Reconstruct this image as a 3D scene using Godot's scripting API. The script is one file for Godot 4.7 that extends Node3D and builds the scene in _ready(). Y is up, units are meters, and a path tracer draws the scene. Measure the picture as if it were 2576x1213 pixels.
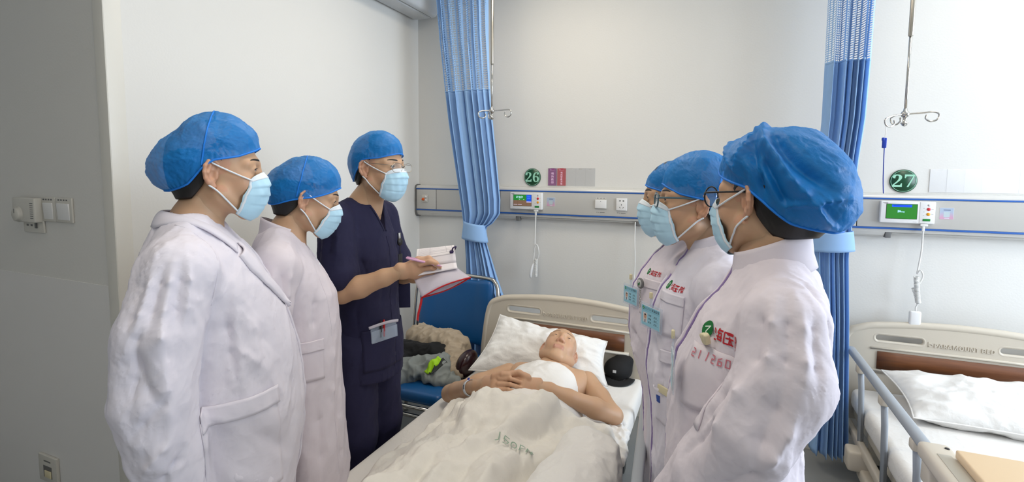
extends Node3D
# A hospital ward: six staff in blue caps stand round a bed. Metres, y up; the head wall is z = 0, the left wall x = 0.

var mat := {}
var taken := {}
var used_images := {}


func _ready() -> void:
	# --- camera
	var cam := Camera3D.new()
	cam.name = "camera"
	cam.projection = Camera3D.PROJECTION_FRUSTUM
	cam.near = 0.05
	cam.far = 60.0
	cam.keep_aspect = Camera3D.KEEP_HEIGHT
	cam.size = 2.0 * cam.near * 606.5 / 1248.689
	cam.frustum_offset = Vector2(0.0, -cam.near * 63.03 / 1248.689)
	cam.transform = Transform3D(Basis(Vector3(0.9237, 0.0087, -0.3829), Vector3(-0.0393, 0.9966, -0.0722), Vector3(0.381, 0.0817, 0.921)).orthonormalized(), Vector3(2.0594, 1.539, 3.1606))
	add_child(cam)
	cam.current = true
	# --- sky and exposure
	var env := Environment.new()
	env.background_mode = Environment.BG_SKY
	var sky := Sky.new()
	var sm := ProceduralSkyMaterial.new()
	sm.sky_top_color = Color(0.50, 0.66, 0.92)
	sm.sky_horizon_color = Color(0.86, 0.91, 0.97)
	sm.ground_bottom_color = Color(0.42, 0.42, 0.42)
	sm.ground_horizon_color = Color(0.7, 0.72, 0.74)
	sky.sky_material = sm
	env.sky = sky
	env.background_energy_multiplier = 1.0
	env.tonemap_mode = Environment.TONE_MAPPER_LINEAR
	env.tonemap_exposure = 1.03
	env.sdfgi_enabled = true
	env.ssao_enabled = true
	env.ssil_enabled = true
	var we := WorldEnvironment.new()
	we.name = "environment"
	we.environment = env
	add_child(we)
	# --- daylight through the window in the right wall
	area_light("daylight", Vector3(5.36, 1.75, 1.25), Vector3(0, PI / 2, 0), Vector2(2.1, 1.7), Color(0.90, 0.95, 1.0), 11.5)
	make_materials()
	prepare_heads()
	build_room()
	build_lamps()
	build_rail()
	build_wall_things()
	build_curtains()
	build_iv_poles()
	build_beds()
	build_chair()
	build_patient()
	build_staff()
	build_small_things()


func area_light(called: String, at: Vector3, turn: Vector3, size: Vector2, tone: Color, energy: float) -> void:
	var l := AreaLight3D.new()
	l.name = called
	l.area_size = size
	l.area_normalize_energy = true
	l.light_color = tone
	l.light_energy = energy
	l.shadow_enabled = true
	l.area_range = 14.0
	l.area_attenuation = 2.0
	l.position = at
	l.rotation = turn
	add_child(l)


# ------------------------------------------------------------------ naming and describing
func numbered(called: String) -> String:
	var n: int = taken.get(called, 0)
	taken[called] = n + 1
	return called if n == 0 else "%s_%03d" % [called, n]


func tag(o: Node3D, label: String, category: String, group := "") -> Node3D:
	o.set_meta("label", label)
	o.set_meta("category", category)
	if group:
		o.set_meta("group", group)
	return o


func thing(called: String, label: String, category: String, at := Vector3.ZERO, turn := 0.0, group := "") -> Node3D:
	var o := Node3D.new()
	o.name = numbered(called)
	o.position = at
	o.rotation.y = turn
	add_child(o)
	return tag(o, label, category, group)


func part(called: String, mesh: Mesh, m: String, parent: Node, label := "") -> MeshInstance3D:
	var o := MeshInstance3D.new()
	o.name = called if parent != self else numbered(called)
	o.mesh = mesh
	o.material_override = mat[m]
	parent.add_child(o, true)
	if label:
		o.set_meta("label", label)
	return o


func single(called: String, mesh: Mesh, m: String, label: String, category: String, at := Vector3.ZERO, group := "") -> MeshInstance3D:
	var o := part(called, mesh, m, self)
	o.position = at
	tag(o, label, category, group)
	return o


func struct(called: String, mesh: Mesh, m: String, at := Vector3.ZERO) -> MeshInstance3D:
	var o := part(called, mesh, m, self)
	o.position = at
	o.set_meta("kind", "structure")
	return o


# ------------------------------------------------------------------ mesh building
class Mb:
	var st := SurfaceTool.new()
	var tint := Color.WHITE

	func _init() -> void:
		st.begin(Mesh.PRIMITIVE_TRIANGLES)
		st.set_smooth_group(0)

	func v(p: Vector3, uv := Vector2.ZERO) -> void:
		st.set_color(tint)
		st.set_uv(uv)
		st.add_vertex(p)

	func tri(a: Vector3, b: Vector3, c: Vector3) -> void:  # counter-clockwise seen from outside
		v(a); v(c); v(b)

	func quad(a: Vector3, b: Vector3, c: Vector3, d: Vector3) -> void:
		tri(a, b, c)
		tri(a, c, d)

	func flat(on := true) -> Mb:
		st.set_smooth_group(-1 if on else 0)
		return self

	func box(c: Vector3, s: Vector3, b := Basis.IDENTITY) -> Mb:
		st.set_smooth_group(-1)
		var h := s * 0.5
		for ax in 3:
			for sg in [-1.0, 1.0]:
				var n := Vector3.ZERO
				var u := Vector3.ZERO
				var w := Vector3.ZERO
				n[ax] = sg * h[ax]
				u[(ax + 1) % 3] = h[(ax + 1) % 3] * sg
				w[(ax + 2) % 3] = h[(ax + 2) % 3]
				quad(c + b * (n - u - w), c + b * (n + u - w), c + b * (n + u + w), c + b * (n - u + w))
		st.set_smooth_group(0)
		return self

	func rbox(c: Vector3, s: Vector3, r: float, b := Basis.IDENTITY) -> Mb:  # a box with rounded edges
		var h := s * 0.5
		r = minf(r, minf(h.x, minf(h.y, h.z)) * 0.98)
		var inner := h - Vector3(r, r, r)
		for ax in 3:
			var a1 := (ax + 1) % 3
			var a2 := (ax + 2) % 3
			var l1 := [-h[a1], -h[a1] + r * 0.4, -h[a1] + r, h[a1] - r, h[a1] - r * 0.4, h[a1]]
			var l2 := [-h[a2], -h[a2] + r * 0.4, -h[a2] + r, h[a2] - r, h[a2] - r * 0.4, h[a2]]
			for sg in [-1.0, 1.0]:
				for i in 5:
					for j in 5:
						var q: Array[Vector3] = []
						for k in [[0, 0], [1, 0], [1, 1], [0, 1]]:
							var p := Vector3.ZERO
							p[ax] = sg * h[ax]
							p[a1] = l1[i + k[0]]
							p[a2] = l2[j + k[1]]
							var e := p.clamp(-inner, inner)
							q.append(c + b * (e + (p - e).normalized() * r))
						if sg > 0:
							quad(q[0], q[1], q[2], q[3])
						else:
							quad(q[3], q[2], q[1], q[0])
		return self

	func tube(pts: PackedVector3Array, radii, sides := 10, closed := false, squash := 1.0, side_hint := Vector3.ZERO) -> Mb:
		var n := pts.size()
		var rows: Array[PackedVector3Array] = []
		var t0 := (pts[1] - pts[0]).normalized()
		var nn := t0.cross(Vector3.UP if absf(t0.y) < 0.9 else Vector3.RIGHT).normalized()
		if side_hint != Vector3.ZERO:
			nn = (side_hint - t0 * side_hint.dot(t0)).normalized()
		var tp := t0
		for i in n:
			var t: Vector3
			if closed:
				t = (pts[(i + 1) % n] - pts[(i + n - 1) % n]).normalized()
			else:
				t = (pts[mini(i + 1, n - 1)] - pts[maxi(i - 1, 0)]).normalized()
			var axv := tp.cross(t)
			if axv.length() > 1e-6:
				nn = nn.rotated(axv.normalized(), tp.angle_to(t))
			nn = (nn - t * nn.dot(t)).normalized()
			tp = t
			var bb := t.cross(nn)
			var r: float = radii if radii is float else radii[i]
			var ring := PackedVector3Array()
			for k in sides:
				var an := TAU * k / sides
				ring.append(pts[i] + nn * (cos(an) * r) + bb * (sin(an) * r * squash))
			rows.append(ring)
		var m := n if closed else n - 1
		for i in m:
			for k in sides:
				var a := rows[i]
				var b := rows[(i + 1) % n]
				var k2 := (k + 1) % sides
				quad(a[k], a[k2], b[k2], b[k])
		if not closed:
			for e in [0, n - 1]:
				for k in range(1, sides - 1):
					if e == 0:
						tri(rows[e][0], rows[e][k + 1], rows[e][k])
					else:
						tri(rows[e][0], rows[e][k], rows[e][k + 1])
		return self

	func lathe(prof: Array, segs := 20, xf := Transform3D.IDENTITY) -> Mb:  # prof: Vector2(radius, height), bottom to top
		for i in prof.size() - 1:
			for k in segs:
				var a0 := TAU * k / segs
				var a1 := TAU * (k + 1) / segs
				var p: Vector2 = prof[i]
				var q: Vector2 = prof[i + 1]
				var A := xf * Vector3(p.x * cos(a0), p.y, -p.x * sin(a0))
				var B := xf * Vector3(p.x * cos(a1), p.y, -p.x * sin(a1))
				var Cc := xf * Vector3(q.x * cos(a1), q.y, -q.x * sin(a1))
				var D := xf * Vector3(q.x * cos(a0), q.y, -q.x * sin(a0))
				if p.x > 1e-6:
					tri(A, B, Cc)
				if q.x > 1e-6:
					tri(A, Cc, D)
		return self

	func ball(c: Vector3, r: Vector3, seg := 16, rings := 10) -> Mb:
		var prof := []
		for i in rings + 1:
			var t := -PI / 2 + PI * i / rings
			prof.append(Vector2(cos(t) if i > 0 and i < rings else 0.0, sin(t)))
		return lathe(prof, seg, Transform3D(Basis.from_scale(r), c))

	func grid(rows: Array, closed := false, flip := false, uvs := true) -> Mb:  # rows of points; u along a row, v down the rows
		var nr := rows.size()
		for i in nr - 1:
			var a: PackedVector3Array = rows[i]
			var b: PackedVector3Array = rows[i + 1]
			var n := a.size()
			for k in (n if closed else n - 1):
				var k2 := (k + 1) % n
				var u0 := float(k) / (n - 1)
				var u1 := float(k + 1) / (n - 1)
				var v0 := float(i) / (nr - 1)
				var v1 := float(i + 1) / (nr - 1)
				var P := [a[k], b[k], b[k2], a[k2]]
				var T := [Vector2(u0, v0), Vector2(u0, v1), Vector2(u1, v1), Vector2(u1, v0)]
				for o in ([0, 3, 2, 0, 2, 1] if flip else [0, 1, 2, 0, 2, 3]):
					# listed clockwise for flip, so that the outside is on the chosen side
					v(P[o], T[o] if uvs else Vector2.ZERO)
		return self

	func sheet(rows: Array, thick: float, out := true) -> Mb:  # a cloth or card of its own thickness, open grid
		var nr := rows.size()
		var nc: int = rows[0].size()
		var back: Array = []
		for i in nr:
			var r := PackedVector3Array()
			for k in nc:
				var du: Vector3 = rows[i][mini(k + 1, nc - 1)] - rows[i][maxi(k - 1, 0)]
				var dv: Vector3 = rows[mini(i + 1, nr - 1)][k] - rows[maxi(i - 1, 0)][k]
				var nrm := du.cross(dv).normalized() * (1.0 if out else -1.0)
				r.append(rows[i][k] + nrm * thick)
			back.append(r)
		grid(rows, false, out)
		grid(back, false, not out)
		for side in 4:
			var e0 := PackedVector3Array()
			var e1 := PackedVector3Array()
			var cnt: int = nc if side < 2 else nr
			for k in cnt:
				var i: int = [0, nr - 1, k, k][side]
				var j: int = [k, k, 0, nc - 1][side]
				e0.append(rows[i][j])
				e1.append(back[i][j])
			var fl: bool = (side == 1 or side == 2) == out
			grid([e0, e1], false, fl)
		return self

	func prism(poly: PackedVector2Array, z0: float, z1: float, xf := Transform3D.IDENTITY) -> Mb:  # polygon in x, y pushed along z
		st.set_smooth_group(-1)
		if Geometry2D.is_polygon_clockwise(poly):
			poly = poly.duplicate()
			poly.reverse()
		var ix := Geometry2D.triangulate_polygon(poly)
		for t in range(0, ix.size(), 3):
			var a := poly[ix[t]]
			var b := poly[ix[t + 1]]
			var c := poly[ix[t + 2]]
			if (b - a).cross(c - a) < 0:
				var s := b
				b = c
				c = s
			tri(xf * Vector3(a.x, a.y, z1), xf * Vector3(b.x, b.y, z1), xf * Vector3(c.x, c.y, z1))
			tri(xf * Vector3(a.x, a.y, z0), xf * Vector3(c.x, c.y, z0), xf * Vector3(b.x, b.y, z0))
		for i in poly.size():
			var a := poly[i]
			var b := poly[(i + 1) % poly.size()]
			quad(xf * Vector3(a.x, a.y, z0), xf * Vector3(b.x, b.y, z0), xf * Vector3(b.x, b.y, z1), xf * Vector3(a.x, a.y, z1))
		st.set_smooth_group(0)
		return self

	func add(m: Mesh, xf := Transform3D.IDENTITY) -> Mb:
		for s in m.get_surface_count():
			st.append_from(m, s, xf)
		return self

	func done() -> ArrayMesh:
		st.index()
		st.generate_normals()
		return st.commit()

	func raw() -> ArrayMesh:
		return st.commit()


func curve(ctrl: Array, n := 24, closed := false) -> PackedVector3Array:  # a smooth line through the given points
	var out := PackedVector3Array()
	var m := ctrl.size()
	var segs := m if closed else m - 1
	for i in (n if closed else n + 1):
		var t := float(i) / n * segs
		var k := mini(int(t), segs - 1)
		var f := t - k
		var p0: Vector3 = ctrl[(k - 1 + m) % m] if closed else ctrl[maxi(k - 1, 0)]
		var p3: Vector3 = ctrl[(k + 2) % m] if closed else ctrl[mini(k + 2, m - 1)]
		var a: Vector3 = ctrl[k]
		out.append(a.cubic_interpolate(ctrl[(k + 1) % m], p0, p3, f))
	return out


func round_rect(w: float, h: float, r: float, c := Vector2.ZERO, n := 5) -> PackedVector2Array:
	var out := PackedVector2Array()
	for k in 4:
		var cc := Vector2([1, -1, -1, 1][k] * (w / 2 - r), [1, 1, -1, -1][k] * (h / 2 - r)) + c
		for i in n + 1:
			out.append(cc + Vector2.from_angle(PI / 2 * (k + float(i) / n)) * r)
	return out


func lerp_table(t: Array, x: float) -> Array:  # rows that begin with x, ascending
	if x <= t[0][0]:
		return t[0]
	for i in t.size() - 1:
		if x <= t[i + 1][0]:
			var f: float = (x - t[i][0]) / (t[i + 1][0] - t[i][0])
			var r := []
			for k in t[i].size():
				r.append(lerpf(t[i][k], t[i + 1][k], f))
			return r
	return t[-1]


func noise(freq: float, sd := 1, fractal := FastNoiseLite.FRACTAL_FBM, oct := 3) -> FastNoiseLite:
	var n := FastNoiseLite.new()
	n.seed = sd
	n.frequency = freq
	n.noise_type = FastNoiseLite.TYPE_SIMPLEX_SMOOTH
	n.fractal_type = fractal
	n.fractal_octaves = oct
	return n


func lettering(words: String, height: float, deep := 0.001, serif := false, weight := 400) -> ArrayMesh:  # centred, facing +z
	var t := TextMesh.new()
	var f := SystemFont.new()
	f.font_names = PackedStringArray(["Droid Serif" if serif else "Droid Sans"])
	f.font_weight = weight
	t.font = f
	t.font_size = 64
	t.pixel_size = height / 46.0
	t.depth = deep
	t.curve_step = 1.0
	t.text = words
	var m := ArrayMesh.new()
	m.add_surface_from_arrays(Mesh.PRIMITIVE_TRIANGLES, t.get_mesh_arrays())
	return m


# ------------------------------------------------------------------ smooth solids: a field of blended shapes, meshed as surface nets
class Field:
	var kind := PackedInt32Array()
	var pa := PackedVector3Array()
	var pb := PackedVector3Array()
	var inv := PackedFloat32Array()
	var ra := PackedFloat32Array()
	var rd := PackedFloat32Array()
	var kk := PackedFloat32Array()
	var sg := PackedInt32Array()
	var fr: Array[Transform3D] = []
	var hs := PackedVector3Array()
	var lo: Array = []
	var ids := PackedInt32Array()
	var noises: Array = []  # [FastNoiseLite, amplitude, Transform3D into the noise's own space]
	var fa := PackedVector3Array()
	var fb := PackedVector3Array()
	var fi := PackedFloat32Array()
	var fw := PackedFloat32Array()
	var fh := PackedFloat32Array()
	var ft := PackedVector2Array()
	var fc := PackedVector3Array()
	var fr2 := PackedFloat32Array()

	func _put(k: int, a: Vector3, b: Vector3, r0: float, r1: float, blend: float, s: int, f := Transform3D.IDENTITY, h := Vector3.ONE, l = null) -> void:
		ids.append(kind.size())
		kind.append(k)
		pa.append(a)
		pb.append(b - a)
		inv.append(1.0 / maxf((b - a).length_squared(), 1e-12))
		ra.append(r0)
		rd.append(r1 - r0)
		kk.append(maxf(blend, 1e-4))
		sg.append(s)
		fr.append(f)
		hs.append(h)
		lo.append(l)

	func cap(a: Vector3, b: Vector3, r0: float, r1: float, blend := 0.02, s := 0) -> Field:
		_put(0, a, b, r0, r1, blend, s)
		return self

	func chain(pts: Array, radii: Array, blend := 0.02) -> Field:
		for i in pts.size() - 1:
			cap(pts[i], pts[i + 1], radii[i], radii[i + 1], blend)
		return self

	func ell(c: Vector3, r: Vector3, blend := 0.02, s := 0, b := Basis.IDENTITY) -> Field:
		_put(1, c, c, minf(r.x, minf(r.y, r.z)), 0, blend, s, Transform3D(b, c).affine_inverse(), r)
		return self

	func flat(a: Vector3, b: Vector3, r0: float, r1: float, wide: Vector3, q: float, blend := 0.02, s := 0) -> Field:  # a capsule q times as wide along «wide»
		var w := wide.normalized()
		var bs := Basis.IDENTITY
		var g := 1.0 / q - 1.0
		bs.x += w * (w.x * g)
		bs.y += w * (w.y * g)
		bs.z += w * (w.z * g)
		var xf := Transform3D(bs, a - bs * a)
		_put(2, a, xf * b, r0, r1, blend, s, xf)
		return self

	func loft(rings: Array, blend := 0.02, s := 0) -> Field:  # rings: [y, centre z, half depth, half width], y ascending
		_put(3, Vector3.ZERO, Vector3.ONE, 0, 0, blend, s, Transform3D.IDENTITY, Vector3.ONE, rings)
		return self

	func box(c: Vector3, half: Vector3, r: float, blend := 0.005, s := 0, b := Basis.IDENTITY) -> Field:
		_put(4, c, c, r, 0, blend, s, Transform3D(b, c).affine_inverse(), half - Vector3(r, r, r))
		return self

	func fold(a: Vector3, b: Vector3, w: float, h: float, t0 := 0.0, t1 := 1.0) -> Field:  # a crease (h < 0) or a ridge along a line
		fa.append(a)
		fb.append(b - a)
		fi.append(1.0 / maxf((b - a).length_squared(), 1e-9))
		fw.append(1.0 / (w * w))
		fh.append(h)
		ft.append(Vector2(t0, t1))
		fc.append((a + b) * 0.5)
		var reach := (b - a).length() * 0.5 + w * 2.5
		fr2.append(reach * reach)
		return self

	func crease(a: Vector3, b: Vector3, w: float, h: float, n := 3) -> void:  # the same, laid on the surface
		var last := Vector3.ZERO
		for k in n + 1:
			var p := a.lerp(b, float(k) / n)
			for q in 3:
				var d := eval(p, ids, true)
				p -= normal(p, 0.004) * clampf(d, -0.05, 0.05)
			if k > 0:
				fold(last, p, w, h, float(k - 1) / n, float(k) / n)
			last = p

	func folds(list: Array) -> Field:
		for f in list:
			fold(f[0], f[1], f[2], f[3])
		return self

	func wrinkle(n: FastNoiseLite, amount: float, xf := Transform3D.IDENTITY) -> Field:
		noises.append([n, amount, xf])
		return self

	func one(i: int, p: Vector3) -> float:
		match kind[i]:
			0:
				var q := p - pa[i]
				var h := clampf(q.dot(pb[i]) * inv[i], 0.0, 1.0)
				return (q - pb[i] * h).length() - ra[i] - rd[i] * h
			1:
				var q := (fr[i] * p) / hs[i]
				var k0 := q.length()
				var k1 := (q / hs[i]).length()
				return k0 * (k0 - 1.0) / maxf(k1, 1e-6)
			2:
				var q := fr[i] * p - pa[i]
				var h := clampf(q.dot(pb[i]) * inv[i], 0.0, 1.0)
				return (q - pb[i] * h).length() - ra[i] - rd[i] * h
			3:
				var t: Array = lo[i]
				var y := clampf(p.y, t[0][0], t[-1][0])
				var j := 0
				while j < t.size() - 2 and t[j + 1][0] < y:
					j += 1
				var A: Array = t[j]
				var B: Array = t[j + 1]
				var f: float = (y - A[0]) / (B[0] - A[0])
				f = clampf(f, 0.0, 1.0)
				var rz: float = lerpf(A[2], B[2], f)
				var rx: float = lerpf(A[3], B[3], f)
				var x := p.x / rx
				var z: float = (p.z - lerpf(A[1], B[1], f)) / rz
				var k0 := sqrt(x * x + z * z)
				var d: float
				if k0 < 1e-5:
					d = -minf(rx, rz)
				else:
					var gx := x / rx
					var gz := z / rz
					d = k0 * (k0 - 1.0) / sqrt(gx * gx + gz * gz)
				var dy: float = maxf(t[0][0] - p.y, p.y - t[-1][0])
				return maxf(d, dy) if d < 0.0 or dy < 0.0 else sqrt(d * d + dy * dy)
			4:
				var q := (fr[i] * p).abs() - hs[i]
				return q.max(Vector3.ZERO).length() + minf(maxf(q.x, maxf(q.y, q.z)), 0.0) - ra[i]
		return 1e3

	func eval(p: Vector3, list: PackedInt32Array, bare := false) -> float:
		var d := 10.0
		for i in list:
			var e: float
			if kind[i] == 0:
				var q := p - pa[i]
				var t := clampf(q.dot(pb[i]) * inv[i], 0.0, 1.0)
				e = (q - pb[i] * t).length() - ra[i] - rd[i] * t
			else:
				e = one(i, p)
			var k := kk[i]
			if sg[i] == 0:
				var h := maxf(k - absf(d - e), 0.0) / k
				d = minf(d, e) - h * h * k * 0.25
			else:
				var h := maxf(k - absf(d + e), 0.0) / k
				d = maxf(d, -e) + h * h * k * 0.25
		if not bare and d < 0.05 and d > -0.05:
			d -= relief(p)
		return d

	func relief(p: Vector3) -> float:
		var d := 0.0
		for n in noises:
			var nz: FastNoiseLite = n[0]
			var tx: Transform3D = n[2]
			d += nz.get_noise_3dv(tx * p) * n[1]
		for i in fa.size():
			if p.distance_squared_to(fc[i]) > fr2[i]:
				continue
			var q := p - fa[i]
			var t := clampf(q.dot(fb[i]) * fi[i], 0.0, 1.0)
			var dd := (q - fb[i] * t).length_squared() * fw[i]
			if dd < 6.0:
				d += fh[i] * exp(-1.5 * sqrt(dd + 0.03)) * (1.0 - 0.85 * absf(lerpf(ft[i].x, ft[i].y, t) * 2.0 - 1.0))
		return d

	func at(p: Vector3) -> float:
		return eval(p, ids)

	func near(c: Vector3, r: float) -> PackedInt32Array:
		var out := PackedInt32Array()
		for i in ids:
			if one(i, c) < r + kk[i]:
				out.append(i)
		return out

	func normal(p: Vector3, e := 0.002) -> Vector3:
		var l := near(p, 0.06)
		if l.is_empty():
			l = ids
		return Vector3(eval(p + Vector3(e, 0, 0), l, true) - eval(p - Vector3(e, 0, 0), l, true), eval(p + Vector3(0, e, 0), l, true) - eval(p - Vector3(0, e, 0), l, true), eval(p + Vector3(0, 0, e), l, true) - eval(p - Vector3(0, 0, e), l, true)).normalized()

	func hit(o: Vector3, dir: Vector3, most := 0.6) -> Vector3:  # where a ray from outside first meets the solid
		var t := 0.0
		for k in 70:
			var d := at(o + dir * t)
			if d < 0.0004:
				break
			t += d * 0.75
			if t > most:
				break
		return o + dir * t


func nets(f: Field, lo: Vector3, hi: Vector3, h: float, paint = null) -> ArrayMesh:
	var B := 4
	var n := Vector3i(((hi - lo) / (h * B)).ceil()) * B
	var sx := n.x + 1
	var sy := sx * (n.y + 1)
	var vals := PackedFloat32Array()
	vals.resize(sy * (n.z + 1))
	vals.fill(1e9)
	var cells := PackedInt32Array()
	cells.resize(vals.size())
	cells.fill(-1)
	var act := PackedInt32Array()
	var hd := h * B * 0.87
	for bz in range(0, n.z, B):
		for by in range(0, n.y, B):
			for bx in range(0, n.x, B):
				var c := lo + Vector3(bx + 2, by + 2, bz + 2) * h
				if absf(f.eval(c, f.ids, true)) > hd * 1.4:
					continue
				var l := f.near(c, hd * 1.5)
				act.append(bx + by * sx + bz * sy)
				for z in range(bz, bz + B + 1):
					for y in range(by, by + B + 1):
						var i := bx + y * sx + z * sy
						for x in range(bx, bx + B + 1):
							if vals[i] > 1e8:
								vals[i] = f.eval(lo + Vector3(x, y, z) * h, l, true)
							i += 1
	var verts := PackedVector3Array()
	var owner := PackedInt32Array()
	var off := PackedInt32Array([0, 1, sx, sx + 1, sy, sy + 1, sy + sx, sy + sx + 1])
	var eA := PackedInt32Array([0, 2, 4, 6, 0, 1, 4, 5, 0, 1, 2, 3])
	var eB := PackedInt32Array([1, 3, 5, 7, 2, 3, 6, 7, 4, 5, 6, 7])
	var cor: Array[Vector3] = [Vector3(0, 0, 0), Vector3(1, 0, 0), Vector3(0, 1, 0), Vector3(1, 1, 0), Vector3(0, 0, 1), Vector3(1, 0, 1), Vector3(0, 1, 1), Vector3(1, 1, 1)]
	var w := PackedFloat32Array()
	w.resize(8)
	for b in act:
		for z in B:
			for y in B:
				for x in B:
					var i := b + x + y * sx + z * sy
					var neg := 0
					for k in 8:
						w[k] = vals[i + off[k]]
						if w[k] < 0.0:
							neg += 1
					if neg == 0 or neg == 8:
						continue
					var s := Vector3.ZERO
					var cnt := 0
					for e in 12:
						var a := w[eA[e]]
						var c := w[eB[e]]
						if (a < 0.0) != (c < 0.0):
							s += cor[eA[e]].lerp(cor[eB[e]], a / (a - c))
							cnt += 1
					cells[i] = verts.size()
					owner.append(i)
					var iz := i / sy
					var iy := (i - iz * sy) / sx
					verts.append(lo + (Vector3(i - iz * sy - iy * sx, iy, iz) + s / cnt) * h)
	var idx := PackedInt32Array()
	var nor := PackedVector3Array()
	nor.resize(verts.size())
	var step := PackedInt32Array([1, sx, sy])
	for i in owner:
		for ax in 3:
			var d0 := step[ax]
			if (vals[i] < 0.0) == (vals[i + d0] < 0.0):
				continue
			var d1 := step[(ax + 1) % 3]
			var d2 := step[(ax + 2) % 3]
			if i - d1 - d2 < 0:
				continue
			var a := cells[i]
			var b := cells[i - d1]
			var c := cells[i - d1 - d2]
			var d := cells[i - d2]
			if b < 0 or c < 0 or d < 0:
				continue
			if vals[i] > 0.0:
				var s := b
				b = d
				d = s
			var nn := (verts[c] - verts[a]).cross(verts[d] - verts[b])
			nor[a] += nn
			nor[b] += nn
			nor[c] += nn
			nor[d] += nn
			idx.append_array(PackedInt32Array([a, c, b, a, d, c]))
	for i in nor.size():
		nor[i] = nor[i].normalized()
	if f.noises.size() or f.fa.size():
		for i in verts.size():
			verts[i] += nor[i] * f.relief(verts[i])
		nor.fill(Vector3.ZERO)
		for i in range(0, idx.size(), 3):
			var a := idx[i]
			var b := idx[i + 1]
			var c := idx[i + 2]
			var nn := (verts[c] - verts[a]).cross(verts[b] - verts[a])
			nor[a] += nn
			nor[b] += nn
			nor[c] += nn
		for i in nor.size():
			nor[i] = nor[i].normalized()
	var arr := []
	arr.resize(Mesh.ARRAY_MAX)
	arr[Mesh.ARRAY_VERTEX] = verts
	arr[Mesh.ARRAY_NORMAL] = nor
	arr[Mesh.ARRAY_INDEX] = idx
	var col := PackedColorArray()
	col.resize(verts.size())
	col.fill(Color.WHITE)
	if paint != null:
		for i in verts.size():
			col[i] = paint.call(verts[i])
	arr[Mesh.ARRAY_COLOR] = col
	var m := ArrayMesh.new()
	m.add_surface_from_arrays(Mesh.PRIMITIVE_TRIANGLES, arr)
	return m


func joined(list: Array) -> ArrayMesh:  # [mesh, transform] pairs as one surface, normals kept
	var V := PackedVector3Array()
	var N := PackedVector3Array()
	var Cc := PackedColorArray()
	var I := PackedInt32Array()
	for e in list:
		var m: ArrayMesh = e[0]
		var xf: Transform3D = e[1]
		var a := m.surface_get_arrays(0)
		var base := V.size()
		V.append_array(xf * (a[Mesh.ARRAY_VERTEX] as PackedVector3Array))
		var nb := Transform3D(xf.basis.orthonormalized(), Vector3.ZERO)
		N.append_array(nb * (a[Mesh.ARRAY_NORMAL] as PackedVector3Array))
		var cc = a[Mesh.ARRAY_COLOR]
		if cc == null:
			var w := PackedColorArray()
			w.resize(V.size() - base)
			w.fill(Color.WHITE)
			Cc.append_array(w)
		else:
			Cc.append_array(cc)
		var ix: PackedInt32Array = a[Mesh.ARRAY_INDEX]
		for i in ix:
			I.append(i + base)
	var arr := []
	arr.resize(Mesh.ARRAY_MAX)
	arr[Mesh.ARRAY_VERTEX] = V
	arr[Mesh.ARRAY_NORMAL] = N
	arr[Mesh.ARRAY_COLOR] = Cc
	arr[Mesh.ARRAY_INDEX] = I
	var out := ArrayMesh.new()
	out.add_surface_from_arrays(Mesh.PRIMITIVE_TRIANGLES, arr)
	return out


# a patch of cloth laid on a solid: a grid of w by h about c, dropped along -n, lying «lift» above the surface
func laid(f: Field, c: Vector3, n: Vector3, up: Vector3, w: float, h: float, nx: int, ny: int, lift: float, thick: float, shape = null) -> ArrayMesh:
	n = n.normalized()
	var u := up.cross(n).normalized()
	var vv := n.cross(u).normalized()
	var rows := []
	for j in ny + 1:
		var r := PackedVector3Array()
		for i in nx + 1:
			var s := float(i) / nx - 0.5
			var t := 0.5 - float(j) / ny
			if shape != null:
				var q: Vector2 = shape.call(s, t)
				s = q.x
				t = q.y
			var p := f.hit(c + u * (s * w) + vv * (t * h) + n * 0.15, -n, 0.4)
			r.append(p + n * lift)
		rows.append(r)
	return Mb.new().sheet(rows, thick, false).done()


func laid_line(f: Field, pts: Array, n: Vector3, count: int, lift := 0.0) -> PackedVector3Array:
	var out := PackedVector3Array()
	n = n.normalized()
	for p in curve(pts, count):
		out.append(f.hit(p + n * 0.15, -n, 0.4) + n * lift)
	return out


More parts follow.
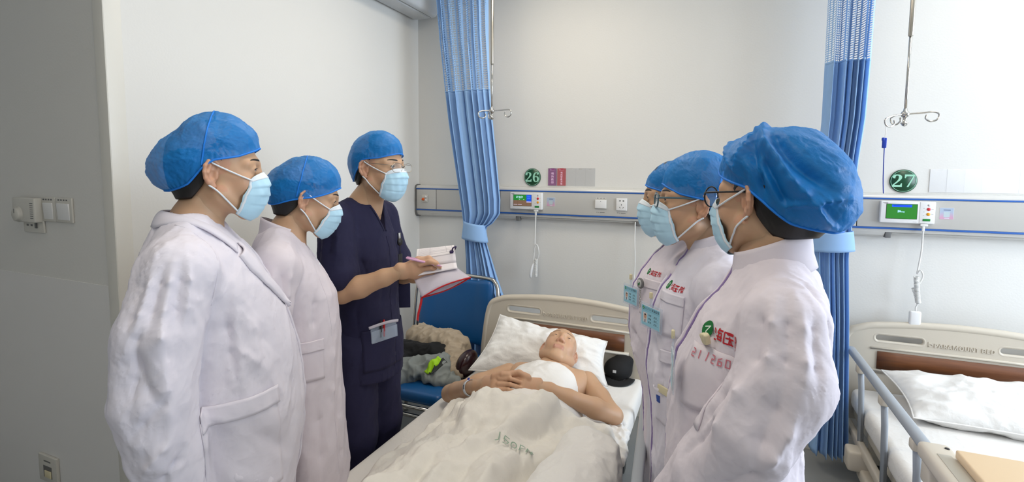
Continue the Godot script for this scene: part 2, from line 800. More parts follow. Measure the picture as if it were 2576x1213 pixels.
# ------------------------------------------------------------------ heads; the origin lies between the ears, +z is forward, +x the person's left
func head_field(open_eye: float, heavy: float) -> Field:
	var f := Field.new()
	f.ell(Vector3(0, 0.047, -0.014), Vector3(0.074, 0.087, 0.095), 0.03)
	f.ell(Vector3(0, -0.002, 0.029), Vector3(0.062 + heavy, 0.086, 0.063), 0.03)
	for s in [-1.0, 1.0]:
		f.cap(Vector3(s * (0.054 + heavy), -0.046, 0.010), Vector3(s * 0.018, -0.091, 0.062), 0.021 + heavy, 0.018, 0.025)
		f.ell(Vector3(s * 0.036, -0.020, 0.058), Vector3(0.026, 0.030, 0.025), 0.02)
		f.cap(Vector3(s * 0.012, 0.034, 0.085), Vector3(s * 0.048, 0.031, 0.067), 0.009, 0.009, 0.018)
	f.ell(Vector3(0, -0.092, 0.068), Vector3(0.023, 0.018, 0.018), 0.02)
	f.ell(Vector3(0, -0.055, 0.074), Vector3(0.031, 0.028, 0.023), 0.02)
	f.cap(Vector3(0, -0.05, -0.024), Vector3(0, -0.16, -0.042), 0.049, 0.050, 0.03)
	f.cap(Vector3(0, 0.026, 0.088), Vector3(0, -0.017, 0.103), 0.0075, 0.0095, 0.014)
	f.ell(Vector3(0, -0.021, 0.105), Vector3(0.012, 0.0105, 0.0115), 0.006)
	for s in [-1.0, 1.0]:
		f.ell(Vector3(s * 0.0125, -0.026, 0.097), Vector3(0.0085, 0.0078, 0.009), 0.007)
		f.ell(Vector3(s * 0.0065, -0.034, 0.101), Vector3(0.0042, 0.004, 0.006), 0.002, 1)
		f.ell(Vector3(s * 0.031, 0.017, 0.099), Vector3(0.018, 0.011, 0.014), 0.012, 1)
		f.ell(Vector3(s * 0.031, 0.016, 0.0765), Vector3(0.0148, 0.0135, 0.0148), 0.005)
		f.ell(Vector3(s * 0.031, 0.0150, 0.0945), Vector3(0.0132, open_eye, 0.0115), 0.0015, 1)
	# mouth
	f.cap(Vector3(-0.017, -0.0565, 0.092), Vector3(0.017, -0.0565, 0.092), 0.0058, 0.0058, 0.007)
	f.cap(Vector3(-0.014, -0.066, 0.0905), Vector3(0.014, -0.066, 0.0905), 0.0068, 0.0068, 0.007)
	f.cap(Vector3(-0.023, -0.0612, 0.092), Vector3(0, -0.0610, 0.101), 0.0012, 0.0012, 0.003, 1)
	f.cap(Vector3(0.023, -0.0612, 0.092), Vector3(0, -0.0610, 0.101), 0.0012, 0.0012, 0.003, 1)
	return f


func ear_field(s: float) -> Field:
	var f := Field.new()
	var c := Vector3(s * 0.071, 0.001, -0.006)
	var b := Basis(Vector3.UP, -s * 0.45)
	var P := func(u: float, v: float, o: float) -> Vector3: return c + b * Vector3(s * o, v, u)
	var rim := [[0.006, 0.004, 0.002], [0.013, 0.012, 0.004], [0.012, 0.026, 0.005], [0.003, 0.034, 0.006], [-0.009, 0.032, 0.007], [-0.017, 0.021, 0.008], [-0.019, 0.006, 0.008], [-0.016, -0.009, 0.007], [-0.010, -0.019, 0.005]]
	for i in rim.size() - 1:
		f.cap(P.call(rim[i][0], rim[i][1], rim[i][2]), P.call(rim[i + 1][0], rim[i + 1][1], rim[i + 1][2]), 0.0038, 0.0038, 0.003)
	f.flat(P.call(-0.003, -0.017, 0.004), P.call(0.002, -0.028, 0.003), 0.0042, 0.005, b * Vector3(0, 0, 1), 1.6, 0.006)
	f.ell(P.call(-0.004, 0.005, 0.000), Vector3(0.0045, 0.028, 0.016), 0.005, 0, b)
	f.cap(P.call(-0.004, 0.022, 0.004), P.call(-0.010, 0.006, 0.005), 0.003, 0.0035, 0.005)
	f.cap(P.call(-0.010, 0.006, 0.005), P.call(-0.002, -0.014, 0.004), 0.0035, 0.003, 0.005)
	f.ell(P.call(0.001, 0.000, 0.005), Vector3(0.006, 0.010, 0.008), 0.003, 1, b)
	f.cap(P.call(0.010, 0.002, 0.003), P.call(0.009, -0.008, 0.003), 0.0045, 0.004, 0.004)
	f.ell(P.call(0.004, 0.0, -0.008), Vector3(0.010, 0.024, 0.012), 0.008, 0, b)
	return f


var SKIN := Color(0.545, 0.335, 0.205)
var head_cache := {}


func skin_paint(p: Vector3) -> Color:  # base colours of the skin: warmer cheeks, ears and lips
	var c := SKIN
	var lip := maxf(absf(p.x) / 0.024, absf(p.y + 0.0615) / 0.0115)
	if p.z > 0.08 and lip < 1.0:
		c = c.lerp(Color(0.44, 0.17, 0.14), 0.55)
	var ck := Vector2(absf(p.x) - 0.045, p.y + 0.02).length()
	if p.z > 0.02:
		c = c.lerp(Color(0.60, 0.29, 0.20), 0.25 * exp(-ck * ck / 0.0007))
	if absf(p.x) > 0.068 and absf(p.y) < 0.04:
		c = c.lerp(Color(0.56, 0.25, 0.17), 0.4)
	if p.z > 0.094 and p.y > -0.04 and p.y < 0.0:
		c = c.lerp(Color(0.58, 0.27, 0.19), 0.3)
	return c


func head_mesh(key: String, open_eye: float, heavy: float) -> ArrayMesh:
	if head_cache.has(key):
		return head_cache[key]
	var f := head_field(open_eye, heavy)
	var m := nets(f, Vector3(-0.1, -0.2, -0.13), Vector3(0.1, 0.15, 0.13), 0.0028, skin_paint)
	var l := [[m, Transform3D.IDENTITY]]
	for s in [-1.0, 1.0]:
		l.append([nets(ear_field(s), Vector3(s * 0.075 - 0.03, -0.045, -0.045), Vector3(s * 0.075 + 0.03, 0.048, 0.025), 0.0016, skin_paint), Transform3D.IDENTITY])
	head_cache[key] = joined(l)
	head_cache[key + "_field"] = f
	return head_cache[key]


func eye_mesh(gaze := Vector2.ZERO) -> ArrayMesh:  # an eyeball with iris and pupil
	var b := Mb.new()
	var rot := Basis.from_euler(Vector3(PI / 2 - gaze.y, gaze.x, 0))
	var prof := []
	var tone := []
	for i in 19:
		var t := PI * i / 18.0
		prof.append(Vector2(sin(t), cos(t)) * 0.0127)
	for i in range(17, -1, -1):
		var an := PI * (i + 0.5) / 18.0
		b.tint = Color(0.006, 0.005, 0.005) if an < 0.2 else (Color(0.03, 0.014, 0.008) if an < 0.47 else Color(0.62, 0.58, 0.55))
		b.lathe([prof[i + 1], prof[i]], 20, Transform3D(rot, Vector3.ZERO))
	return b.done()


# a shape drawn by its side outline: (z, y) points round a centre, swept to a half width; cut off below a hem
class Bonnet:
	var prof: Array  # [angle, radius] ascending, from straight back below (-PI) over the top to front
	var cen: Vector3
	var width: float
	var hem: Array   # [z, y] ascending z
	var nz: FastNoiseLite
	var cell: FastNoiseLite
	var amp := 0.0
	var gather := 0.0
	var hug := 0.0
	var grid_rows: Array = []
	var grid_tops: PackedFloat32Array
	var creases: Array = []

	func rad(al: float) -> float:
		for i in prof.size() - 1:
			if al <= prof[i + 1][0]:
				var f: float = smoothstep(0.0, 1.0, 0.5 + ((al - prof[i][0]) / (prof[i + 1][0] - prof[i][0]) - 0.5) * 1.0)
				var g: float = (al - prof[i][0]) / (prof[i + 1][0] - prof[i][0])
				var p0: float = prof[maxi(i - 1, 0)][1]
				var p3: float = prof[mini(i + 2, prof.size() - 1)][1]
				return cubic_interpolate(prof[i][1], prof[i + 1][1], p0, p3, g)
		return prof[-1][1]

	func hem_y(z: float, x: float) -> float:
		var n := hem.size()
		for i in n - 1:
			if z <= hem[i + 1].x or i == n - 2:
				var t := clampf((z - hem[i].x) / (hem[i + 1].x - hem[i].x), 0, 1)
				return lerpf(lerpf(hem[i].y, hem[i + 1].y, t), cubic_interpolate(hem[i].y, hem[i + 1].y, hem[maxi(i - 1, 0)].y, hem[mini(i + 2, n - 1)].y, t), 0.6)
		return 0.0

	func surf(d: Vector3) -> Vector3:
		var al := atan2(d.y, -d.z)  # 0 straight back, PI / 2 up, PI forward
		if al < -PI / 2:
			al += TAU
		var m := sqrt(d.y * d.y + d.z * d.z)
		var r := rad(al)
		var k := 1.0 / sqrt((d.x / width) * (d.x / width) + (m / r) * (m / r))
		return cen + d * k


func bonnet(outline: Array, cen: Vector3, width: float, hem: Array) -> Bonnet:
	var b := Bonnet.new()
	b.cen = cen
	b.width = width
	b.hem = hem
	var l := []
	for p in outline:
		var al := atan2(p.y - cen.y, -(p.x - cen.z))
		if al < -PI / 2:
			al += TAU
		l.append([al, Vector2(p.x - cen.z, p.y - cen.y).length()])
	l.sort_custom(func(a, c): return a[0] < c[0])
	b.prof = l
	return b


func bonnet_rows(b: Bonnet, nu: int, nv: int, thick := 0.0) -> Array:
	var rows := []
	var tops := PackedFloat32Array()
	for i in nu:
		var ph := TAU * i / nu
		var h := Vector3(sin(ph), 0, cos(ph))
		var lo := 0.3
		var hi := 2.95
		for k in 18:
			var mid := (lo + hi) / 2
			var p := b.surf(Vector3.UP * cos(mid) + h * sin(mid))
			if p.y < b.hem_y(p.z, p.x):
				hi = mid
			else:
				lo = mid
		tops.append(lo)
	for j in nv + 1:
		var r := PackedVector3Array()
		var v := float(j) / nv
		for i in nu:
			var ph := TAU * i / nu
			var th := tops[i] * v
			var d := Vector3.UP * cos(th) + Vector3(sin(ph), 0, cos(ph)) * sin(th)
			var p := b.surf(d)
			var out := (p - b.cen).normalized()
			if b.amp > 0.0:
				var near_hem := (1.0 - v) * tops[i] * 0.1
				var ease := smoothstep(0.0, 0.03, near_hem)
				var e := b.amp * ease * (b.nz.get_noise_3dv(p * 1000.0) * 1.0 + b.cell.get_noise_3dv(p * 1000.0 + Vector3(7, 3, 11)) * 0.8)
				e += b.gather * exp(-near_hem / 0.010) * sin(ph * 46.0 + 2.0 * sin(ph * 5.0)) * (1.0 - exp(-near_hem / 0.002))
				for c in b.creases:
					var ab: Vector3 = c[1] - c[0]
					var q: Vector3 = p - c[0]
					var t := clampf(q.dot(ab) / ab.length_squared(), 0, 1)
					var dd: float = (q - ab * t).length() / float(c[2])
					if dd < 2.5:
						e += c[3] * exp(-dd * dd if c[2] > 0.004 else -dd)
				p += out * e
			if b.hug > 0.0:
				p.x *= lerpf(1.0, b.hug / b.width, smoothstep(0.62, 1.0, v) * clampf(absf(sin(ph)) * 1.6, 0.0, 1.0))
			r.append(p)
		rows.append(r)
	b.grid_rows = rows
	b.grid_tops = tops
	return rows


func on_grid(b: Bonnet, d: Vector3, lift: float) -> Vector3:  # the wrinkled surface in a direction
	var nu := b.grid_tops.size()
	var ph := fposmod(atan2(d.x, d.z), TAU)
	var i := int(ph / TAU * nu) % nu
	var j := clampi(int(acos(clampf(d.y, -1, 1)) / b.grid_tops[i] * (b.grid_rows.size() - 1) + 0.5), 0, b.grid_rows.size() - 1)
	var p: Vector3 = b.grid_rows[j][i]
	return p + (p - b.cen).normalized() * lift


func cap_mesh(b: Bonnet, nu := 220, nv := 90) -> ArrayMesh:
	var rows := bonnet_rows(b, nu, nv)
	var inner := []
	for r in rows:
		var q := PackedVector3Array()
		for p in r:
			q.append(p + (b.cen - p).normalized() * 0.0008)
		inner.append(q)
	var m := Mb.new()
	m.grid(rows, true, false)
	m.grid([rows[-1], inner[-1]], true, false)
	return m.done()


func mask_rows(sag := 0.0) -> Array:
	var nu := 44
	var nv := 40
	var rows := []
	for j in nv + 1:
		var v := float(j) / nv
		var c := lerp_table([[0.0, 0.010, 0.1035], [0.12, -0.004, 0.116], [0.28, -0.022, 0.1225], [0.5, -0.050, 0.120], [0.78, -0.084, 0.109], [0.92, -0.106, 0.092], [1.0, -0.116, 0.074]], v)
		var e := lerp_table([[0.0, 0.0560, -0.010, 0.076], [0.5, 0.0605, -0.046, 0.063], [0.85, 0.0565, -0.080, 0.050], [1.0, 0.050, -0.094, 0.042]], v)
		var r := PackedVector3Array()
		for i in nu + 1:
			var u := 2.0 * i / nu - 1.0
			var s := absf(u)
			var x: float = e[1] * sin(s * PI / 2) * signf(u)
			var peak := lerpf(1.45, 0.95, smoothstep(0.0, 0.3, v))
			var k := pow(cos(s * PI / 2), peak)
			var y: float = lerpf(e[2], c[1], pow(cos(s * PI / 2), 0.9))
			var z: float = lerpf(e[3], c[2], k)
			# three pleats, flattened towards the ears
			var pl := 0.0
			for q in [0.30, 0.50, 0.70]:
				pl += clampf((v - q) / 0.02, 0.0, 1.0) * exp(-maxf(v - q, 0.0) / 0.10) * 0.0042
			z -= pl * (0.35 + 0.65 * k)
			z += 0.0012 * sin(u * 9.0 + v * 14.0) * sin(v * PI) + 0.0010 * sin(u * 21.0 - v * 9.0) * sin(v * PI)
			if s > 0.93 or v > 0.965 or v < 0.03:
				z += 0.0006
			r.append(Vector3(x, y, z))
		rows.append(r)
	return rows


func dress_head(root: Node3D, at: Transform3D, o: Dictionary) -> void:  # cap, hair, mask, eyes, brows and glasses, placed with the head
	var hf: Field = head_cache["woman_field"]
	var put := func(n: MeshInstance3D) -> MeshInstance3D:
		n.transform = at
		return n
	for s in [-1.0, 1.0]:
		var ey := part("eye", head_cache["eye"], "eye", root)
		ey.transform = at * Transform3D(Basis.IDENTITY, Vector3(s * 0.031, 0.016, 0.0765))
		var br := PackedVector3Array()
		for k in 9:
			var t := k / 8.0
			var p := Vector3(s * lerpf(0.014, 0.051, t), 0.0385 + 0.0035 * sin(t * PI * 0.8) - 0.002 * t, 0.2)
			br.append(hf.hit(p, Vector3(0, 0, -1), 0.3))
		put.call(part("eyebrow", Mb.new().tube(br, PackedFloat32Array([0.001, 0.0024, 0.0028, 0.0028, 0.0026, 0.0023, 0.002, 0.0015, 0.0008]), 8, false, 0.5, Vector3.UP).done(), "hair", root))
		var la := PackedVector3Array()
		for k in 9:
			var t := k / 8.0 * 2.0 - 1.0
			la.append(Vector3(s * (0.031 + t * 0.0135), 0.0150 + 0.0040 * sqrt(maxf(1.0 - t * t, 0.0)), 0.0915 - 0.0055 * t * t))
		put.call(part("eyelashes", Mb.new().tube(la, 0.0009, 6).done(), "hair", root))
	# hair under the cap
	var hb := bonnet(o.hair, Vector3(0, 0.035, -0.02), o.get("hair_width", 0.0755), o.hair_hem)
	hb.amp = 0.0012
	hb.nz = noise(0.09, 5)
	hb.cell = noise(0.2, 6)
	put.call(part("hair", cap_mesh(hb, 120, 50), "hair", root))
	# cap
	var cb := bonnet(o.cap, Vector3(0, 0.035, -0.03), o.get("cap_width", 0.094), o.cap_hem)
	cb.amp = o.get("amp", 0.004)
	cb.gather = o.get("gather", 0.0016)
	cb.hug = o.get("hug", 0.0835)
	for c in o.get("crease_lines", []):
		var last := Vector3.ZERO
		for k in 9:
			var q: Vector2 = (c[0] as Vector2).lerp(c[1], k / 4.0) if k < 5 else (c[1] as Vector2).lerp(c[2], (k - 4) / 4.0)
			var al := atan2(q.y - cb.cen.y, -(q.x - cb.cen.z))
			if al < -PI / 2:
				al += TAU
			var m := Vector2(q.x - cb.cen.z, q.y - cb.cen.y).length() / cb.rad(al)
			var p := Vector3(cb.width * sqrt(maxf(1.0 - m * m, 0.0)), q.y, q.x)
			if k > 0:
				cb.creases.append([last, p, c[3], c[4]])
			last = p
	cb.nz = noise(0.011, o.seed, FastNoiseLite.FRACTAL_RIDGED, 3)
	cb.nz.domain_warp_enabled = true
	cb.nz.domain_warp_amplitude = 18.0
	cb.nz.domain_warp_frequency = 0.015
	cb.cell = FastNoiseLite.new()
	cb.cell.noise_type = FastNoiseLite.TYPE_CELLULAR
	cb.cell.cellular_return_type = FastNoiseLite.RETURN_DISTANCE2_SUB
	cb.cell.frequency = 0.015
	cb.cell.seed = o.seed + 3
	var cm: MeshInstance3D = put.call(part("surgical_cap", cap_mesh(cb, o.get("nu", 240), 100), "cap", root, "thin blue bouffant surgical cap"))
	var rim := PackedVector3Array()
	for p in cb.grid_rows[-1]:
		rim.append(p + (p - cb.cen).normalized() * 0.0006)
	part("elastic_band", Mb.new().tube(rim, 0.0026, 6, true).done(), "cap_band", cm)
	if o.has("seam"):
		var sp := PackedVector3Array()
		for k in 110:
			var an: float = lerpf(-1.9, 1.9, k / 109.0)
			var d := Vector3(sin(an), cos(an), o.seam * (0.35 + 0.65 * cos(an))).normalized()
			var p := cb.surf(d)
			if p.y > cb.hem_y(p.z, p.x) + 0.004:
				sp.append(on_grid(cb, d, 0.0004))
		if sp.size() > 12:
			var sm := PackedVector3Array()
			for k in sp.size():
				var acc := Vector3.ZERO
				for q in range(-2, 3):
					acc += sp[clampi(k + q, 0, sp.size() - 1)]
				sm.append(acc / 5.0)
			part("seam", Mb.new().tube(sm, 0.0021, 6).done(), "cap_band", cm)
	# mask
	var mr := mask_rows()
	var mk: MeshInstance3D = put.call(part("face_mask", Mb.new().sheet(mr, 0.0012, false).done(), "mask", root, "pale blue pleated surgical mask"))
	part("mask_edge", Mb.new().sheet(mr.slice(0, 6).map(func(r): return PackedVector3Array(Array(r).map(func(p): return p + Vector3(0, 0, 0.0008)))), 0.0012, false).done(), "mask_white", mk, "white top edge over the nose")
	var off := func(pts: PackedVector3Array) -> PackedVector3Array:
		for i in pts.size():
			var d := hf.at(pts[i])
			if d < 0.0028:
				pts[i] += hf.normal(pts[i]) * (0.0028 - d)
		return pts
	for s in [-1.0, 1.0]:
		var sd := PackedVector3Array()
		for r in mr:
			sd.append((r[1] if s < 0 else r[-2]) + Vector3(s * 0.001, 0, 0.001))
		part("side_binding", Mb.new().tube(sd, 0.0032, 6, false, 0.4, Vector3(0, 0, 1)).done(), "mask_white", mk)
		part("ear_loop", Mb.new().tube(off.call(curve([Vector3(s * 0.057, -0.012, 0.079), Vector3(s * 0.071, 0.004, 0.045), Vector3(s * 0.0775, 0.020, 0.012), Vector3(s * 0.079, 0.030, -0.006)], 16)), 0.0021, 6, false, 1.0).done(), "mask_white", mk)
		part("ear_loop", Mb.new().tube(off.call(curve([Vector3(s * 0.0525, -0.088, 0.047), Vector3(s * 0.068, -0.064, 0.028), Vector3(s * 0.0765, -0.038, 0.006), Vector3(s * 0.079, -0.024, -0.012)], 16)), 0.0021, 6).done(), "mask_white", mk)
	if o.has("glasses"):
		var g := Node3D.new()
		g.name = "glasses"
		root.add_child(g, true)
		g.transform = at
		var rnd: float = o.glasses[1]
		for s in [-1.0, 1.0]:
			var ring := PackedVector3Array()
			var glass := []
			var cx := Vector3(s * 0.0345, 0.012, 0.1135)
			for k in 28:
				var an := TAU * k / 28
				var e := Vector2(cos(an), sin(an))
				var pw := Vector2(signf(e.x) * pow(absf(e.x), rnd), signf(e.y) * pow(absf(e.y), rnd)) * Vector2(0.0265, o.glasses[2])
				ring.append(cx + Vector3(pw.x, pw.y, -absf(pw.x * s + 0.026) * 0.13))
			part("rim", Mb.new().tube(ring, o.glasses[3], 8, true).done(), o.glasses[0], g)
			var mb := Mb.new()
			for k in 28:
				mb.tri(cx + Vector3(0, 0, -0.0028), ring[k], ring[(k + 1) % 28])
			part("lens", mb.done(), "lens", g)
			part("temple_arm", Mb.new().tube(curve([Vector3(s * 0.061, 0.020, 0.107), Vector3(s * 0.072, 0.022, 0.09), Vector3(s * 0.0755, 0.024, 0.03), Vector3(s * 0.0765, 0.023, -0.004), Vector3(s * 0.0765, 0.008, -0.024)], 20), o.glasses[3] * 1.2, 8, false).done(), o.glasses[0], g)
		part("bridge", Mb.new().tube(curve([Vector3(-0.009, 0.016, 0.1135), Vector3(0, 0.020, 0.116), Vector3(0.009, 0.016, 0.1135)], 8), o.glasses[3], 8).done(), o.glasses[0], g)


# ------------------------------------------------------------------ materials
func plain(name_: String, c: Color, rough := 0.6, metal := 0.0) -> StandardMaterial3D:
	var m := StandardMaterial3D.new()
	m.albedo_color = c
	m.roughness = rough
	m.metallic = metal
	mat[name_] = m
	return m


func bumps(m: StandardMaterial3D, freq: float, sd: int, strength: float, size: float, fractal := FastNoiseLite.FRACTAL_FBM, oct := 4) -> void:
	var t := NoiseTexture2D.new()
	t.width = 512
	t.height = 512
	t.seamless = true
	t.noise = noise(freq, sd, fractal, oct)
	t.as_normal_map = true
	t.bump_strength = 6.0
	m.normal_enabled = true
	m.normal_texture = t
	m.normal_scale = strength
	m.uv1_triplanar = true
	m.uv1_scale = Vector3.ONE / size


func make_materials() -> void:
	var m := plain("wall", Color(0.86, 0.855, 0.84), 0.62)
	bumps(m, 0.05, 3, 0.05, 0.35)
	m = plain("lower_wall", Color(0.885, 0.88, 0.875), 0.45)
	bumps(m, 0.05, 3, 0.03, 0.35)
	plain("guard", Color(0.86, 0.85, 0.82), 0.4)
	plain("ceiling", Color(0.9, 0.9, 0.89), 0.8)
	m = plain("floor", Color(0.55, 0.56, 0.56), 0.35)
	plain("white_plastic", Color(0.90, 0.90, 0.90), 0.35)
	plain("grey_plastic", Color(0.72, 0.72, 0.72), 0.4)
	plain("dark_plastic", Color(0.10, 0.10, 0.11), 0.4)
	plain("switch_plastic", Color(0.80, 0.79, 0.76), 0.35)
	plain("rail", Color(0.755, 0.75, 0.735), 0.32)
	plain("rail_top", Color(0.80, 0.795, 0.78), 0.22)
	plain("rail_blue", Color(0.16, 0.36, 0.66), 0.4)
	plain("gap", Color(0.12, 0.13, 0.15), 0.6)
	plain("bracket_grey", Color(0.42, 0.42, 0.42), 0.5)
	plain("chrome", Color(0.78, 0.77, 0.75), 0.16, 1.0)
	plain("steel", Color(0.72, 0.70, 0.66), 0.28, 1.0)
	plain("lamp_frame", Color(0.9, 0.9, 0.9), 0.4)
	m = plain("lamp_glow", Color(1, 1, 1), 0.5)
	m.emission_enabled = true
	m.emission = Color(1.0, 0.95, 0.87)
	m.emission_energy_multiplier = 3.0
	m = plain("window_glass", Color(0.9, 0.95, 1.0, 0.06), 0.02)
	m.transparency = BaseMaterial3D.TRANSPARENCY_ALPHA
	m = plain("cap", Color(0.0, 0.51, 0.83, 0.74), 0.5)
	m.backlight_enabled = true
	m.backlight = Color(0.0, 0.30, 0.50)
	m.transparency = BaseMaterial3D.TRANSPARENCY_ALPHA
	bumps(m, 0.03, 9, 0.45, 0.09, FastNoiseLite.FRACTAL_RIDGED, 3)
	plain("cap_band", Color(0.02, 0.47, 0.85), 0.6)
	m = plain("mask", Color(0.72, 0.87, 0.95), 0.8)
	plain("mask_white", Color(0.88, 0.91, 0.94), 0.75)
	m = plain("hair", Color(0.055, 0.045, 0.045), 0.42)
	m = plain("skin", Color.WHITE, 0.5)
	m.vertex_color_use_as_albedo = true
	m.subsurf_scatter_enabled = true
	m.subsurf_scatter_strength = 0.12
	bumps(m, 0.09, 12, 0.10, 0.04)
	m = plain("eye", Color.WHITE, 0.12)
	m.vertex_color_use_as_albedo = true
	m = plain("lens", Color(0.85, 0.92, 0.95, 0.10), 0.02)
	m.transparency = BaseMaterial3D.TRANSPARENCY_ALPHA
	plain("wire_rim", Color(0.70, 0.66, 0.60), 0.25, 0.9)
	m = plain("clear_rim", Color(0.26, 0.36, 0.40), 0.2)
	plain("black_rim", Color(0.05, 0.05, 0.06), 0.3, 0.3)
	m = plain("coat", Color(0.875, 0.86, 0.905), 0.82)
	bumps(m, 0.009, 21, 0.30, 0.5, FastNoiseLite.FRACTAL_RIDGED, 3)
	m = plain("coat_rose", Color(0.865, 0.835, 0.87), 0.82)
	bumps(m, 0.009, 21, 0.30, 0.5, FastNoiseLite.FRACTAL_RIDGED, 3)
	plain("piping", Color(0.56, 0.48, 0.68), 0.8)
	m = plain("scrub", Color(0.105, 0.10, 0.235), 0.85)
	bumps(m, 0.009, 22, 0.35, 0.45, FastNoiseLite.FRACTAL_RIDGED, 3)
	plain("shirt", Color(0.24, 0.22, 0.24), 0.9)
	plain("shoe", Color(0.85, 0.85, 0.86), 0.5)
	plain("trousers_white", Color(0.84, 0.83, 0.87), 0.85)
	plain("black_cloth", Color(0.045, 0.045, 0.055), 0.85)
	plain("beige_cloth", Color(0.67, 0.61, 0.53), 0.9)
	plain("grey_cloth", Color(0.50, 0.52, 0.51), 0.85)
	plain("dark_grey_cloth", Color(0.16, 0.17, 0.17), 0.85)
	plain("lime", Color(0.62, 0.82, 0.02), 0.6)
	plain("maroon", Color(0.155, 0.045, 0.065), 0.22)
	m = plain("vinyl", Color(0.045, 0.31, 0.53), 0.36)
	bumps(m, 0.12, 31, 0.10, 0.05)
	m = plain("bed_plastic", Color(0.785, 0.75, 0.69), 0.42)
	plain("bed_metal", Color(0.62, 0.645, 0.675), 0.35)
	plain("bed_frame", Color(0.70, 0.68, 0.63), 0.45)
	plain("sheet", Color(0.885, 0.875, 0.86), 0.85)
	m = mat["sheet"]
	bumps(m, 0.012, 41, 0.30, 0.4, FastNoiseLite.FRACTAL_RIDGED, 3)
	plain("quilt", Color(0.885, 0.87, 0.84), 0.85)
	m = mat["quilt"]
	bumps(m, 0.012, 42, 0.40, 0.36, FastNoiseLite.FRACTAL_RIDGED, 3)
	plain("pillow", Color(0.90, 0.895, 0.885), 0.85)
	m = mat["pillow"]
	bumps(m, 0.012, 43, 0.40, 0.36, FastNoiseLite.FRACTAL_RIDGED, 3)
	m = plain("curtain", Color(0.60, 0.75, 0.92), 0.8)
	m.backlight_enabled = true
	m.backlight = Color(0.3, 0.42, 0.55)
	m = plain("net", Color(0.60, 0.75, 0.92), 0.8)
	plain("green_disc", Color(0.02, 0.26, 0.15), 0.35)
	plain("disc_print", Color(0.62, 0.84, 0.74), 0.4)
	plain("red_button", Color(0.80, 0.16, 0.22), 0.35)
	plain("orange_button", Color(0.92, 0.62, 0.08), 0.35)
	plain("green_button", Color(0.08, 0.50, 0.20), 0.35)
	plain("orange_plug", Color(0.85, 0.36, 0.08), 0.4)
	plain("cord", Color(0.88, 0.88, 0.87), 0.4)
	m = plain("acrylic", Color(0.97, 0.98, 1.0, 0.06), 0.4)
	m.transparency = BaseMaterial3D.TRANSPARENCY_ALPHA
	plain("strap_blue", Color(0.06, 0.22, 0.66), 0.5)
	plain("paper", Color(0.90, 0.88, 0.90), 0.8)
	m = plain("bag", Color(0.88, 0.86, 0.91, 0.6), 0.35)
	m.transparency = BaseMaterial3D.TRANSPARENCY_ALPHA
	plain("zip_red", Color(0.74, 0.05, 0.10), 0.5)
	plain("clip_purple", Color(0.17, 0.10, 0.30), 0.35)
	plain("pen_pink", Color(0.86, 0.66, 0.80), 0.35)
	plain("pen_red", Color(0.75, 0.05, 0.07), 0.35)
	plain("pen_black", Color(0.04, 0.04, 0.05), 0.35)
	m = plain("pouch", Color(0.80, 0.86, 0.94, 0.28), 0.35)
	m.transparency = BaseMaterial3D.TRANSPARENCY_ALPHA
	plain("ivory", Color(0.86, 0.82, 0.68), 0.5)
	plain("embroidery_red", Color(0.76, 0.10, 0.16), 0.8)
	plain("embroidery_green", Color(0.05, 0.42, 0.20), 0.7)
	plain("pink_print", Color(0.82, 0.50, 0.55), 0.85)
	plain("ink_green", Color(0.50, 0.58, 0.50), 0.9)
	plain("blue_mark", Color(0.12, 0.28, 0.62), 0.6)
	plain("wristband", Color(0.88, 0.90, 0.93), 0.4)
	plain("ac_plastic", Color(0.78, 0.79, 0.80), 0.4)
	m = plain("wood", Color.WHITE, 0.42)
	m.albedo_texture = wood_texture(Color(0.37, 0.21, 0.105), Color(0.47, 0.28, 0.15), 5)
	m = plain("light_wood", Color.WHITE, 0.45)
	m.albedo_texture = wood_texture(Color(0.84, 0.735, 0.59), Color(0.89, 0.79, 0.65), 6)


func wood_texture(a: Color, b: Color, sd: int) -> ImageTexture:
	var im := Image.create(512, 128, false, Image.FORMAT_RGB8)
	var n := noise(0.02, sd)
	var g := noise(0.15, sd + 1)
	for y in 128:
		for x in 512:
			var t := n.get_noise_2d(x * 0.22, y * 1.6) * 0.6 + g.get_noise_2d(x * 0.12, y * 3.0) * 0.45
			im.set_pixel(x, y, a.lerp(b, clampf(0.5 + t, 0, 1)))
	return ImageTexture.create_from_image(im)


# ------------------------------------------------------------------ caps and hair of the six; side outlines as (z, y) from the ear
const HAIR := [Vector2(0.088, 0.075), Vector2(0.055, 0.120), Vector2(0.0, 0.137), Vector2(-0.06, 0.115), Vector2(-0.105, 0.06), Vector2(-0.108, 0.0), Vector2(-0.092, -0.05), Vector2(-0.07, -0.085)]
const HAIR_HEM := [Vector2(-0.12, -0.062), Vector2(-0.05, -0.058), Vector2(-0.022, -0.02), Vector2(-0.012, 0.038), Vector2(0.020, 0.034), Vector2(0.034, 0.012), Vector2(0.050, 0.034), Vector2(0.075, 0.066), Vector2(0.10, 0.074)]
const CAP_A := [Vector2(0.098, 0.066), Vector2(0.090, 0.108), Vector2(0.055, 0.143), Vector2(0.002, 0.158), Vector2(-0.035, 0.148), Vector2(-0.085, 0.108), Vector2(-0.128, 0.060), Vector2(-0.146, 0.012), Vector2(-0.135, -0.022), Vector2(-0.100, -0.045), Vector2(-0.07, -0.06)]
const CAP_A_HEM := [Vector2(-0.16, -0.040), Vector2(-0.095, -0.040), Vector2(-0.055, -0.022), Vector2(-0.02, 0.020), Vector2(0.0, 0.036), Vector2(0.05, 0.047), Vector2(0.085, 0.062), Vector2(0.11, 0.078)]

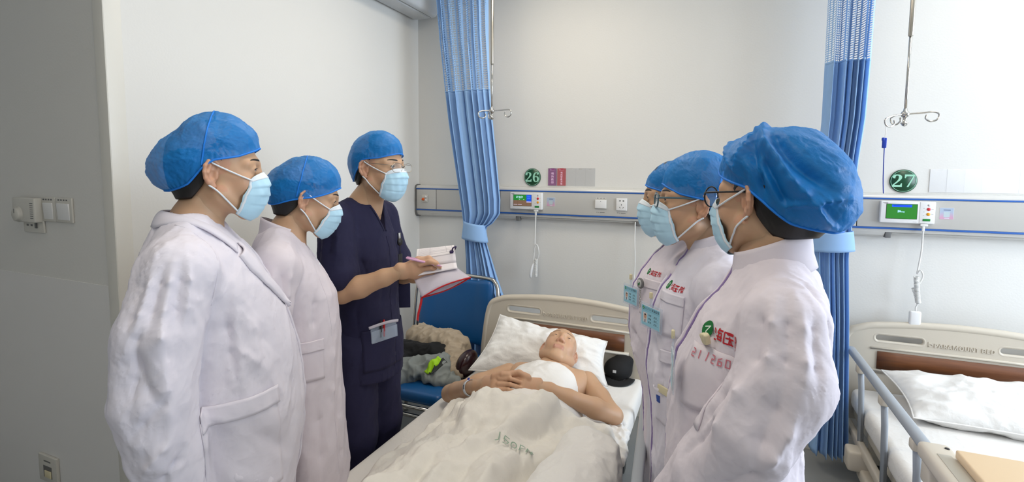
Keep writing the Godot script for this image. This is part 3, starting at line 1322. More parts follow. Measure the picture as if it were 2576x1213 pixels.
var STYLE_A := {"seed": 3, "amp": 0.0045, "seam": 0.22, "cap_width": 0.097, "cap": CAP_A, "cap_hem": CAP_A_HEM, "hair": HAIR, "hair_hem": HAIR_HEM}
var STYLE_A2 := {
	"seed": 23, "amp": 0.0045, "seam": 0.05, "cap_width": 0.097,
	"cap": [Vector2(0.098, 0.062), Vector2(0.090, 0.104), Vector2(0.055, 0.138), Vector2(0.002, 0.152), Vector2(-0.045, 0.140), Vector2(-0.090, 0.108), Vector2(-0.122, 0.066), Vector2(-0.136, 0.020), Vector2(-0.130, -0.012), Vector2(-0.100, -0.035), Vector2(-0.07, -0.05)],
	"cap_hem": [Vector2(-0.16, -0.030), Vector2(-0.095, -0.030), Vector2(-0.045, -0.004), Vector2(-0.01, 0.010), Vector2(0.02, 0.020), Vector2(0.06, 0.040), Vector2(0.11, 0.072)],
	"hair": HAIR, "hair_hem": HAIR_HEM,
}
var STYLE_C := {
	"seed": 8, "amp": 0.003, "cap_width": 0.088, "glasses": ["wire_rim", 0.75, 0.0165, 0.0009],
	"cap": [Vector2(0.096, 0.060), Vector2(0.090, 0.100), Vector2(0.055, 0.136), Vector2(0.0, 0.150), Vector2(-0.055, 0.136), Vector2(-0.105, 0.090), Vector2(-0.122, 0.040), Vector2(-0.118, -0.01), Vector2(-0.1, -0.05), Vector2(-0.08, -0.07)],
	"cap_hem": [Vector2(-0.16, -0.048), Vector2(-0.075, -0.045), Vector2(-0.035, 0.0), Vector2(-0.01, 0.036), Vector2(0.05, 0.046), Vector2(0.085, 0.058), Vector2(0.11, 0.070)],
	"hair": HAIR, "hair_hem": HAIR_HEM,
}
var STYLE_R1 := {
	"seed": 41, "amp": 0.004, "cap_width": 0.114, "gather": 0.0016, "nu": 320, "glasses": ["black_rim", 1.0, 0.0225, 0.0017],
	"cap": [Vector2(0.099, 0.060), Vector2(0.088, 0.106), Vector2(0.050, 0.140), Vector2(-0.02, 0.156), Vector2(-0.07, 0.152), Vector2(-0.118, 0.122), Vector2(-0.160, 0.062), Vector2(-0.175, 0.012), Vector2(-0.168, -0.028), Vector2(-0.145, -0.050), Vector2(-0.11, -0.058), Vector2(-0.08, -0.058)],
	"cap_hem": [Vector2(-0.23, -0.052), Vector2(-0.14, -0.050), Vector2(-0.085, -0.036), Vector2(-0.04, 0.008), Vector2(-0.01, 0.032), Vector2(0.03, 0.044), Vector2(0.07, 0.056), Vector2(0.11, 0.078)],
	"hair": [Vector2(0.088, 0.075), Vector2(0.055, 0.120), Vector2(0.0, 0.137), Vector2(-0.08, 0.125), Vector2(-0.14, 0.08), Vector2(-0.15, 0.0), Vector2(-0.12, -0.05), Vector2(-0.075, -0.085)], "hair_width": 0.0765,
	"hair_hem": [Vector2(-0.16, -0.060), Vector2(-0.05, -0.068), Vector2(-0.022, -0.02), Vector2(-0.012, 0.038), Vector2(0.020, 0.034), Vector2(0.034, 0.012), Vector2(0.050, 0.034), Vector2(0.075, 0.066), Vector2(0.10, 0.074)],
	"crease_lines": [[Vector2(-0.02, 0.148), Vector2(-0.08, 0.085), Vector2(-0.135, 0.004), 0.010, 0.009], [Vector2(-0.02, 0.150), Vector2(-0.005, 0.105), Vector2(0.004, 0.060), 0.006, 0.007], [Vector2(-0.09, -0.006), Vector2(-0.13, 0.006), Vector2(-0.172, 0.012), 0.006, 0.007], [Vector2(-0.05, 0.10), Vector2(-0.08, 0.05), Vector2(-0.100, -0.008), 0.012, -0.010], [Vector2(-0.02, 0.12), Vector2(-0.045, 0.06), Vector2(-0.05, 0.02), 0.012, -0.008], [Vector2(0.055, 0.135), Vector2(0.035, 0.09), Vector2(0.002, 0.055), 0.007, 0.005], [Vector2(-0.06, 0.13), Vector2(-0.11, 0.075), Vector2(-0.155, 0.03), 0.012, -0.008], [Vector2(-0.13, 0.000), Vector2(-0.14, -0.02), Vector2(-0.15, -0.045), 0.008, 0.006]],
}
var STYLE_R2 := {
	"seed": 52, "amp": 0.0035, "cap_width": 0.093, "seam": -0.25, "glasses": ["clear_rim", 0.7, 0.0185, 0.0022],
	"cap": [Vector2(0.097, 0.050), Vector2(0.092, 0.095), Vector2(0.060, 0.136), Vector2(0.0, 0.160), Vector2(-0.05, 0.150), Vector2(-0.10, 0.105), Vector2(-0.125, 0.050), Vector2(-0.128, 0.0), Vector2(-0.115, -0.04), Vector2(-0.09, -0.06)],
	"cap_hem": [Vector2(-0.16, -0.050), Vector2(-0.085, -0.048), Vector2(-0.045, -0.025), Vector2(-0.012, 0.022), Vector2(0.0, 0.026), Vector2(0.05, 0.034), Vector2(0.085, 0.050), Vector2(0.11, 0.066)],
	"hair": HAIR, "hair_hem": HAIR_HEM,
}
var STYLE_R3 := {
	"seed": 63, "amp": 0.0035, "cap_width": 0.092, "seam": 0.1,
	"cap": [Vector2(0.097, 0.046), Vector2(0.088, 0.085), Vector2(0.055, 0.120), Vector2(0.0, 0.138), Vector2(-0.05, 0.130), Vector2(-0.10, 0.09), Vector2(-0.120, 0.04), Vector2(-0.122, -0.01), Vector2(-0.11, -0.05), Vector2(-0.08, -0.06)],
	"cap_hem": [Vector2(-0.16, -0.046), Vector2(-0.075, -0.045), Vector2(-0.035, 0.0), Vector2(-0.01, 0.026), Vector2(0.05, 0.040), Vector2(0.085, 0.050), Vector2(0.11, 0.062)],
	"hair": HAIR, "hair_hem": HAIR_HEM,
}


func prepare_heads() -> void:
	head_mesh("woman", 0.0046, 0.0)
	head_cache["eye"] = eye_mesh()


# ------------------------------------------------------------------ the room
func slab(called: String, lo: Vector3, hi: Vector3, m: String) -> MeshInstance3D:
	return struct(called, Mb.new().box((lo + hi) / 2, hi - lo).done(), m)


func build_room() -> void:
	var top := 2.95
	slab("floor", Vector3(-1.9, -0.12, -0.2), Vector3(5.5, 0.0, 4.9), "floor")
	slab("ceiling", Vector3(-1.9, top, -0.2), Vector3(5.5, top + 0.12, 4.9), "ceiling")
	slab("wall_back", Vector3(-0.2, 0, -0.2), Vector3(5.5, top, 0), "wall")
	slab("wall_left", Vector3(-0.2, 0, 0), Vector3(0, top, 1.83), "wall")
	slab("wall_entrance", Vector3(-1.9, 0, 1.83), Vector3(0, top, 2.03), "wall")
	slab("wall_corridor", Vector3(-1.9, 0, 2.03), Vector3(-1.7, top, 4.7), "wall")
	slab("wall_front", Vector3(-1.9, 0, 4.7), Vector3(5.5, top, 4.9), "wall")
	# right wall with one wide window opening
	var w := struct("wall_right", Mb.new().box(Vector3(5.4, 0.425, 2.25), Vector3(0.2, 0.85, 4.9)).box(Vector3(5.4, 2.8, 2.25), Vector3(0.2, 0.3, 4.9)).box(Vector3(5.4, 1.75, 0.0), Vector3(0.2, 1.8, 0.4)).box(Vector3(5.4, 1.75, 3.5), Vector3(0.2, 1.8, 2.4)).done(), "wall")
	var wn := Node3D.new()
	wn.name = "window_1"
	wn.set_meta("kind", "structure")
	add_child(wn)
	var fm := Mb.new()
	for z in [0.225, 1.25, 2.275]:
		fm.box(Vector3(5.42, 1.75, z), Vector3(0.06, 1.8, 0.05))
	for y in [0.875, 2.625]:
		fm.box(Vector3(5.42, y, 1.25), Vector3(0.06, 0.05, 2.1))
	part("window_frame", fm.done(), "white_plastic", wn)
	for z in [0.7375, 1.7625]:
		part("pane", Mb.new().box(Vector3(5.42, 1.75, z), Vector3(0.006, 1.7, 0.975)).done(), "window_glass", wn)
	part("window_sill", Mb.new().rbox(Vector3(5.34, 0.86, 1.25), Vector3(0.22, 0.03, 2.2), 0.008).done(), "white_plastic", wn)
	# slightly paler lower slab of the entrance wall, and the corner guard
	struct("trim_1", Mb.new().box(Vector3(-0.88, 0.553, 2.031), Vector3(1.64, 1.106, 0.004)).done(), "lower_wall")
	struct("trim_2", Mb.new().rbox(Vector3(0.0005, 1.45, 2.003), Vector3(0.003, 2.9, 0.058), 0.0012).rbox(Vector3(-0.029, 1.45, 2.032), Vector3(0.060, 2.9, 0.004), 0.0015).done(), "guard")
	struct("baseboard_left", Mb.new().rbox(Vector3(0.006, 0.05, 0.99), Vector3(0.012, 0.1, 1.96), 0.003).done(), "guard")
	struct("baseboard_back", Mb.new().rbox(Vector3(2.65, 0.05, 0.006), Vector3(5.28, 0.1, 0.012), 0.003).done(), "guard")


func build_lamps() -> void:
	var k := 0
	for p in [Vector3(1.15, 2.95, 0.95), Vector3(3.3, 2.95, 0.95), Vector3(1.40, 2.95, 2.45), Vector3(2.6, 2.95, 3.9)]:  # panels at the bed foot and behind the viewpoint are added fill lights
		var t := thing("ceiling_lamp", ["square ceiling lamp panel above the occupied bed", "square ceiling lamp panel above the empty bed", "added square fill lamp panel at the foot of the beds", "added square fill lamp panel, unseen behind the viewpoint"][k], "lamp", p, 0.0)
		part("frame", Mb.new().rbox(Vector3(0, -0.02, 0), Vector3(0.62, 0.04, 0.62), 0.006).done(), "lamp_frame", t)
		part("diffuser", Mb.new().box(Vector3(0, -0.042, 0), Vector3(0.56, 0.006, 0.56)).done(), "lamp_glow", t)
		area_light("lamp_light", p + Vector3(0, -0.06, 0), Vector3(-PI / 2, 0, 0), Vector2(0.56, 0.56), Color(1.0, 0.95, 0.87), [0.95, 0.62, 0.85, 0.40][k])
		k += 1


# ------------------------------------------------------------------ bed-head rail
func along_x(prof: Array, x0: float, x1: float, smooth := false) -> ArrayMesh:  # profile of (z, y), closed
	var b := Mb.new()
	var poly := PackedVector2Array(prof)
	# x runs along; map polygon (z, y) to (x' = -z) so that it stays right-handed
	b.prism(poly, x0, x1, Transform3D(Basis(Vector3(0, 0, 1), Vector3(0, 1, 0), Vector3(-1, 0, 0)), Vector3.ZERO))
	return b.done()


func slab_x(prof: Array, x0: float, x1: float) -> ArrayMesh:
	var p2 := []
	for v in prof:
		p2.append(Vector2(v.x, v.y))
	var b := Mb.new()
	b.prism(PackedVector2Array(p2), -x1, -x0, Transform3D(Basis(Vector3(0, 0, 1), Vector3(0, 1, 0), Vector3(-1, 0, 0)), Vector3.ZERO))
	return b.done()


func build_rail() -> void:
	var t := thing("bed_head_rail", "long grey medical rail with blue stripes along the back wall", "wall rail", Vector3.ZERO)
	var top := [Vector2(0.0, 1.432), Vector2(0.056, 1.432)]
	for i in 7:
		var a := PI / 2 * i / 6.0
		top.append(Vector2(0.026 + 0.030 * cos(a), 1.440 + 0.022 * sin(a)))
	top.append(Vector2(0.0, 1.464))
	part("top_cover", slab_x(top, 0.012, 5.29), "rail_top", t)
	part("body", slab_x([Vector2(0.0, 1.262), Vector2(0.050, 1.262), Vector2(0.053, 1.278), Vector2(0.053, 1.432), Vector2(0.0, 1.432)], 0.012, 5.29), "rail", t)
	part("blue_strip", Mb.new().rbox(Vector3(2.65, 1.4355, 0.055), Vector3(5.28, 0.009, 0.007), 0.002).done(), "rail_blue", t)
	part("blue_strip", Mb.new().rbox(Vector3(2.65, 1.2825, 0.054), Vector3(5.28, 0.010, 0.007), 0.002).done(), "rail_blue", t)
	for x in [[0.016, 0.1785], [0.1825, 0.6835], [0.6875, 2.7405], [2.7445, 5.28]]:
		part("panel", Mb.new().rbox(Vector3((x[0] + x[1]) / 2, 1.3595, 0.0545), Vector3(x[1] - x[0], 0.1425, 0.004), 0.0012).done(), "rail", t)
	for x in [0.1805, 0.6855, 2.7425]:
		part("joint", Mb.new().box(Vector3(x, 1.3595, 0.0532), Vector3(0.0036, 0.1425, 0.0015)).done(), "gap", t)
	var lip := [Vector2(0.0, 1.262), Vector2(0.0, 1.236), Vector2(0.022, 1.236), Vector2(0.040, 1.245), Vector2(0.050, 1.262)]
	for x in [[0.012, 0.80], [1.625, 2.87], [3.75, 5.28]]:
		part("lower_lip", slab_x(lip, x[0], x[1]), "rail_top", t)
	for x in [0.815, 1.612, 2.885, 3.735]:
		part("bracket", Mb.new().rbox(Vector3(x, 1.247, 0.03), Vector3(0.026, 0.030, 0.036), 0.003).done(), "bracket_grey", t)
	for x in [[0.83, 1.60], [2.90, 3.72]]:
		part("reading_lamp_cover", Mb.new().rbox(Vector3((x[0] + x[1]) / 2, 1.256, 0.024), Vector3(x[1] - x[0], 0.012, 0.030), 0.003).done(), "rail", t)
	var ec := [Vector2(0.0, 1.468), Vector2(0.034, 1.468), Vector2(0.052, 1.460), Vector2(0.060, 1.444), Vector2(0.061, 1.27), Vector2(0.054, 1.245), Vector2(0.036, 1.231), Vector2(0.0, 1.229)]
	part("end_cap", slab_x(ec, 0.002, 0.012), "bracket_grey", t, "dark grey end cap of the rail")


# ------------------------------------------------------------------ writing, drawn stroke by stroke on a 10 by 10 grid
const GLYPH := {
	"yu": "1141 4123 1334 0444 4435 2427 2718 5191 7173 5357 5393 9397 7376 7659 7699",
	"fang": "1119 1141 4132 3244 4425 7072 5393 6355 5549 6595 9598 9887",
	"die": "1141 1114 1444 4144 2428 2545 1518 0849 6052 5292 7175 5595 7559 7599",
	"dao": "2005 1419 3161 5133 3363 3565 4549 3969 7277 9098 9887",
	"guan": "2002 2141 3132 7052 7191 8182 0304 0393 9394 2529 2575 7577 2777 2979 7779",
	"lu": "1141 1114 1444 4144 2428 2545 1518 0849 6153 6181 8155 6388 5659 5686 8689 5989",
	"hua": "0112 0314 0929 4181 4144 8184 3494 4549 4585 8589 4767",
	"tuo": "1118 1131 3139 1333 1535 5062 8072 5383 5355 8385 5585 6549 7578 7898 9897",
	"hai": "0112 0314 0929 5043 5191 5348 5383 8388 4898 3696",
	"yi": "0191 0109 0999 4132 4282 2595 5459 5589",
	"yuan": "1119 1141 4132 3244 4425 7072 5292 6484 5696 6659 7688 8898",
	"zou": "2022 1242 0434 0448 1646 0848 5159 5191 9182 8294 9476",
	"xian": "2181 2125 8185 2383 2585 1539 4549 6569 8579 0999",
	"hao": "2006 0343 4309 0639 5191 9174 7478 7868 5595",
	"chuang": "5051 1191 1119 3494 6369 6439 6489",
	"tou": "3142 2244 6066 0595 5529 6699",
	"deng": "2027 2719 1314 4334 2748 5191 7179 7968",
	"bing": "4041 1191 1109 3393 6369 4548 4595 9598",
	"fan": "3001 2272 4347",
}


func glyph(im: Image, key: String, at: Vector2, size: float, col: Color, thick := 1.0) -> void:
	for s in GLYPH[key].split(" "):
		var a := at + Vector2(s[0].to_float(), s[1].to_float()) * size / 9.0
		var b := at + Vector2(s[2].to_float(), s[3].to_float()) * size / 9.0
		line(im, a, b, thick, col)


func line(im: Image, a: Vector2, b: Vector2, thick: float, col: Color) -> void:
	var r := thick / 2
	var lo := Vector2(minf(a.x, b.x), minf(a.y, b.y)) - Vector2(r + 1, r + 1)
	var hi := Vector2(maxf(a.x, b.x), maxf(a.y, b.y)) + Vector2(r + 1, r + 1)
	for y in range(maxi(int(lo.y), 0), mini(int(hi.y) + 1, im.get_height())):
		for x in range(maxi(int(lo.x), 0), mini(int(hi.x) + 1, im.get_width())):
			var p := Vector2(x + 0.5, y + 0.5)
			var q := Geometry2D.get_closest_point_to_segment(p, a, b)
			var c := clampf(r + 0.5 - p.distance_to(q), 0, 1)
			if c > 0:
				var o := im.get_pixel(x, y)
				var k := Color(o.lerp(col, c), maxf(o.a, c))
				if o.a < 0.01:
					k = Color(col, c)
				im.set_pixel(x, y, k)


func print_material(name_: String, im: Image, rough := 0.5, cut := false) -> void:
	var m := plain(name_, Color.WHITE, rough)
	m.albedo_texture = ImageTexture.create_from_image(im)
	if cut:
		m.transparency = BaseMaterial3D.TRANSPARENCY_ALPHA_SCISSOR
		m.alpha_scissor_threshold = 0.45


func face_quad(w: float, h: float) -> ArrayMesh:  # a printed face in x, y, looking along +z, uv from its top left
	return Mb.new().grid([PackedVector3Array([Vector3(-w / 2, h / 2, 0), Vector3(w / 2, h / 2, 0)]), PackedVector3Array([Vector3(-w / 2, -h / 2, 0), Vector3(w / 2, -h / 2, 0)])], false, true).done()


func placed(n: MeshInstance3D, at: Vector3) -> MeshInstance3D:
	n.position = at
	return n


func coil(a: Vector3, b: Vector3, r: float, turns: int) -> PackedVector3Array:
	var d := (b - a).normalized()
	var u := d.cross(Vector3(0, 0, 1)).normalized()
	var w := d.cross(u)
	var out := PackedVector3Array()
	var n := turns * 10
	for i in n + 1:
		var t := float(i) / n
		out.append(a.lerp(b, t) + (u * cos(TAU * turns * t) + w * sin(TAU * turns * t)) * r)
	return out


func call_unit(x: float, busy: bool, label: String) -> void:
	var t := thing("nurse_call_panel", label, "call panel", Vector3(x, 1.3695, 0.0565), 0.0, "nurse call panels")
	part("case", Mb.new().rbox(Vector3(0, 0, 0.012), Vector3(0.228, 0.112, 0.024), 0.005).done(), "white_plastic", t)
	part("side_plate", Mb.new().rbox(Vector3(0.081, 0, 0.0235), Vector3(0.062, 0.108, 0.004), 0.0015).done(), "white_plastic", t)
	var im := Image.create(256, 144, false, Image.FORMAT_RGB8)
	if busy:
		im.fill(Color(0.52, 0.40, 0.32))
		im.fill_rect(Rect2i(0, 0, 186, 70), Color(0.16, 0.56, 0.20))
		im.fill_rect(Rect2i(186, 0, 70, 84), Color(0.10, 0.36, 0.95))
		im.fill_rect(Rect2i(186, 84, 70, 16), Color(0.78, 0.74, 0.88))
		for i in 3:
			glyph(im, ["zou", "xian", "hao"][i], Vector2(40 + i * 34, 14), 28, Color(0.75, 0.95, 0.98), 4.0)
			line(im, Vector2(62 * (i + 1), 72), Vector2(62 * (i + 1), 144), 2, Color(0.4, 0.3, 0.24))
		for y in [24, 44]:
			line(im, Vector2(200, y), Vector2(240, y), 5, Color(0.45, 0.68, 1.0))
		for x0 in [6, 70]:
			line(im, Vector2(x0, 126), Vector2(x0 + 48, 126), 9, Color(0.82, 0.76, 0.80))
		line(im, Vector2(80, 62), Vector2(92, 62), 4, Color(0.8, 0.95, 0.9))
		line(im, Vector2(140, 62), Vector2(156, 62), 4, Color(0.8, 0.95, 0.9))
	else:
		im.fill(Color(0.17, 0.48, 0.16))
		im.fill_rect(Rect2i(44, 4, 168, 24), Color(0.10, 0.34, 0.95))
		line(im, Vector2(60, 16), Vector2(196, 16), 7, Color(0.05, 0.2, 0.75))
		line(im, Vector2(98, 60), Vector2(98, 82), 6, Color(0.62, 0.82, 0.95))
		line(im, Vector2(100, 68), Vector2(116, 68), 12, Color(0.62, 0.82, 0.95))
		line(im, Vector2(104, 76), Vector2(148, 76), 9, Color(0.62, 0.82, 0.95))
		line(im, Vector2(148, 70), Vector2(148, 84), 5, Color(0.62, 0.82, 0.95))
	var key := "screen_busy" if busy else "screen_idle"
	print_material(key, im, 0.2)
	var sm: StandardMaterial3D = mat[key]
	sm.emission_enabled = true
	sm.emission_texture = sm.albedo_texture
	sm.emission = Color.BLACK
	sm.emission_operator = BaseMaterial3D.EMISSION_OP_ADD
	sm.emission_energy_multiplier = 0.25
	part("screen_frame", Mb.new().rbox(Vector3(-0.0245, 0.0035, 0.0240), Vector3(0.131, 0.077, 0.002), 0.0008).done(), "dark_plastic", t)
	placed(part("screen", face_quad(0.127, 0.073), key, t), Vector3(-0.0245, 0.0035, 0.0252))
	for b in [[0.026, "red_button"], [-0.0035, "orange_button"]]:
		placed(part("button", Mb.new().lathe([Vector2(0.0, 0), Vector2(0.0078, 0), Vector2(0.0078, 0.002), Vector2(0.006, 0.0035), Vector2(0, 0.0038)], 18, Transform3D(Basis(Vector3.RIGHT, PI / 2), Vector3.ZERO)).done(), b[1], t, "red call button" if b[1] == "red_button" else "orange call button"), Vector3(0.085, b[0] * 0.85 - 0.004, 0.0250))
	part("button", Mb.new().rbox(Vector3(0.079, -0.036, 0.026), Vector3(0.031, 0.012, 0.003), 0.0014).done(), "green_button", t, "green oval call button")
	placed(part("button", Mb.new().lathe([Vector2(0.0, 0), Vector2(0.0055, 0), Vector2(0.0055, 0.001), Vector2(0, 0.0012)], 14, Transform3D(Basis(Vector3.RIGHT, PI / 2), Vector3.ZERO)).done(), "grey_plastic", t), Vector3(0.085, 0.038, 0.0250))
	for y in [0.022, 0.004, -0.014]:
		part("marking", Mb.new().box(Vector3(0.066, y, 0.0256), Vector3(0.006, 0.003, 0.0004)).done(), "grey_plastic", t)
	for y in [0.019, -0.007]:
		part("marking", Mb.new().box(Vector3(0.1005, y, 0.0256), Vector3(0.009, 0.0022, 0.0004)).done(), "grey_plastic", t)
	part("marking", Mb.new().box(Vector3(-0.094, 0.0475, 0.0242), Vector3(0.022, 0.0022, 0.0004)).box(Vector3(-0.092, 0.0437, 0.0242), Vector3(0.014, 0.0014, 0.0004)).done(), "bracket_grey", t)
	part("marking", Mb.new().box(Vector3(0.032, -0.048, 0.0242), Vector3(0.016, 0.0018, 0.0004)).done(), "grey_plastic", t)


func build_wall_things() -> void:
	call_unit(0.8835, true, "white nurse call panel with a split green and blue screen above the occupied bed")
	call_unit(2.950, false, "white nurse call panel with a plain green screen above the empty bed")
	# handset of bed 26: the coiled cord doubles back on itself
	var h := thing("call_handset", "white call handset hanging on a looped cord below panel 26", "handset", Vector3(0, 0, 0.075))
	part("plug", Mb.new().rbox(Vector3(0.955, 1.307, 0), Vector3(0.030, 0.012, 0.014), 0.003).rbox(Vector3(0.953, 1.290, 0), Vector3(0.012, 0.03, 0.010), 0.003).done(), "cord", h)
	part("cord", Mb.new().tube(curve([Vector3(0.953, 1.28, 0), Vector3(0.951, 1.18, 0), Vector3(0.949, 1.06, 0.004), Vector3(0.944, 0.98, 0.006), Vector3(0.948, 0.955, 0.010)], 30), 0.0042, 8).done(), "cord", h)
	part("cord", Mb.new().tube(curve([Vector3(0.947, 1.03, 0.008), Vector3(0.958, 1.082, 0.012), Vector3(0.974, 1.072, 0.012), Vector3(0.981, 1.03, 0.010), Vector3(0.978, 1.0, 0.008), Vector3(0.968, 0.985, 0.006)], 30), 0.0036, 8).done(), "cord", h)
	part("coil", Mb.new().tube(coil(Vector3(0.962, 0.985, 0.006), Vector3(0.961, 0.868, 0.006), 0.0085, 22), 0.0028, 6).done(), "cord", h)
	part("handset", Mb.new().tube(curve([Vector3(0.944, 0.955, 0.010), Vector3(0.934, 0.92, 0.012), Vector3(0.928, 0.885, 0.012), Vector3(0.927, 0.855, 0.010)], 14), PackedFloat32Array([0.005, 0.007, 0.009, 0.011, 0.012, 0.013, 0.0135, 0.0135, 0.0135, 0.013, 0.0125, 0.012, 0.0105, 0.008, 0.004]), 12, false, 0.7).done(), "white_plastic", h)
	h = thing("call_handset", "white box handset hanging on a tangled coiled cord below panel 27", "handset", Vector3(0, 0, 0.075))
	part("plug", Mb.new().rbox(Vector3(3.022, 1.307, 0), Vector3(0.032, 0.012, 0.014), 0.003).rbox(Vector3(3.021, 1.290, 0), Vector3(0.012, 0.03, 0.010), 0.003).done(), "cord", h)
	part("cord", Mb.new().tube(curve([Vector3(3.021, 1.28, 0), Vector3(3.021, 1.18, 0), Vector3(3.013, 1.10, 0.004), Vector3(3.008, 1.06, 0.01), Vector3(3.020, 1.078, 0.012), Vector3(3.031, 1.05, 0.012), Vector3(3.020, 1.01, 0.01)], 40), 0.0040, 8).done(), "cord", h)
	part("coil", Mb.new().tube(coil(Vector3(3.004, 1.045, 0.012), Vector3(3.018, 0.915, 0.012), 0.0095, 20), 0.0030, 6).done(), "cord", h)
	part("coil", Mb.new().tube(coil(Vector3(3.000, 0.985, 0.004), Vector3(3.024, 0.91, 0.008), 0.0085, 10), 0.0030, 6).done(), "cord", h)
	part("cord", Mb.new().tube(curve([Vector3(3.018, 0.918, 0.012), Vector3(3.017, 0.90, 0.012), Vector3(3.012, 0.89, 0.012), Vector3(3.012, 0.87, 0.012)], 12), 0.0036, 8).done(), "cord", h)
	part("handset", Mb.new().rbox(Vector3(3.010, 0.822, 0.013), Vector3(0.050, 0.094, 0.026), 0.009).done(), "white_plastic", h)
	# the cord that hangs behind the staff
	single("hanging_cord", Mb.new().tube(curve([Vector3(1.598, 1.258, 0.06), Vector3(1.597, 1.15, 0.062), Vector3(1.604, 1.0, 0.07), Vector3(1.60, 0.85, 0.08), Vector3(1.585, 0.72, 0.10)], 30), 0.0036, 8).done(), "cord", "thin white cord hanging from the rail beside the nearest staff row", "cord")
	# wall socket, switch and gas outlet let into the rail
	var t := thing("power_socket", "white five-hole wall socket set in the grey rail", "socket", Vector3(1.512, 1.3645, 0.0565))
	part("plate", Mb.new().rbox(Vector3(0, 0, 0.004), Vector3(0.066, 0.077, 0.008), 0.002).done(), "white_plastic", t)
	for q in [[-0.010, 0.022, 0.009, 0.006, 0.0], [0.011, 0.022, 0.009, 0.006, 0.0], [0.0, -0.002, 0.0028, 0.010, 0.0], [-0.010, -0.020, 0.0028, 0.010, 0.5], [0.010, -0.020, 0.0028, 0.010, -0.5]]:
		part("hole", Mb.new().box(Vector3(q[0], q[1], 0.0081), Vector3(q[2], q[3], 0.0006), Basis(Vector3(0, 0, 1), q[4])).done(), "dark_plastic", t)
	t = thing("light_switch", "white single rocker switch set in the grey rail", "switch", Vector3(1.381, 1.3625, 0.0565))
	part("plate", Mb.new().rbox(Vector3(0, 0, 0.0035), Vector3(0.075, 0.058, 0.007), 0.002).done(), "switch_plastic", t)
	part("rocker", Mb.new().rbox(Vector3(0, 0, 0.0065), Vector3(0.070, 0.053, 0.005), 0.002).done(), "white_plastic", t)
	part("indicator", Mb.new().rbox(Vector3(0, 0.017, 0.0092), Vector3(0.004, 0.003, 0.001), 0.0004).done(), "bracket_grey", t)
	var im := Image.create(192, 32, false, Image.FORMAT_RGB8)
	im.fill(Color(0.80, 0.79, 0.77))
	for i in 3:
		glyph(im, ["chuang", "tou", "deng"][i], Vector2(24 + i * 60, 4), 24, Color(0.2, 0.2, 0.22), 3.0)
	print_material("switch_label", im)
	single("switch_label", Mb.new().rbox(Vector3.ZERO, Vector3(0.066, 0.010, 0.0008), 0.0003).done(), "switch_plastic", "small printed label strip above the rocker switch", "label", Vector3(1.381, 1.399, 0.0569))
	placed(part("print", face_quad(0.064, 0.0095), "switch_label", get_child(-1)), Vector3(0, 0, 0.0006))
	t = thing("gas_outlet", "white wall outlet with an orange plug at the rail's left end", "outlet", Vector3(0.0885, 1.366, 0.0565))
	part("plate", Mb.new().rbox(Vector3(0, 0, 0.004), Vector3(0.046, 0.054, 0.008), 0.003).done(), "switch_plastic", t)
	part("plug", Mb.new().lathe([Vector2(0, 0), Vector2(0.009, 0), Vector2(0.011, 0.006), Vector2(0.008, 0.014), Vector2(0.0, 0.015)], 14, Transform3D(Basis(Vector3.RIGHT, PI / 2), Vector3(-0.010, -0.006, 0.008))).done(), "orange_plug", t, "orange plug")
	part("dial", Mb.new().lathe([Vector2(0, 0), Vector2(0.010, 0), Vector2(0.010, 0.003), Vector2(0.0, 0.004)], 14, Transform3D(Basis(Vector3.RIGHT, PI / 2), Vector3(0.009, 0.010, 0.008))).done(), "white_plastic", t)
	part("dial", Mb.new().lathe([Vector2(0, 0), Vector2(0.008, 0), Vector2(0.008, 0.003), Vector2(0.0, 0.004)], 14, Transform3D(Basis(Vector3.RIGHT, PI / 2), Vector3(0.010, -0.013, 0.008))).done(), "white_plastic", t)
	for s in [1.512, 1.381]:
		var lb := single("caption_strip", Mb.new().box(Vector3.ZERO, Vector3(0.006, 0.003, 0.0006)).box(Vector3(0.010, -0.0008, 0), Vector3(0.006, 0.0025, 0.0006)).box(Vector3(0.034, -0.0012, 0), Vector3(0.030, 0.003, 0.0006)).done(), "bracket_grey", "tiny dark caption below the " + ("wall socket" if s > 1.45 else "rocker switch"), "caption", Vector3(s - 0.024, 1.3105, 0.0569))
	# stickers: the code itself is left out
	im = Image.create(96, 96, false, Image.FORMAT_RGB8)
	for y in 96:
		for x in 96:
			im.set_pixel(x, y, Color(0.66, 0.72, 0.80).lerp(Color(0.80, 0.62, 0.72), smoothstep(0.35, 1.0, y / 96.0 + 0.1 * sin(x * 0.1))))
	im.fill_rect(Rect2i(28, 34, 42, 44), Color(0.72, 0.78, 0.80))
	line(im, Vector2(28, 18), Vector2(72, 18), 6, Color(0.30, 0.36, 0.50))
	line(im, Vector2(36, 88), Vector2(66, 88), 4, Color(0.85, 0.85, 0.9))
	print_material("sticker", im, 0.3)
	for k in 2:
		var s := single("wall_sticker", Mb.new().rbox(Vector3.ZERO, Vector3(0.056, 0.057, 0.001), 0.0004).done(), "white_plastic", ["square pale sticker on the rail above the occupied bed", "square pale sticker on the rail above the empty bed"][k], "sticker", Vector3([1.0505, 3.1155][k], 1.3675, 0.0570), "stickers on the rail")
		placed(part("print", face_quad(0.055, 0.056), "sticker", s), Vector3(0, 0, 0.0006))
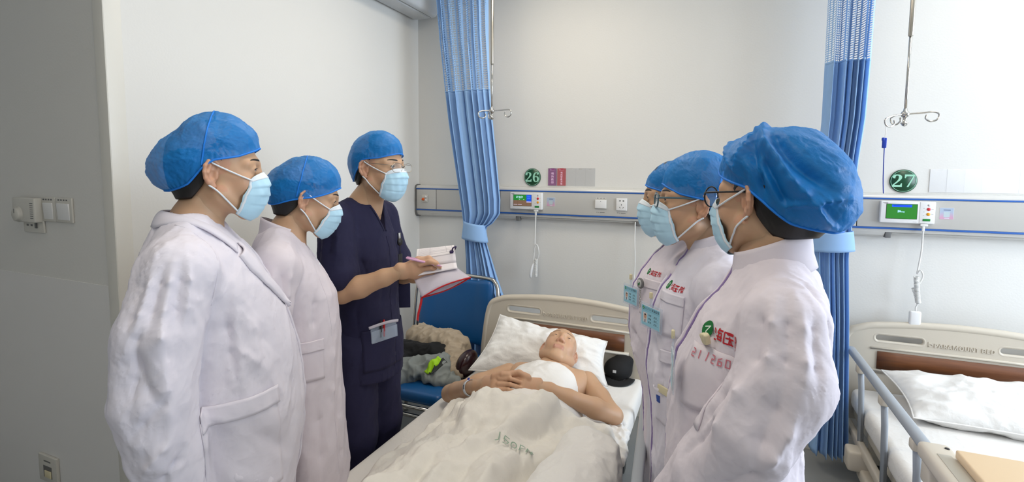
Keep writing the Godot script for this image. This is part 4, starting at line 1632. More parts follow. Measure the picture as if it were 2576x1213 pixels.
	# bed numbers
	for k in 2:
		var d := thing("number_disc", ["round dark green number disc over the occupied bed", "round dark green number disc over the empty bed"][k], "number sign", Vector3([0.900, 2.945][k], 1.527, 0.0), 0.0, "bed number discs")
		part("disc", Mb.new().lathe([Vector2(0, 0), Vector2(0.0585, 0), Vector2(0.0595, 0.001), Vector2(0.0595, 0.0045), Vector2(0.0585, 0.006), Vector2(0, 0.006)], 48, Transform3D(Basis(Vector3.RIGHT, PI / 2), Vector3.ZERO)).done(), "green_disc", d)
		part("ring", Mb.new().lathe([Vector2(0.0532, 0.0055), Vector2(0.0532, 0.0064), Vector2(0.0550, 0.0064), Vector2(0.0550, 0.0055)], 48, Transform3D(Basis(Vector3.RIGHT, PI / 2), Vector3.ZERO)).done(), "disc_print", d)
		placed(part("number", lettering(["26", "27"][k], 0.064, 0.0012, true, 700), "disc_print", d), Vector3(0, 0, 0.0066))
	# card holders and the two cards
	for k in 2:
		var x0: float = [1.010, 3.054][k]
		var d := thing("card_holder", ["clear card holder with scalloped pockets beside number 26", "clear empty card holder with scalloped pockets beside number 27"][k], "card holder", Vector3(x0, 1.53, 0.0), 0.0, "wall card holders")
		var wd: float = [0.318, 0.42][k]
		var n: int = [5, 6][k]
		part("back_plate", Mb.new().rbox(Vector3(wd / 2, 0, 0.001), Vector3(wd, 0.118, 0.002), 0.0006).done(), "white_plastic" if k == 1 else "acrylic", d)
		var pol := PackedVector2Array([Vector2(0, -0.058), Vector2(wd, -0.058), Vector2(wd, 0.057)])
		for j in range(n - 1, -1, -1):
			var cx := (j + 0.5) * wd / n
			for i in 9:
				var a := PI * i / 8.0
				pol.append(Vector2(cx + 0.014 * cos(a), 0.057 - 0.012 * sin(a)))
		pol.append(Vector2(0, 0.057))
		part("front_plate", Mb.new().prism(pol, 0.0052, 0.0064).done(), "acrylic", d)
		for j in n + 1:
			part("divider", Mb.new().box(Vector3(clampf(j * wd / n, 0.001, wd - 0.001), 0, 0.0036), Vector3(0.0016, 0.116, 0.0032)).done(), "acrylic", d)
	for k in 2:
		im = Image.create(96, 192, false, Image.FORMAT_RGB8)
		im.fill([Color(0.47, 0.07, 0.42), Color(0.66, 0.05, 0.12)][k])
		var words: Array = [["yu", "fang", "die", "dao"], ["yu", "fang", "guan", "lu", "hua", "tuo"]][k]
		for i in words.size():
			glyph(im, words[i], Vector2(36 if k == 0 else 37, (44 if k == 0 else 36) + i * (33 if k == 0 else 25)), 26 if k == 0 else 21, Color(0.95, 0.82, 0.92), 3.2 if k == 0 else 2.8)
		for a in 12:
			line(im, Vector2(30, 15) + Vector2.from_angle(a * TAU / 12) * 6, Vector2(30, 15) + Vector2.from_angle((a + 1) * TAU / 12) * 6, 2.5, Color(0.9, 0.75, 0.85))
		line(im, Vector2(42, 15), Vector2(72, 15), 5, Color(0.8, 0.55, 0.68))
		print_material("card_print_%d" % k, im, 0.4)
		var s := single("warning_card", Mb.new().rbox(Vector3.ZERO, Vector3(0.0585, 0.113, 0.0012), 0.0005).done(), ["maroon", "zip_red"][k], ["purple warning card with four white characters in the wall holder", "red warning card with six white characters in the wall holder"][k], "card", Vector3([1.0408, 1.1040][k], 1.530, 0.0036), "")
		placed(part("print", face_quad(0.0575, 0.112), "card_print_%d" % k, s), Vector3(0, 0, 0.0008))
	# on the entrance wall: thermostat, two switches, a low socket
	t = thing("thermostat", "off-white room thermostat with a round dial beside the light switches", "thermostat", Vector3(-0.545, 1.375, 2.03))
	part("back_plate", Mb.new().rbox(Vector3(0.012, -0.045, 0.004), Vector3(0.148, 0.086, 0.008), 0.003).done(), "switch_plastic", t)
	part("case", Mb.new().rbox(Vector3(0, 0.006, 0.018), Vector3(0.165, 0.100, 0.030), 0.006).done(), "switch_plastic", t)
	part("dial", Mb.new().lathe([Vector2(0, 0), Vector2(0.033, 0), Vector2(0.033, 0.002), Vector2(0.026, 0.003), Vector2(0.0255, 0.012), Vector2(0.023, 0.014), Vector2(0, 0.014)], 30, Transform3D(Basis(Vector3.RIGHT, PI / 2), Vector3(-0.036, -0.012, 0.032))).done(), "switch_plastic", t)
	part("pointer", Mb.new().rbox(Vector3(-0.036, 0.002, 0.0465), Vector3(0.003, 0.018, 0.002), 0.0008).done(), "bracket_grey", t)
	for i in 8:
		part("vent_slot", Mb.new().box(Vector3(0.062, 0.034 - i * 0.0085, 0.0331), Vector3(0.022, 0.003, 0.0006)).done(), "bracket_grey", t)
	for x in [-0.030, 0.0]:
		part("marking", Mb.new().box(Vector3(x, -0.058, 0.0084), Vector3(0.014, 0.008, 0.0006)).done(), "bracket_grey", t)
	part("slider", Mb.new().rbox(Vector3(0.036, -0.058, 0.010), Vector3(0.012, 0.022, 0.006), 0.002).done(), "bracket_grey", t)
	for k in 2:
		t = thing("light_switch", ["left of two square light switches, next to the thermostat", "right of two square light switches, nearest the corner guard"][k], "switch", Vector3([-0.417, -0.312][k], 1.386, 2.03), 0.0, "")
		part("plate", Mb.new().rbox(Vector3(0, 0, 0.004), Vector3([0.094, 0.112][k], 0.098, 0.008), 0.003).done(), "switch_plastic", t)
		part("rocker", Mb.new().rbox(Vector3(0, -0.006, 0.008), Vector3([0.064, 0.080][k], 0.066, 0.006), 0.002, Basis(Vector3.RIGHT, 0.06)).done(), "white_plastic", t)
		for j in 4:
			part("marking", Mb.new().box(Vector3(-0.03 + 0.018 * j, 0.040, 0.0082), Vector3(0.010, 0.006, 0.0006)).done(), "bracket_grey", t)
	t = thing("wall_socket", "low recessed socket plate near the floor of the entrance wall", "socket", Vector3(-0.540, 0.268, 2.033))
	part("plate", Mb.new().rbox(Vector3(0, 0, 0.006), Vector3(0.135, 0.118, 0.012), 0.003).done(), "switch_plastic", t)
	part("recess", Mb.new().box(Vector3(0.0, -0.012, 0.0122), Vector3(0.062, 0.052, 0.0008)).done(), "bracket_grey", t)
	part("flap", Mb.new().rbox(Vector3(0.006, -0.020, 0.0145), Vector3(0.046, 0.030, 0.004), 0.0015).done(), "ivory", t)
	part("marking", Mb.new().box(Vector3(0, 0.035, 0.0124), Vector3(0.05, 0.006, 0.0006)).done(), "bracket_grey", t)
	# air conditioner over the left wall
	t = thing("air_conditioner", "pale grey wall air conditioner high in the left corner", "air conditioner", Vector3(0.0, 2.77, 0.56))
	part("case", Mb.new().rbox(Vector3(0.105, 0, 0), Vector3(0.205, 0.28, 1.02), 0.035).done(), "ac_plastic", t)
	part("seam", Mb.new().box(Vector3(0.165, -0.1395, 0), Vector3(0.004, 0.003, 0.94)).done(), "bracket_grey", t)
	part("flap", Mb.new().rbox(Vector3(0.115, -0.141, -0.02), Vector3(0.075, 0.006, 0.86), 0.002).done(), "ac_plastic", t)


# ------------------------------------------------------------------ curtains
func curtain_points(tab: Array, z0: float, n_folds: float, ph: float, y: float, cols: int, sag := 0.0) -> PackedVector3Array:
	var r := lerp_table(tab, y)
	var out := PackedVector3Array()
	var wd: float = r[2] - r[1]
	for i in cols + 1:
		var s := float(i) / cols
		var a := TAU * (n_folds * s + 0.35 * sin(s * 7.0 + ph)) + ph + 0.5 * sin(y * 1.3 + s * 4.0)
		var deep: float = r[3]
		var x: float = r[1] + wd * (s + 0.30 / n_folds * sin(a * 2.0) * 0.35)
		var z := z0 + deep * sin(a) + deep * 0.35 * sin(a * 2.3 + y * 1.1) - deep * 1.2 * pow(absf(s * 2 - 1), 4)
		out.append(Vector3(x, y, z))
	return out


func make_curtain(label: String, tab: Array, z0: float, net_y: float, folds_n: float, ph: float, tie: Dictionary, low: float) -> void:
	tab = tab.duplicate()
	tab.reverse()
	var t := thing("privacy_curtain", label, "curtain")
	var rows := []
	var cols := 200
	var n := int((net_y - low) / 0.022)
	for j in n + 1:
		rows.append(curtain_points(tab, z0, folds_n, ph, lerpf(net_y, low, float(j) / n), cols))
	part("panel", Mb.new().sheet(rows, 0.0015).done(), "curtain", t, "plain light blue cloth")
	# the open net along the top: ladders of thread with real holes
	var b := Mb.new()
	var lanes := 34
	var sub := 6
	var pitch := 0.0112
	var m := int((2.93 - net_y) / pitch)
	var prev := PackedVector3Array()
	for j in m + 1:
		var y0 := net_y + j * pitch
		var lo := curtain_points(tab, z0, folds_n, ph, y0, lanes * sub)
		var mid := curtain_points(tab, z0, folds_n, ph, y0 + pitch * 0.42, lanes * sub)
		var hi := curtain_points(tab, z0, folds_n, ph, y0 + pitch, lanes * sub)
		for i in lanes * sub:
			b.quad(lo[i], lo[i + 1], mid[i + 1], mid[i])
		for k in lanes + 1:
			var i := mini(k * sub, lanes * sub - 2)
			b.quad(mid[i], mid[i + 2], hi[i + 2], hi[i])
	part("net_top", b.done(), "net", t, "open blue ladder netting")
	part("net_hem", Mb.new().sheet([curtain_points(tab, z0 + 0.001, folds_n, ph, net_y + 0.004, 200), curtain_points(tab, z0 + 0.001, folds_n, ph, net_y - 0.006, 200)], 0.003).done(), "net", t)
	# tie-back band
	var band := []
	for j in 9:
		var r := PackedVector3Array()
		for i in 41:
			var a := TAU * i / 40.0
			var v := j / 8.0
			r.append(tie.at + Vector3(cos(a) * (tie.rx + tie.flare * (v - 0.5)) * (1.0 + 0.02 * sin(a * 3 + v * 2)), (0.5 - v) * tie.h + tie.tilt * cos(a), sin(a) * tie.rz))
		band.append(r)
	part("tieback", Mb.new().sheet(band, 0.002, false).done(), "curtain", t, "cloth band tied round the gathered curtain")


func build_curtains() -> void:
	var c1 := [[2.95, 0.275, 0.66, 0.030], [2.678, 0.303, 0.669, 0.032], [2.422, 0.329, 0.675, 0.032], [2.086, 0.37, 0.694, 0.030], [1.904, 0.393, 0.711, 0.028], [1.643, 0.435, 0.741, 0.026], [1.381, 0.48, 0.768, 0.026], [1.285, 0.495, 0.766, 0.022], [1.225, 0.503, 0.715, 0.016], [1.20, 0.505, 0.674, 0.014], [1.118, 0.515, 0.664, 0.015], [0.986, 0.522, 0.705, 0.022], [0.852, 0.525, 0.746, 0.030], [0.718, 0.531, 0.798, 0.034], [0.10, 0.545, 0.86, 0.04]]
	make_curtain("light blue privacy curtain with net top, gathered left of bed 26", c1, 0.25, 2.086, 7.0, 0.4, {"at": Vector3(0.590, 1.168, 0.25), "rx": 0.084, "rz": 0.060, "h": 0.115, "tilt": -0.012, "flare": 0.02}, 0.12)
	var c2 := [[2.95, 2.525, 2.745, 0.028], [2.405, 2.529, 2.726, 0.030], [2.111, 2.531, 2.722, 0.030], [1.83, 2.532, 2.714, 0.028], [1.634, 2.525, 2.697, 0.026], [1.435, 2.521, 2.686, 0.024], [1.283, 2.518, 2.686, 0.018], [1.233, 2.524, 2.685, 0.016], [1.152, 2.528, 2.681, 0.018], [0.825, 2.552, 2.699, 0.026], [0.406, 2.568, 2.718, 0.030], [0.10, 2.562, 2.735, 0.034]]
	make_curtain("light blue privacy curtain with net top, gathered between the two beds", c2, 0.25, 2.111, 6.0, 1.7, {"at": Vector3(2.604, 1.222, 0.25), "rx": 0.090, "rz": 0.06, "h": 0.10, "tilt": 0.006, "flare": 0.012}, 0.10)


# ------------------------------------------------------------------ ceiling-hung infusion poles
func make_pole(label: String, at: Vector3, hub: float, joint: float, arms: Array) -> void:
	var t := thing("infusion_pole", label, "IV pole", at, 0.0, "")
	part("ceiling_mount", Mb.new().lathe([Vector2(0, 2.90), Vector2(0.035, 2.90), Vector2(0.035, 2.93), Vector2(0.05, 2.95), Vector2(0, 2.95)], 24).done(), "steel", t)
	part("upper_tube", Mb.new().lathe([Vector2(0, joint), Vector2(0.0085, joint), Vector2(0.0095, joint + 0.004), Vector2(0.0095, 2.92), Vector2(0, 2.92)], 18).done(), "steel", t)
	part("lower_tube", Mb.new().lathe([Vector2(0, hub), Vector2(0.0055, hub), Vector2(0.0055, joint + 0.03), Vector2(0, joint + 0.03)], 14).done(), "chrome", t)
	part("hub", Mb.new().lathe([Vector2(0, hub - 0.052), Vector2(0.008, hub - 0.049), Vector2(0.011, hub - 0.042), Vector2(0.014, hub - 0.040), Vector2(0.014, hub - 0.036), Vector2(0.007, hub - 0.033), Vector2(0.007, hub - 0.014), Vector2(0.013, hub - 0.010), Vector2(0.0165, hub), Vector2(0.013, hub + 0.010), Vector2(0.008, hub + 0.014), Vector2(0.0065, hub + 0.024), Vector2(0, hub + 0.024)], 20).done(), "chrome", t)
	for a in arms:
		part("hook_arm", Mb.new().tube(curve(a, 40), 0.0036, 8).done(), "chrome", t)


func build_iv_poles() -> void:
	var hook := func(dx: float, dz: float, drop: float) -> Array:
		var u := Vector3(dx, 0, dz).normalized()
		var l := Vector2(dx, dz).length()
		return [Vector3.ZERO, u * l * 0.5 + Vector3(0, drop * 0.4, 0), u * (l - 0.02) + Vector3(0, drop * 0.9, 0), u * l + Vector3(0, drop - 0.010, 0), u * (l - 0.004) + Vector3(0, drop - 0.032, 0), u * (l - 0.024) + Vector3(0, drop - 0.040, 0), u * (l - 0.042) + Vector3(0, drop - 0.028, 0), u * (l - 0.040) + Vector3(0, drop - 0.012, 0)]
	var y1 := 1.905
	var arms1 := []
	for h in [[0.128, 0.02, 0.0], [-0.060, 0.05, -0.004], [-0.05, -0.06, 0.0]]:
		arms1.append(hook.call(h[0], h[1], h[2]).map(func(p): return p + Vector3(0, y1, 0)))
	make_pole("thin steel infusion pole with hooks hanging by the left curtain", Vector3(0.849, 0, 0.55), y1, 2.165, arms1)
	var y2 := 1.812
	var arms2 := []
	for h in [[0.112, 0.01, 0.006], [-0.078, 0.04, -0.014], [-0.035, -0.05, 0.0]]:
		arms2.append(hook.call(h[0], h[1], h[2]).map(func(p): return p + Vector3(0, y2, 0)))
	make_pole("thin steel infusion pole with hooks hanging over the empty bed", Vector3(2.781, 0, 0.55), y2, 2.135, arms2)
	var s := thing("blue_strap", "narrow blue strap hanging from the left hook over the empty bed", "strap", Vector3(2.712, 0, 0.586))
	part("thread", Mb.new().tube(curve([Vector3(-0.004, 1.764, 0), Vector3(-0.003, 1.74, 0), Vector3(-0.005, 1.716, 0)], 8), 0.0014, 6).done(), "cord", s)
	part("clip", Mb.new().rbox(Vector3(-0.006, 1.690, 0), Vector3(0.016, 0.044, 0.008), 0.003).rbox(Vector3(-0.011, 1.706, 0), Vector3(0.010, 0.014, 0.010), 0.003).done(), "strap_blue", s)
	part("tail", Mb.new().tube(curve([Vector3(-0.005, 1.67, 0), Vector3(-0.004, 1.60, 0.002), Vector3(-0.001, 1.53, 0.0), Vector3(0.003, 1.475, 0.0)], 16), 0.0042, 8, false, 0.4).done(), "strap_blue", s)


# ------------------------------------------------------------------ hospital beds
func head_board(root: Node3D, at: Vector3) -> void:
	# half outline, x from the centre: bottom, side, shoulder, arch
	var top := func(x: float) -> float:
		var a := absf(x)
		return 0.838 - 0.20 * a * a - (0.0 if a < 0.36 else 1.1 * pow(a - 0.36, 1.7))
	var side := [Vector2(0.525, 0.30), Vector2(0.518, 0.45), Vector2(0.502, 0.60), Vector2(0.486, 0.70), Vector2(0.470, 0.755)]
	var xs := [-0.47, -0.44, -0.41, -0.385, -0.354, -0.147, -0.07, 0.07, 0.147, 0.354, 0.385, 0.41, 0.44, 0.47]
	var lo := 0.30
	var s0 := 0.735
	var s1 := 0.773
	var b := Mb.new()
	var xf := Transform3D(Basis.IDENTITY, at)
	for sg in [-1.0, 1.0]:
		var pl := PackedVector2Array()
		for q in side:
			pl.append(Vector2(q.x * sg, q.y))
		pl.append(Vector2(0.470 * sg, 0.30))
		b.prism(pl, -0.030, 0.0, xf)
	for i in xs.size() - 1:
		var x0: float = xs[i]
		var x1: float = xs[i + 1]
		var arch := PackedVector2Array()
		for k in 7:
			var x := lerpf(x0, x1, k / 6.0)
			arch.append(Vector2(x, top.call(x)))
		if i == 4 or i == 8:
			var up := arch.duplicate()
			up.append(Vector2(x1, s1))
			up.append(Vector2(x0, s1))
			b.prism(up, -0.030, 0.0, xf)
			b.prism(PackedVector2Array([Vector2(x0, lo), Vector2(x1, lo), Vector2(x1, s0), Vector2(x0, s0)]), -0.030, 0.0, xf)
		else:
			arch.append(Vector2(x1, lo))
			arch.append(Vector2(x0, lo))
			b.prism(arch, -0.030, 0.0, xf)
	# rounded rim all the way round, and a bead round the two hand holes
	var rim := []
	for q in side:
		rim.append(Vector3(-q.x, q.y, -0.015))
	for x in [-0.45, -0.42, -0.38, -0.33, -0.2, -0.1, 0.0, 0.1, 0.2, 0.33, 0.38, 0.42, 0.45]:
		rim.append(Vector3(x, top.call(x), -0.015))
	for i in range(side.size() - 1, -1, -1):
		rim.append(Vector3(side[i].x, side[i].y, -0.015))
	var rp := curve(rim, 90)
	for i in rp.size():
		rp[i] += at
	b.tube(rp, 0.0195, 12)
	for c in [-0.2505, 0.2505]:
		var ring := PackedVector3Array()
		for q in round_rect(0.215, 0.046, 0.021, Vector2(c, 0.754)):
			ring.append(at + Vector3(q.x, q.y, -0.008))
		b.tube(ring, 0.0095, 8, true)
	# shelf bead under the grip band, sill under the wood
	b.tube(PackedVector3Array([at + Vector3(-0.37, 0.697, -0.001), at + Vector3(-0.2, 0.701, 0.001), at + Vector3(0, 0.702, 0.001), at + Vector3(0.2, 0.701, 0.001), at + Vector3(0.37, 0.697, -0.001)]), 0.007, 8)
	b.tube(PackedVector3Array([at + Vector3(-0.36, 0.578, 0.0), at + Vector3(0.36, 0.578, 0.0)]), 0.011, 8)
	part("headboard", b.done(), "bed_plastic", root)
	var pw := PackedVector2Array([Vector2(-0.340, 0.590), Vector2(0.328, 0.590), Vector2(0.338, 0.672), Vector2(0.330, 0.684), Vector2(-0.334, 0.684), Vector2(-0.342, 0.672)])
	var wb := Mb.new()
	var rows := []
	for j in 3:
		var r := PackedVector3Array()
		for i in 9:
			var u := i / 8.0
			r.append(at + Vector3(lerpf(-0.341, 0.335, u), lerpf(0.684, 0.590, j / 2.0), 0.004))
		rows.append(r)
	part("wood_panel", Mb.new().sheet(rows, 0.002, false).done(), "wood", root, "brown wood-grain panel")
	placed(part("lettering", lettering("PARAMOUNT BED", 0.0205, 0.003, false, 700), "bed_plastic", root, "raised letters in the same cream plastic"), at + Vector3(0.012, 0.744, 0.002))
	part("emblem", Mb.new().tube(PackedVector3Array([at + Vector3(-0.130, 0.760, 0.001), at + Vector3(-0.130, 0.734, 0.001)]), 0.0016, 6).tube(curve([at + Vector3(-0.130, 0.752, 0.001), at + Vector3(-0.118, 0.750, 0.001), at + Vector3(-0.114, 0.744, 0.001), at + Vector3(-0.120, 0.738, 0.001), at + Vector3(-0.127, 0.738, 0.001)], 12), 0.0016, 6).done(), "bed_plastic", root)


func bed_frame(root: Node3D, cx: float, z0: float, z1: float, top: float) -> void:
	# mattress, deck, castors
	part("mattress", Mb.new().rbox(Vector3(cx, top - 0.055, (z0 + z1) / 2), Vector3(0.90, 0.11, z1 - z0), 0.035).done(), "sheet", root, "white fitted sheet")
	part("deck", Mb.new().rbox(Vector3(cx, top - 0.135, (z0 + z1) / 2), Vector3(0.86, 0.05, z1 - z0), 0.01).rbox(Vector3(cx, top - 0.20, (z0 + z1) / 2), Vector3(0.55, 0.08, z1 - z0 - 0.3), 0.02).done(), "bed_frame", root)
	for sx in [-0.36, 0.36]:
		for z in [z0 + 0.16, z1 - 0.16]:
			part("leg", Mb.new().rbox(Vector3(cx + sx, 0.19, z), Vector3(0.06, top - 0.30, 0.06), 0.012).done(), "bed_frame", root)
			part("castor", Mb.new().lathe([Vector2(0, -0.02), Vector2(0.05, -0.02), Vector2(0.058, -0.012), Vector2(0.058, 0.012), Vector2(0.05, 0.02), Vector2(0, 0.02)], 20, Transform3D(Basis(Vector3(0, 0, 1), PI / 2), Vector3(cx + sx, 0.058, z))).done(), "dark_plastic", root)


func side_rail(root: Node3D, x: float, out: float, y: float, z0: float, z1: float, posts: Array, foot_y: float, h := 0.036, swing := 0.0) -> void:
	var r := part("side_rail", Mb.new().rbox(Vector3(x, y, (z0 + z1) / 2), Vector3(0.034, h, z1 - z0), 0.012).done(), "bed_metal", root, "grey metal side rail")
	for z in posts:
		part("post", Mb.new().tube(PackedVector3Array([Vector3(x, y - 0.01, z), Vector3(x + 0.012 * out, y - 0.14, z - 0.012), Vector3(x + 0.03 * out, foot_y, z - 0.045)]), 0.0125, 12).done(), "bed_metal", r)
		part("collar", Mb.new().rbox(Vector3(x, y - 0.032, z), Vector3(0.036, 0.040, 0.042), 0.010).done(), "bed_plastic", r)
	r.rotation.y = swing
	r.position = Vector3(x, 0, z0) - Basis(Vector3.UP, swing) * Vector3(x, 0, z0)
	part("lower_bar", Mb.new().rbox(Vector3(x + 0.03 * out, foot_y, (z0 + z1) / 2 - 0.04), Vector3(0.028, 0.045, z1 - z0 + 0.1), 0.008).done(), "bed_plastic", r)


func pillow_mesh(cor: Array, thick: float, sd: int, dent := Vector3.ZERO, dent_at := Vector2(9, 9)) -> ArrayMesh:  # corners TL, TR, BL, BR
	var n := 56
	var nz := noise(0.022, sd, FastNoiseLite.FRACTAL_RIDGED, 3)
	var side := []
	for s in [1.0, -1.0]:
		var rows := []
		for j in n + 1:
			var r := PackedVector3Array()
			for i in n + 1:
				var u := 2.0 * i / n - 1.0
				var v := 2.0 * j / n - 1.0
				var uu := u * (1.0 - 0.075 * (1.0 - v * v))
				var vv := v * (1.0 - 0.10 * (1.0 - u * u))
				var a: Vector3 = cor[0].lerp(cor[1], (uu + 1) / 2)
				var b: Vector3 = cor[2].lerp(cor[3], (uu + 1) / 2)
				var p := a.lerp(b, (vv + 1) / 2)
				var nrm: Vector3 = (b - a).cross(cor[1] - cor[0]).normalized()
				var e := pow(maxf(1.0 - pow(absf(u), 2.6), 0.0), 0.62) * pow(maxf(1.0 - pow(absf(v), 2.6), 0.0), 0.62)
				var rim := minf(1.0 - absf(u), 1.0 - absf(v))
				var w := nz.get_noise_3d(u * 60 + 9, v * 45, s * 20) * 0.017 * smoothstep(0.0, 0.12, rim)
				w += 0.005 * sin(atan2(v, u) * 30.0 + 2.0 * sin(atan2(v, u) * 7.0)) * exp(-rim * 9.0) * smoothstep(0.0, 0.05, rim)
				p += nrm * (thick * 0.5 * e * s + w * s)
				if s > 0 and dent_at.x < 5:
					var dd := (Vector2(u, v) - dent_at).length()
					p += dent * exp(-dd * dd / 0.16) * e
				r.append(p)
			rows.append(r)
		side.append(rows)
	var m := Mb.new()
	m.grid(side[0], false, true)
	m.grid(side[1], false, false)
	return m.done()


func pillow_seam(cor: Array) -> ArrayMesh:
	var pts := PackedVector3Array()
	for k in 4:
		for i in 16:
			var t := 2.0 * i / 16.0 - 1.0
			var u: float = [t, 1.0, -t, -1.0][k]
			var v: float = [-1.0, t, 1.0, -t][k]
			var uu := u * (1.0 - 0.075 * (1.0 - v * v))
			var vv := v * (1.0 - 0.10 * (1.0 - u * u))
			var a: Vector3 = cor[0].lerp(cor[1], (uu + 1) / 2)
			var b: Vector3 = cor[2].lerp(cor[3], (uu + 1) / 2)
			pts.append(a.lerp(b, (vv + 1) / 2))
	return Mb.new().tube(pts, 0.0035, 6, true).done()


func build_beds() -> void:
	var b := thing("hospital_bed", "hospital bed with cream headboard and wood panel, occupied by a patient", "bed", Vector3(1.29, 0, 1.45), 0.0, "")
	var inner := func(o: Node3D) -> void:
		for c in o.get_children():
			c.position -= o.position
	head_board(b, Vector3(1.29, 0, 0.50))
	bed_frame(b, 1.29, 0.50, 2.40, 0.46)
	side_rail(b, 1.795, -1.0, 0.650, 0.80, 2.05, [0.90, 1.30, 1.75], 0.29, 0.042, 0.085)
	inner.call(b)
	var e := thing("hospital_bed", "empty hospital bed with white linen and raised grey side rail", "bed", Vector3(3.20, 0, 1.1), 0.0, "")
	head_board(e, Vector3(3.20, -0.040, 0.10))
	bed_frame(e, 3.20, 0.11, 2.05, 0.44)
	side_rail(e, 2.716, 1.0, 0.672, 0.22, 1.30, [0.42, 0.78, 1.14], 0.25)
	# moulded end piece of the rail
	var br := part("rail_end_housing", Mb.new().rbox(Vector3(2.728, 0.674, 1.375), Vector3(0.086, 0.052, 0.29), 0.016).rbox(Vector3(2.722, 0.62, 1.27), Vector3(0.05, 0.10, 0.07), 0.014).done(), "bed_plastic", e, "cream moulded end of the side rail")
	part("finger_grip", Mb.new().rbox(Vector3(2.728, 0.7005, 1.40), Vector3(0.036, 0.003, 0.17), 0.0014).done(), "bed_frame", br)
	part("screw", Mb.new().lathe([Vector2(0, 0), Vector2(0.007, 0), Vector2(0.006, 0.002), Vector2(0, 0.002)], 12, Transform3D(Basis.IDENTITY, Vector3(2.752, 0.7000, 1.268))).done(), "dark_plastic", br)
	part("rail_foot", Mb.new().rbox(Vector3(2.73, 0.20, 0.42), Vector3(0.10, 0.10, 0.09), 0.015).rbox(Vector3(2.76, 0.14, 0.5), Vector3(0.06, 0.06, 0.2), 0.012).done(), "bed_plastic", e)
	inner.call(e)
	# the light wood table top that lies across the empty bed
	var tb := thing("overbed_table", "light wood overbed table board across the empty bed", "table", Vector3(3.135, 0.0, 1.565))
	part("board", Mb.new().rbox(Vector3(0.015, 0.715, 0.0), Vector3(0.80, 0.028, 0.48), 0.006).done(), "light_wood", tb)
	for x in [-0.30, 0.33]:
		part("support", Mb.new().rbox(Vector3(x, 0.575, 0.0), Vector3(0.05, 0.256, 0.34), 0.01).done(), "bed_plastic", tb)
	# pillows
	var c1 := [Vector3(0.925, 0.735, 0.585), Vector3(1.545, 0.655, 0.565), Vector3(0.885, 0.515, 0.90), Vector3(1.60, 0.505, 0.80)]
	var p := single("pillow", pillow_mesh(c1, 0.15, 4, Vector3(0, -0.055, 0.0), Vector2(0.30, 0.15)), "pillow", "plump white pillow propped under the patient's head", "pillow")
	part("seam", pillow_seam(c1), "pillow", p)
	var c2 := [Vector3(2.865, 0.565, 0.165), Vector3(3.60, 0.585, 0.17), Vector3(2.905, 0.475, 0.50), Vector3(3.62, 0.475, 0.56)]
	p = single("pillow", pillow_mesh(c2, 0.15, 8), "pillow", "flat white pillow lying on the empty bed", "pillow")
	part("seam", pillow_seam(c2), "pillow", p)


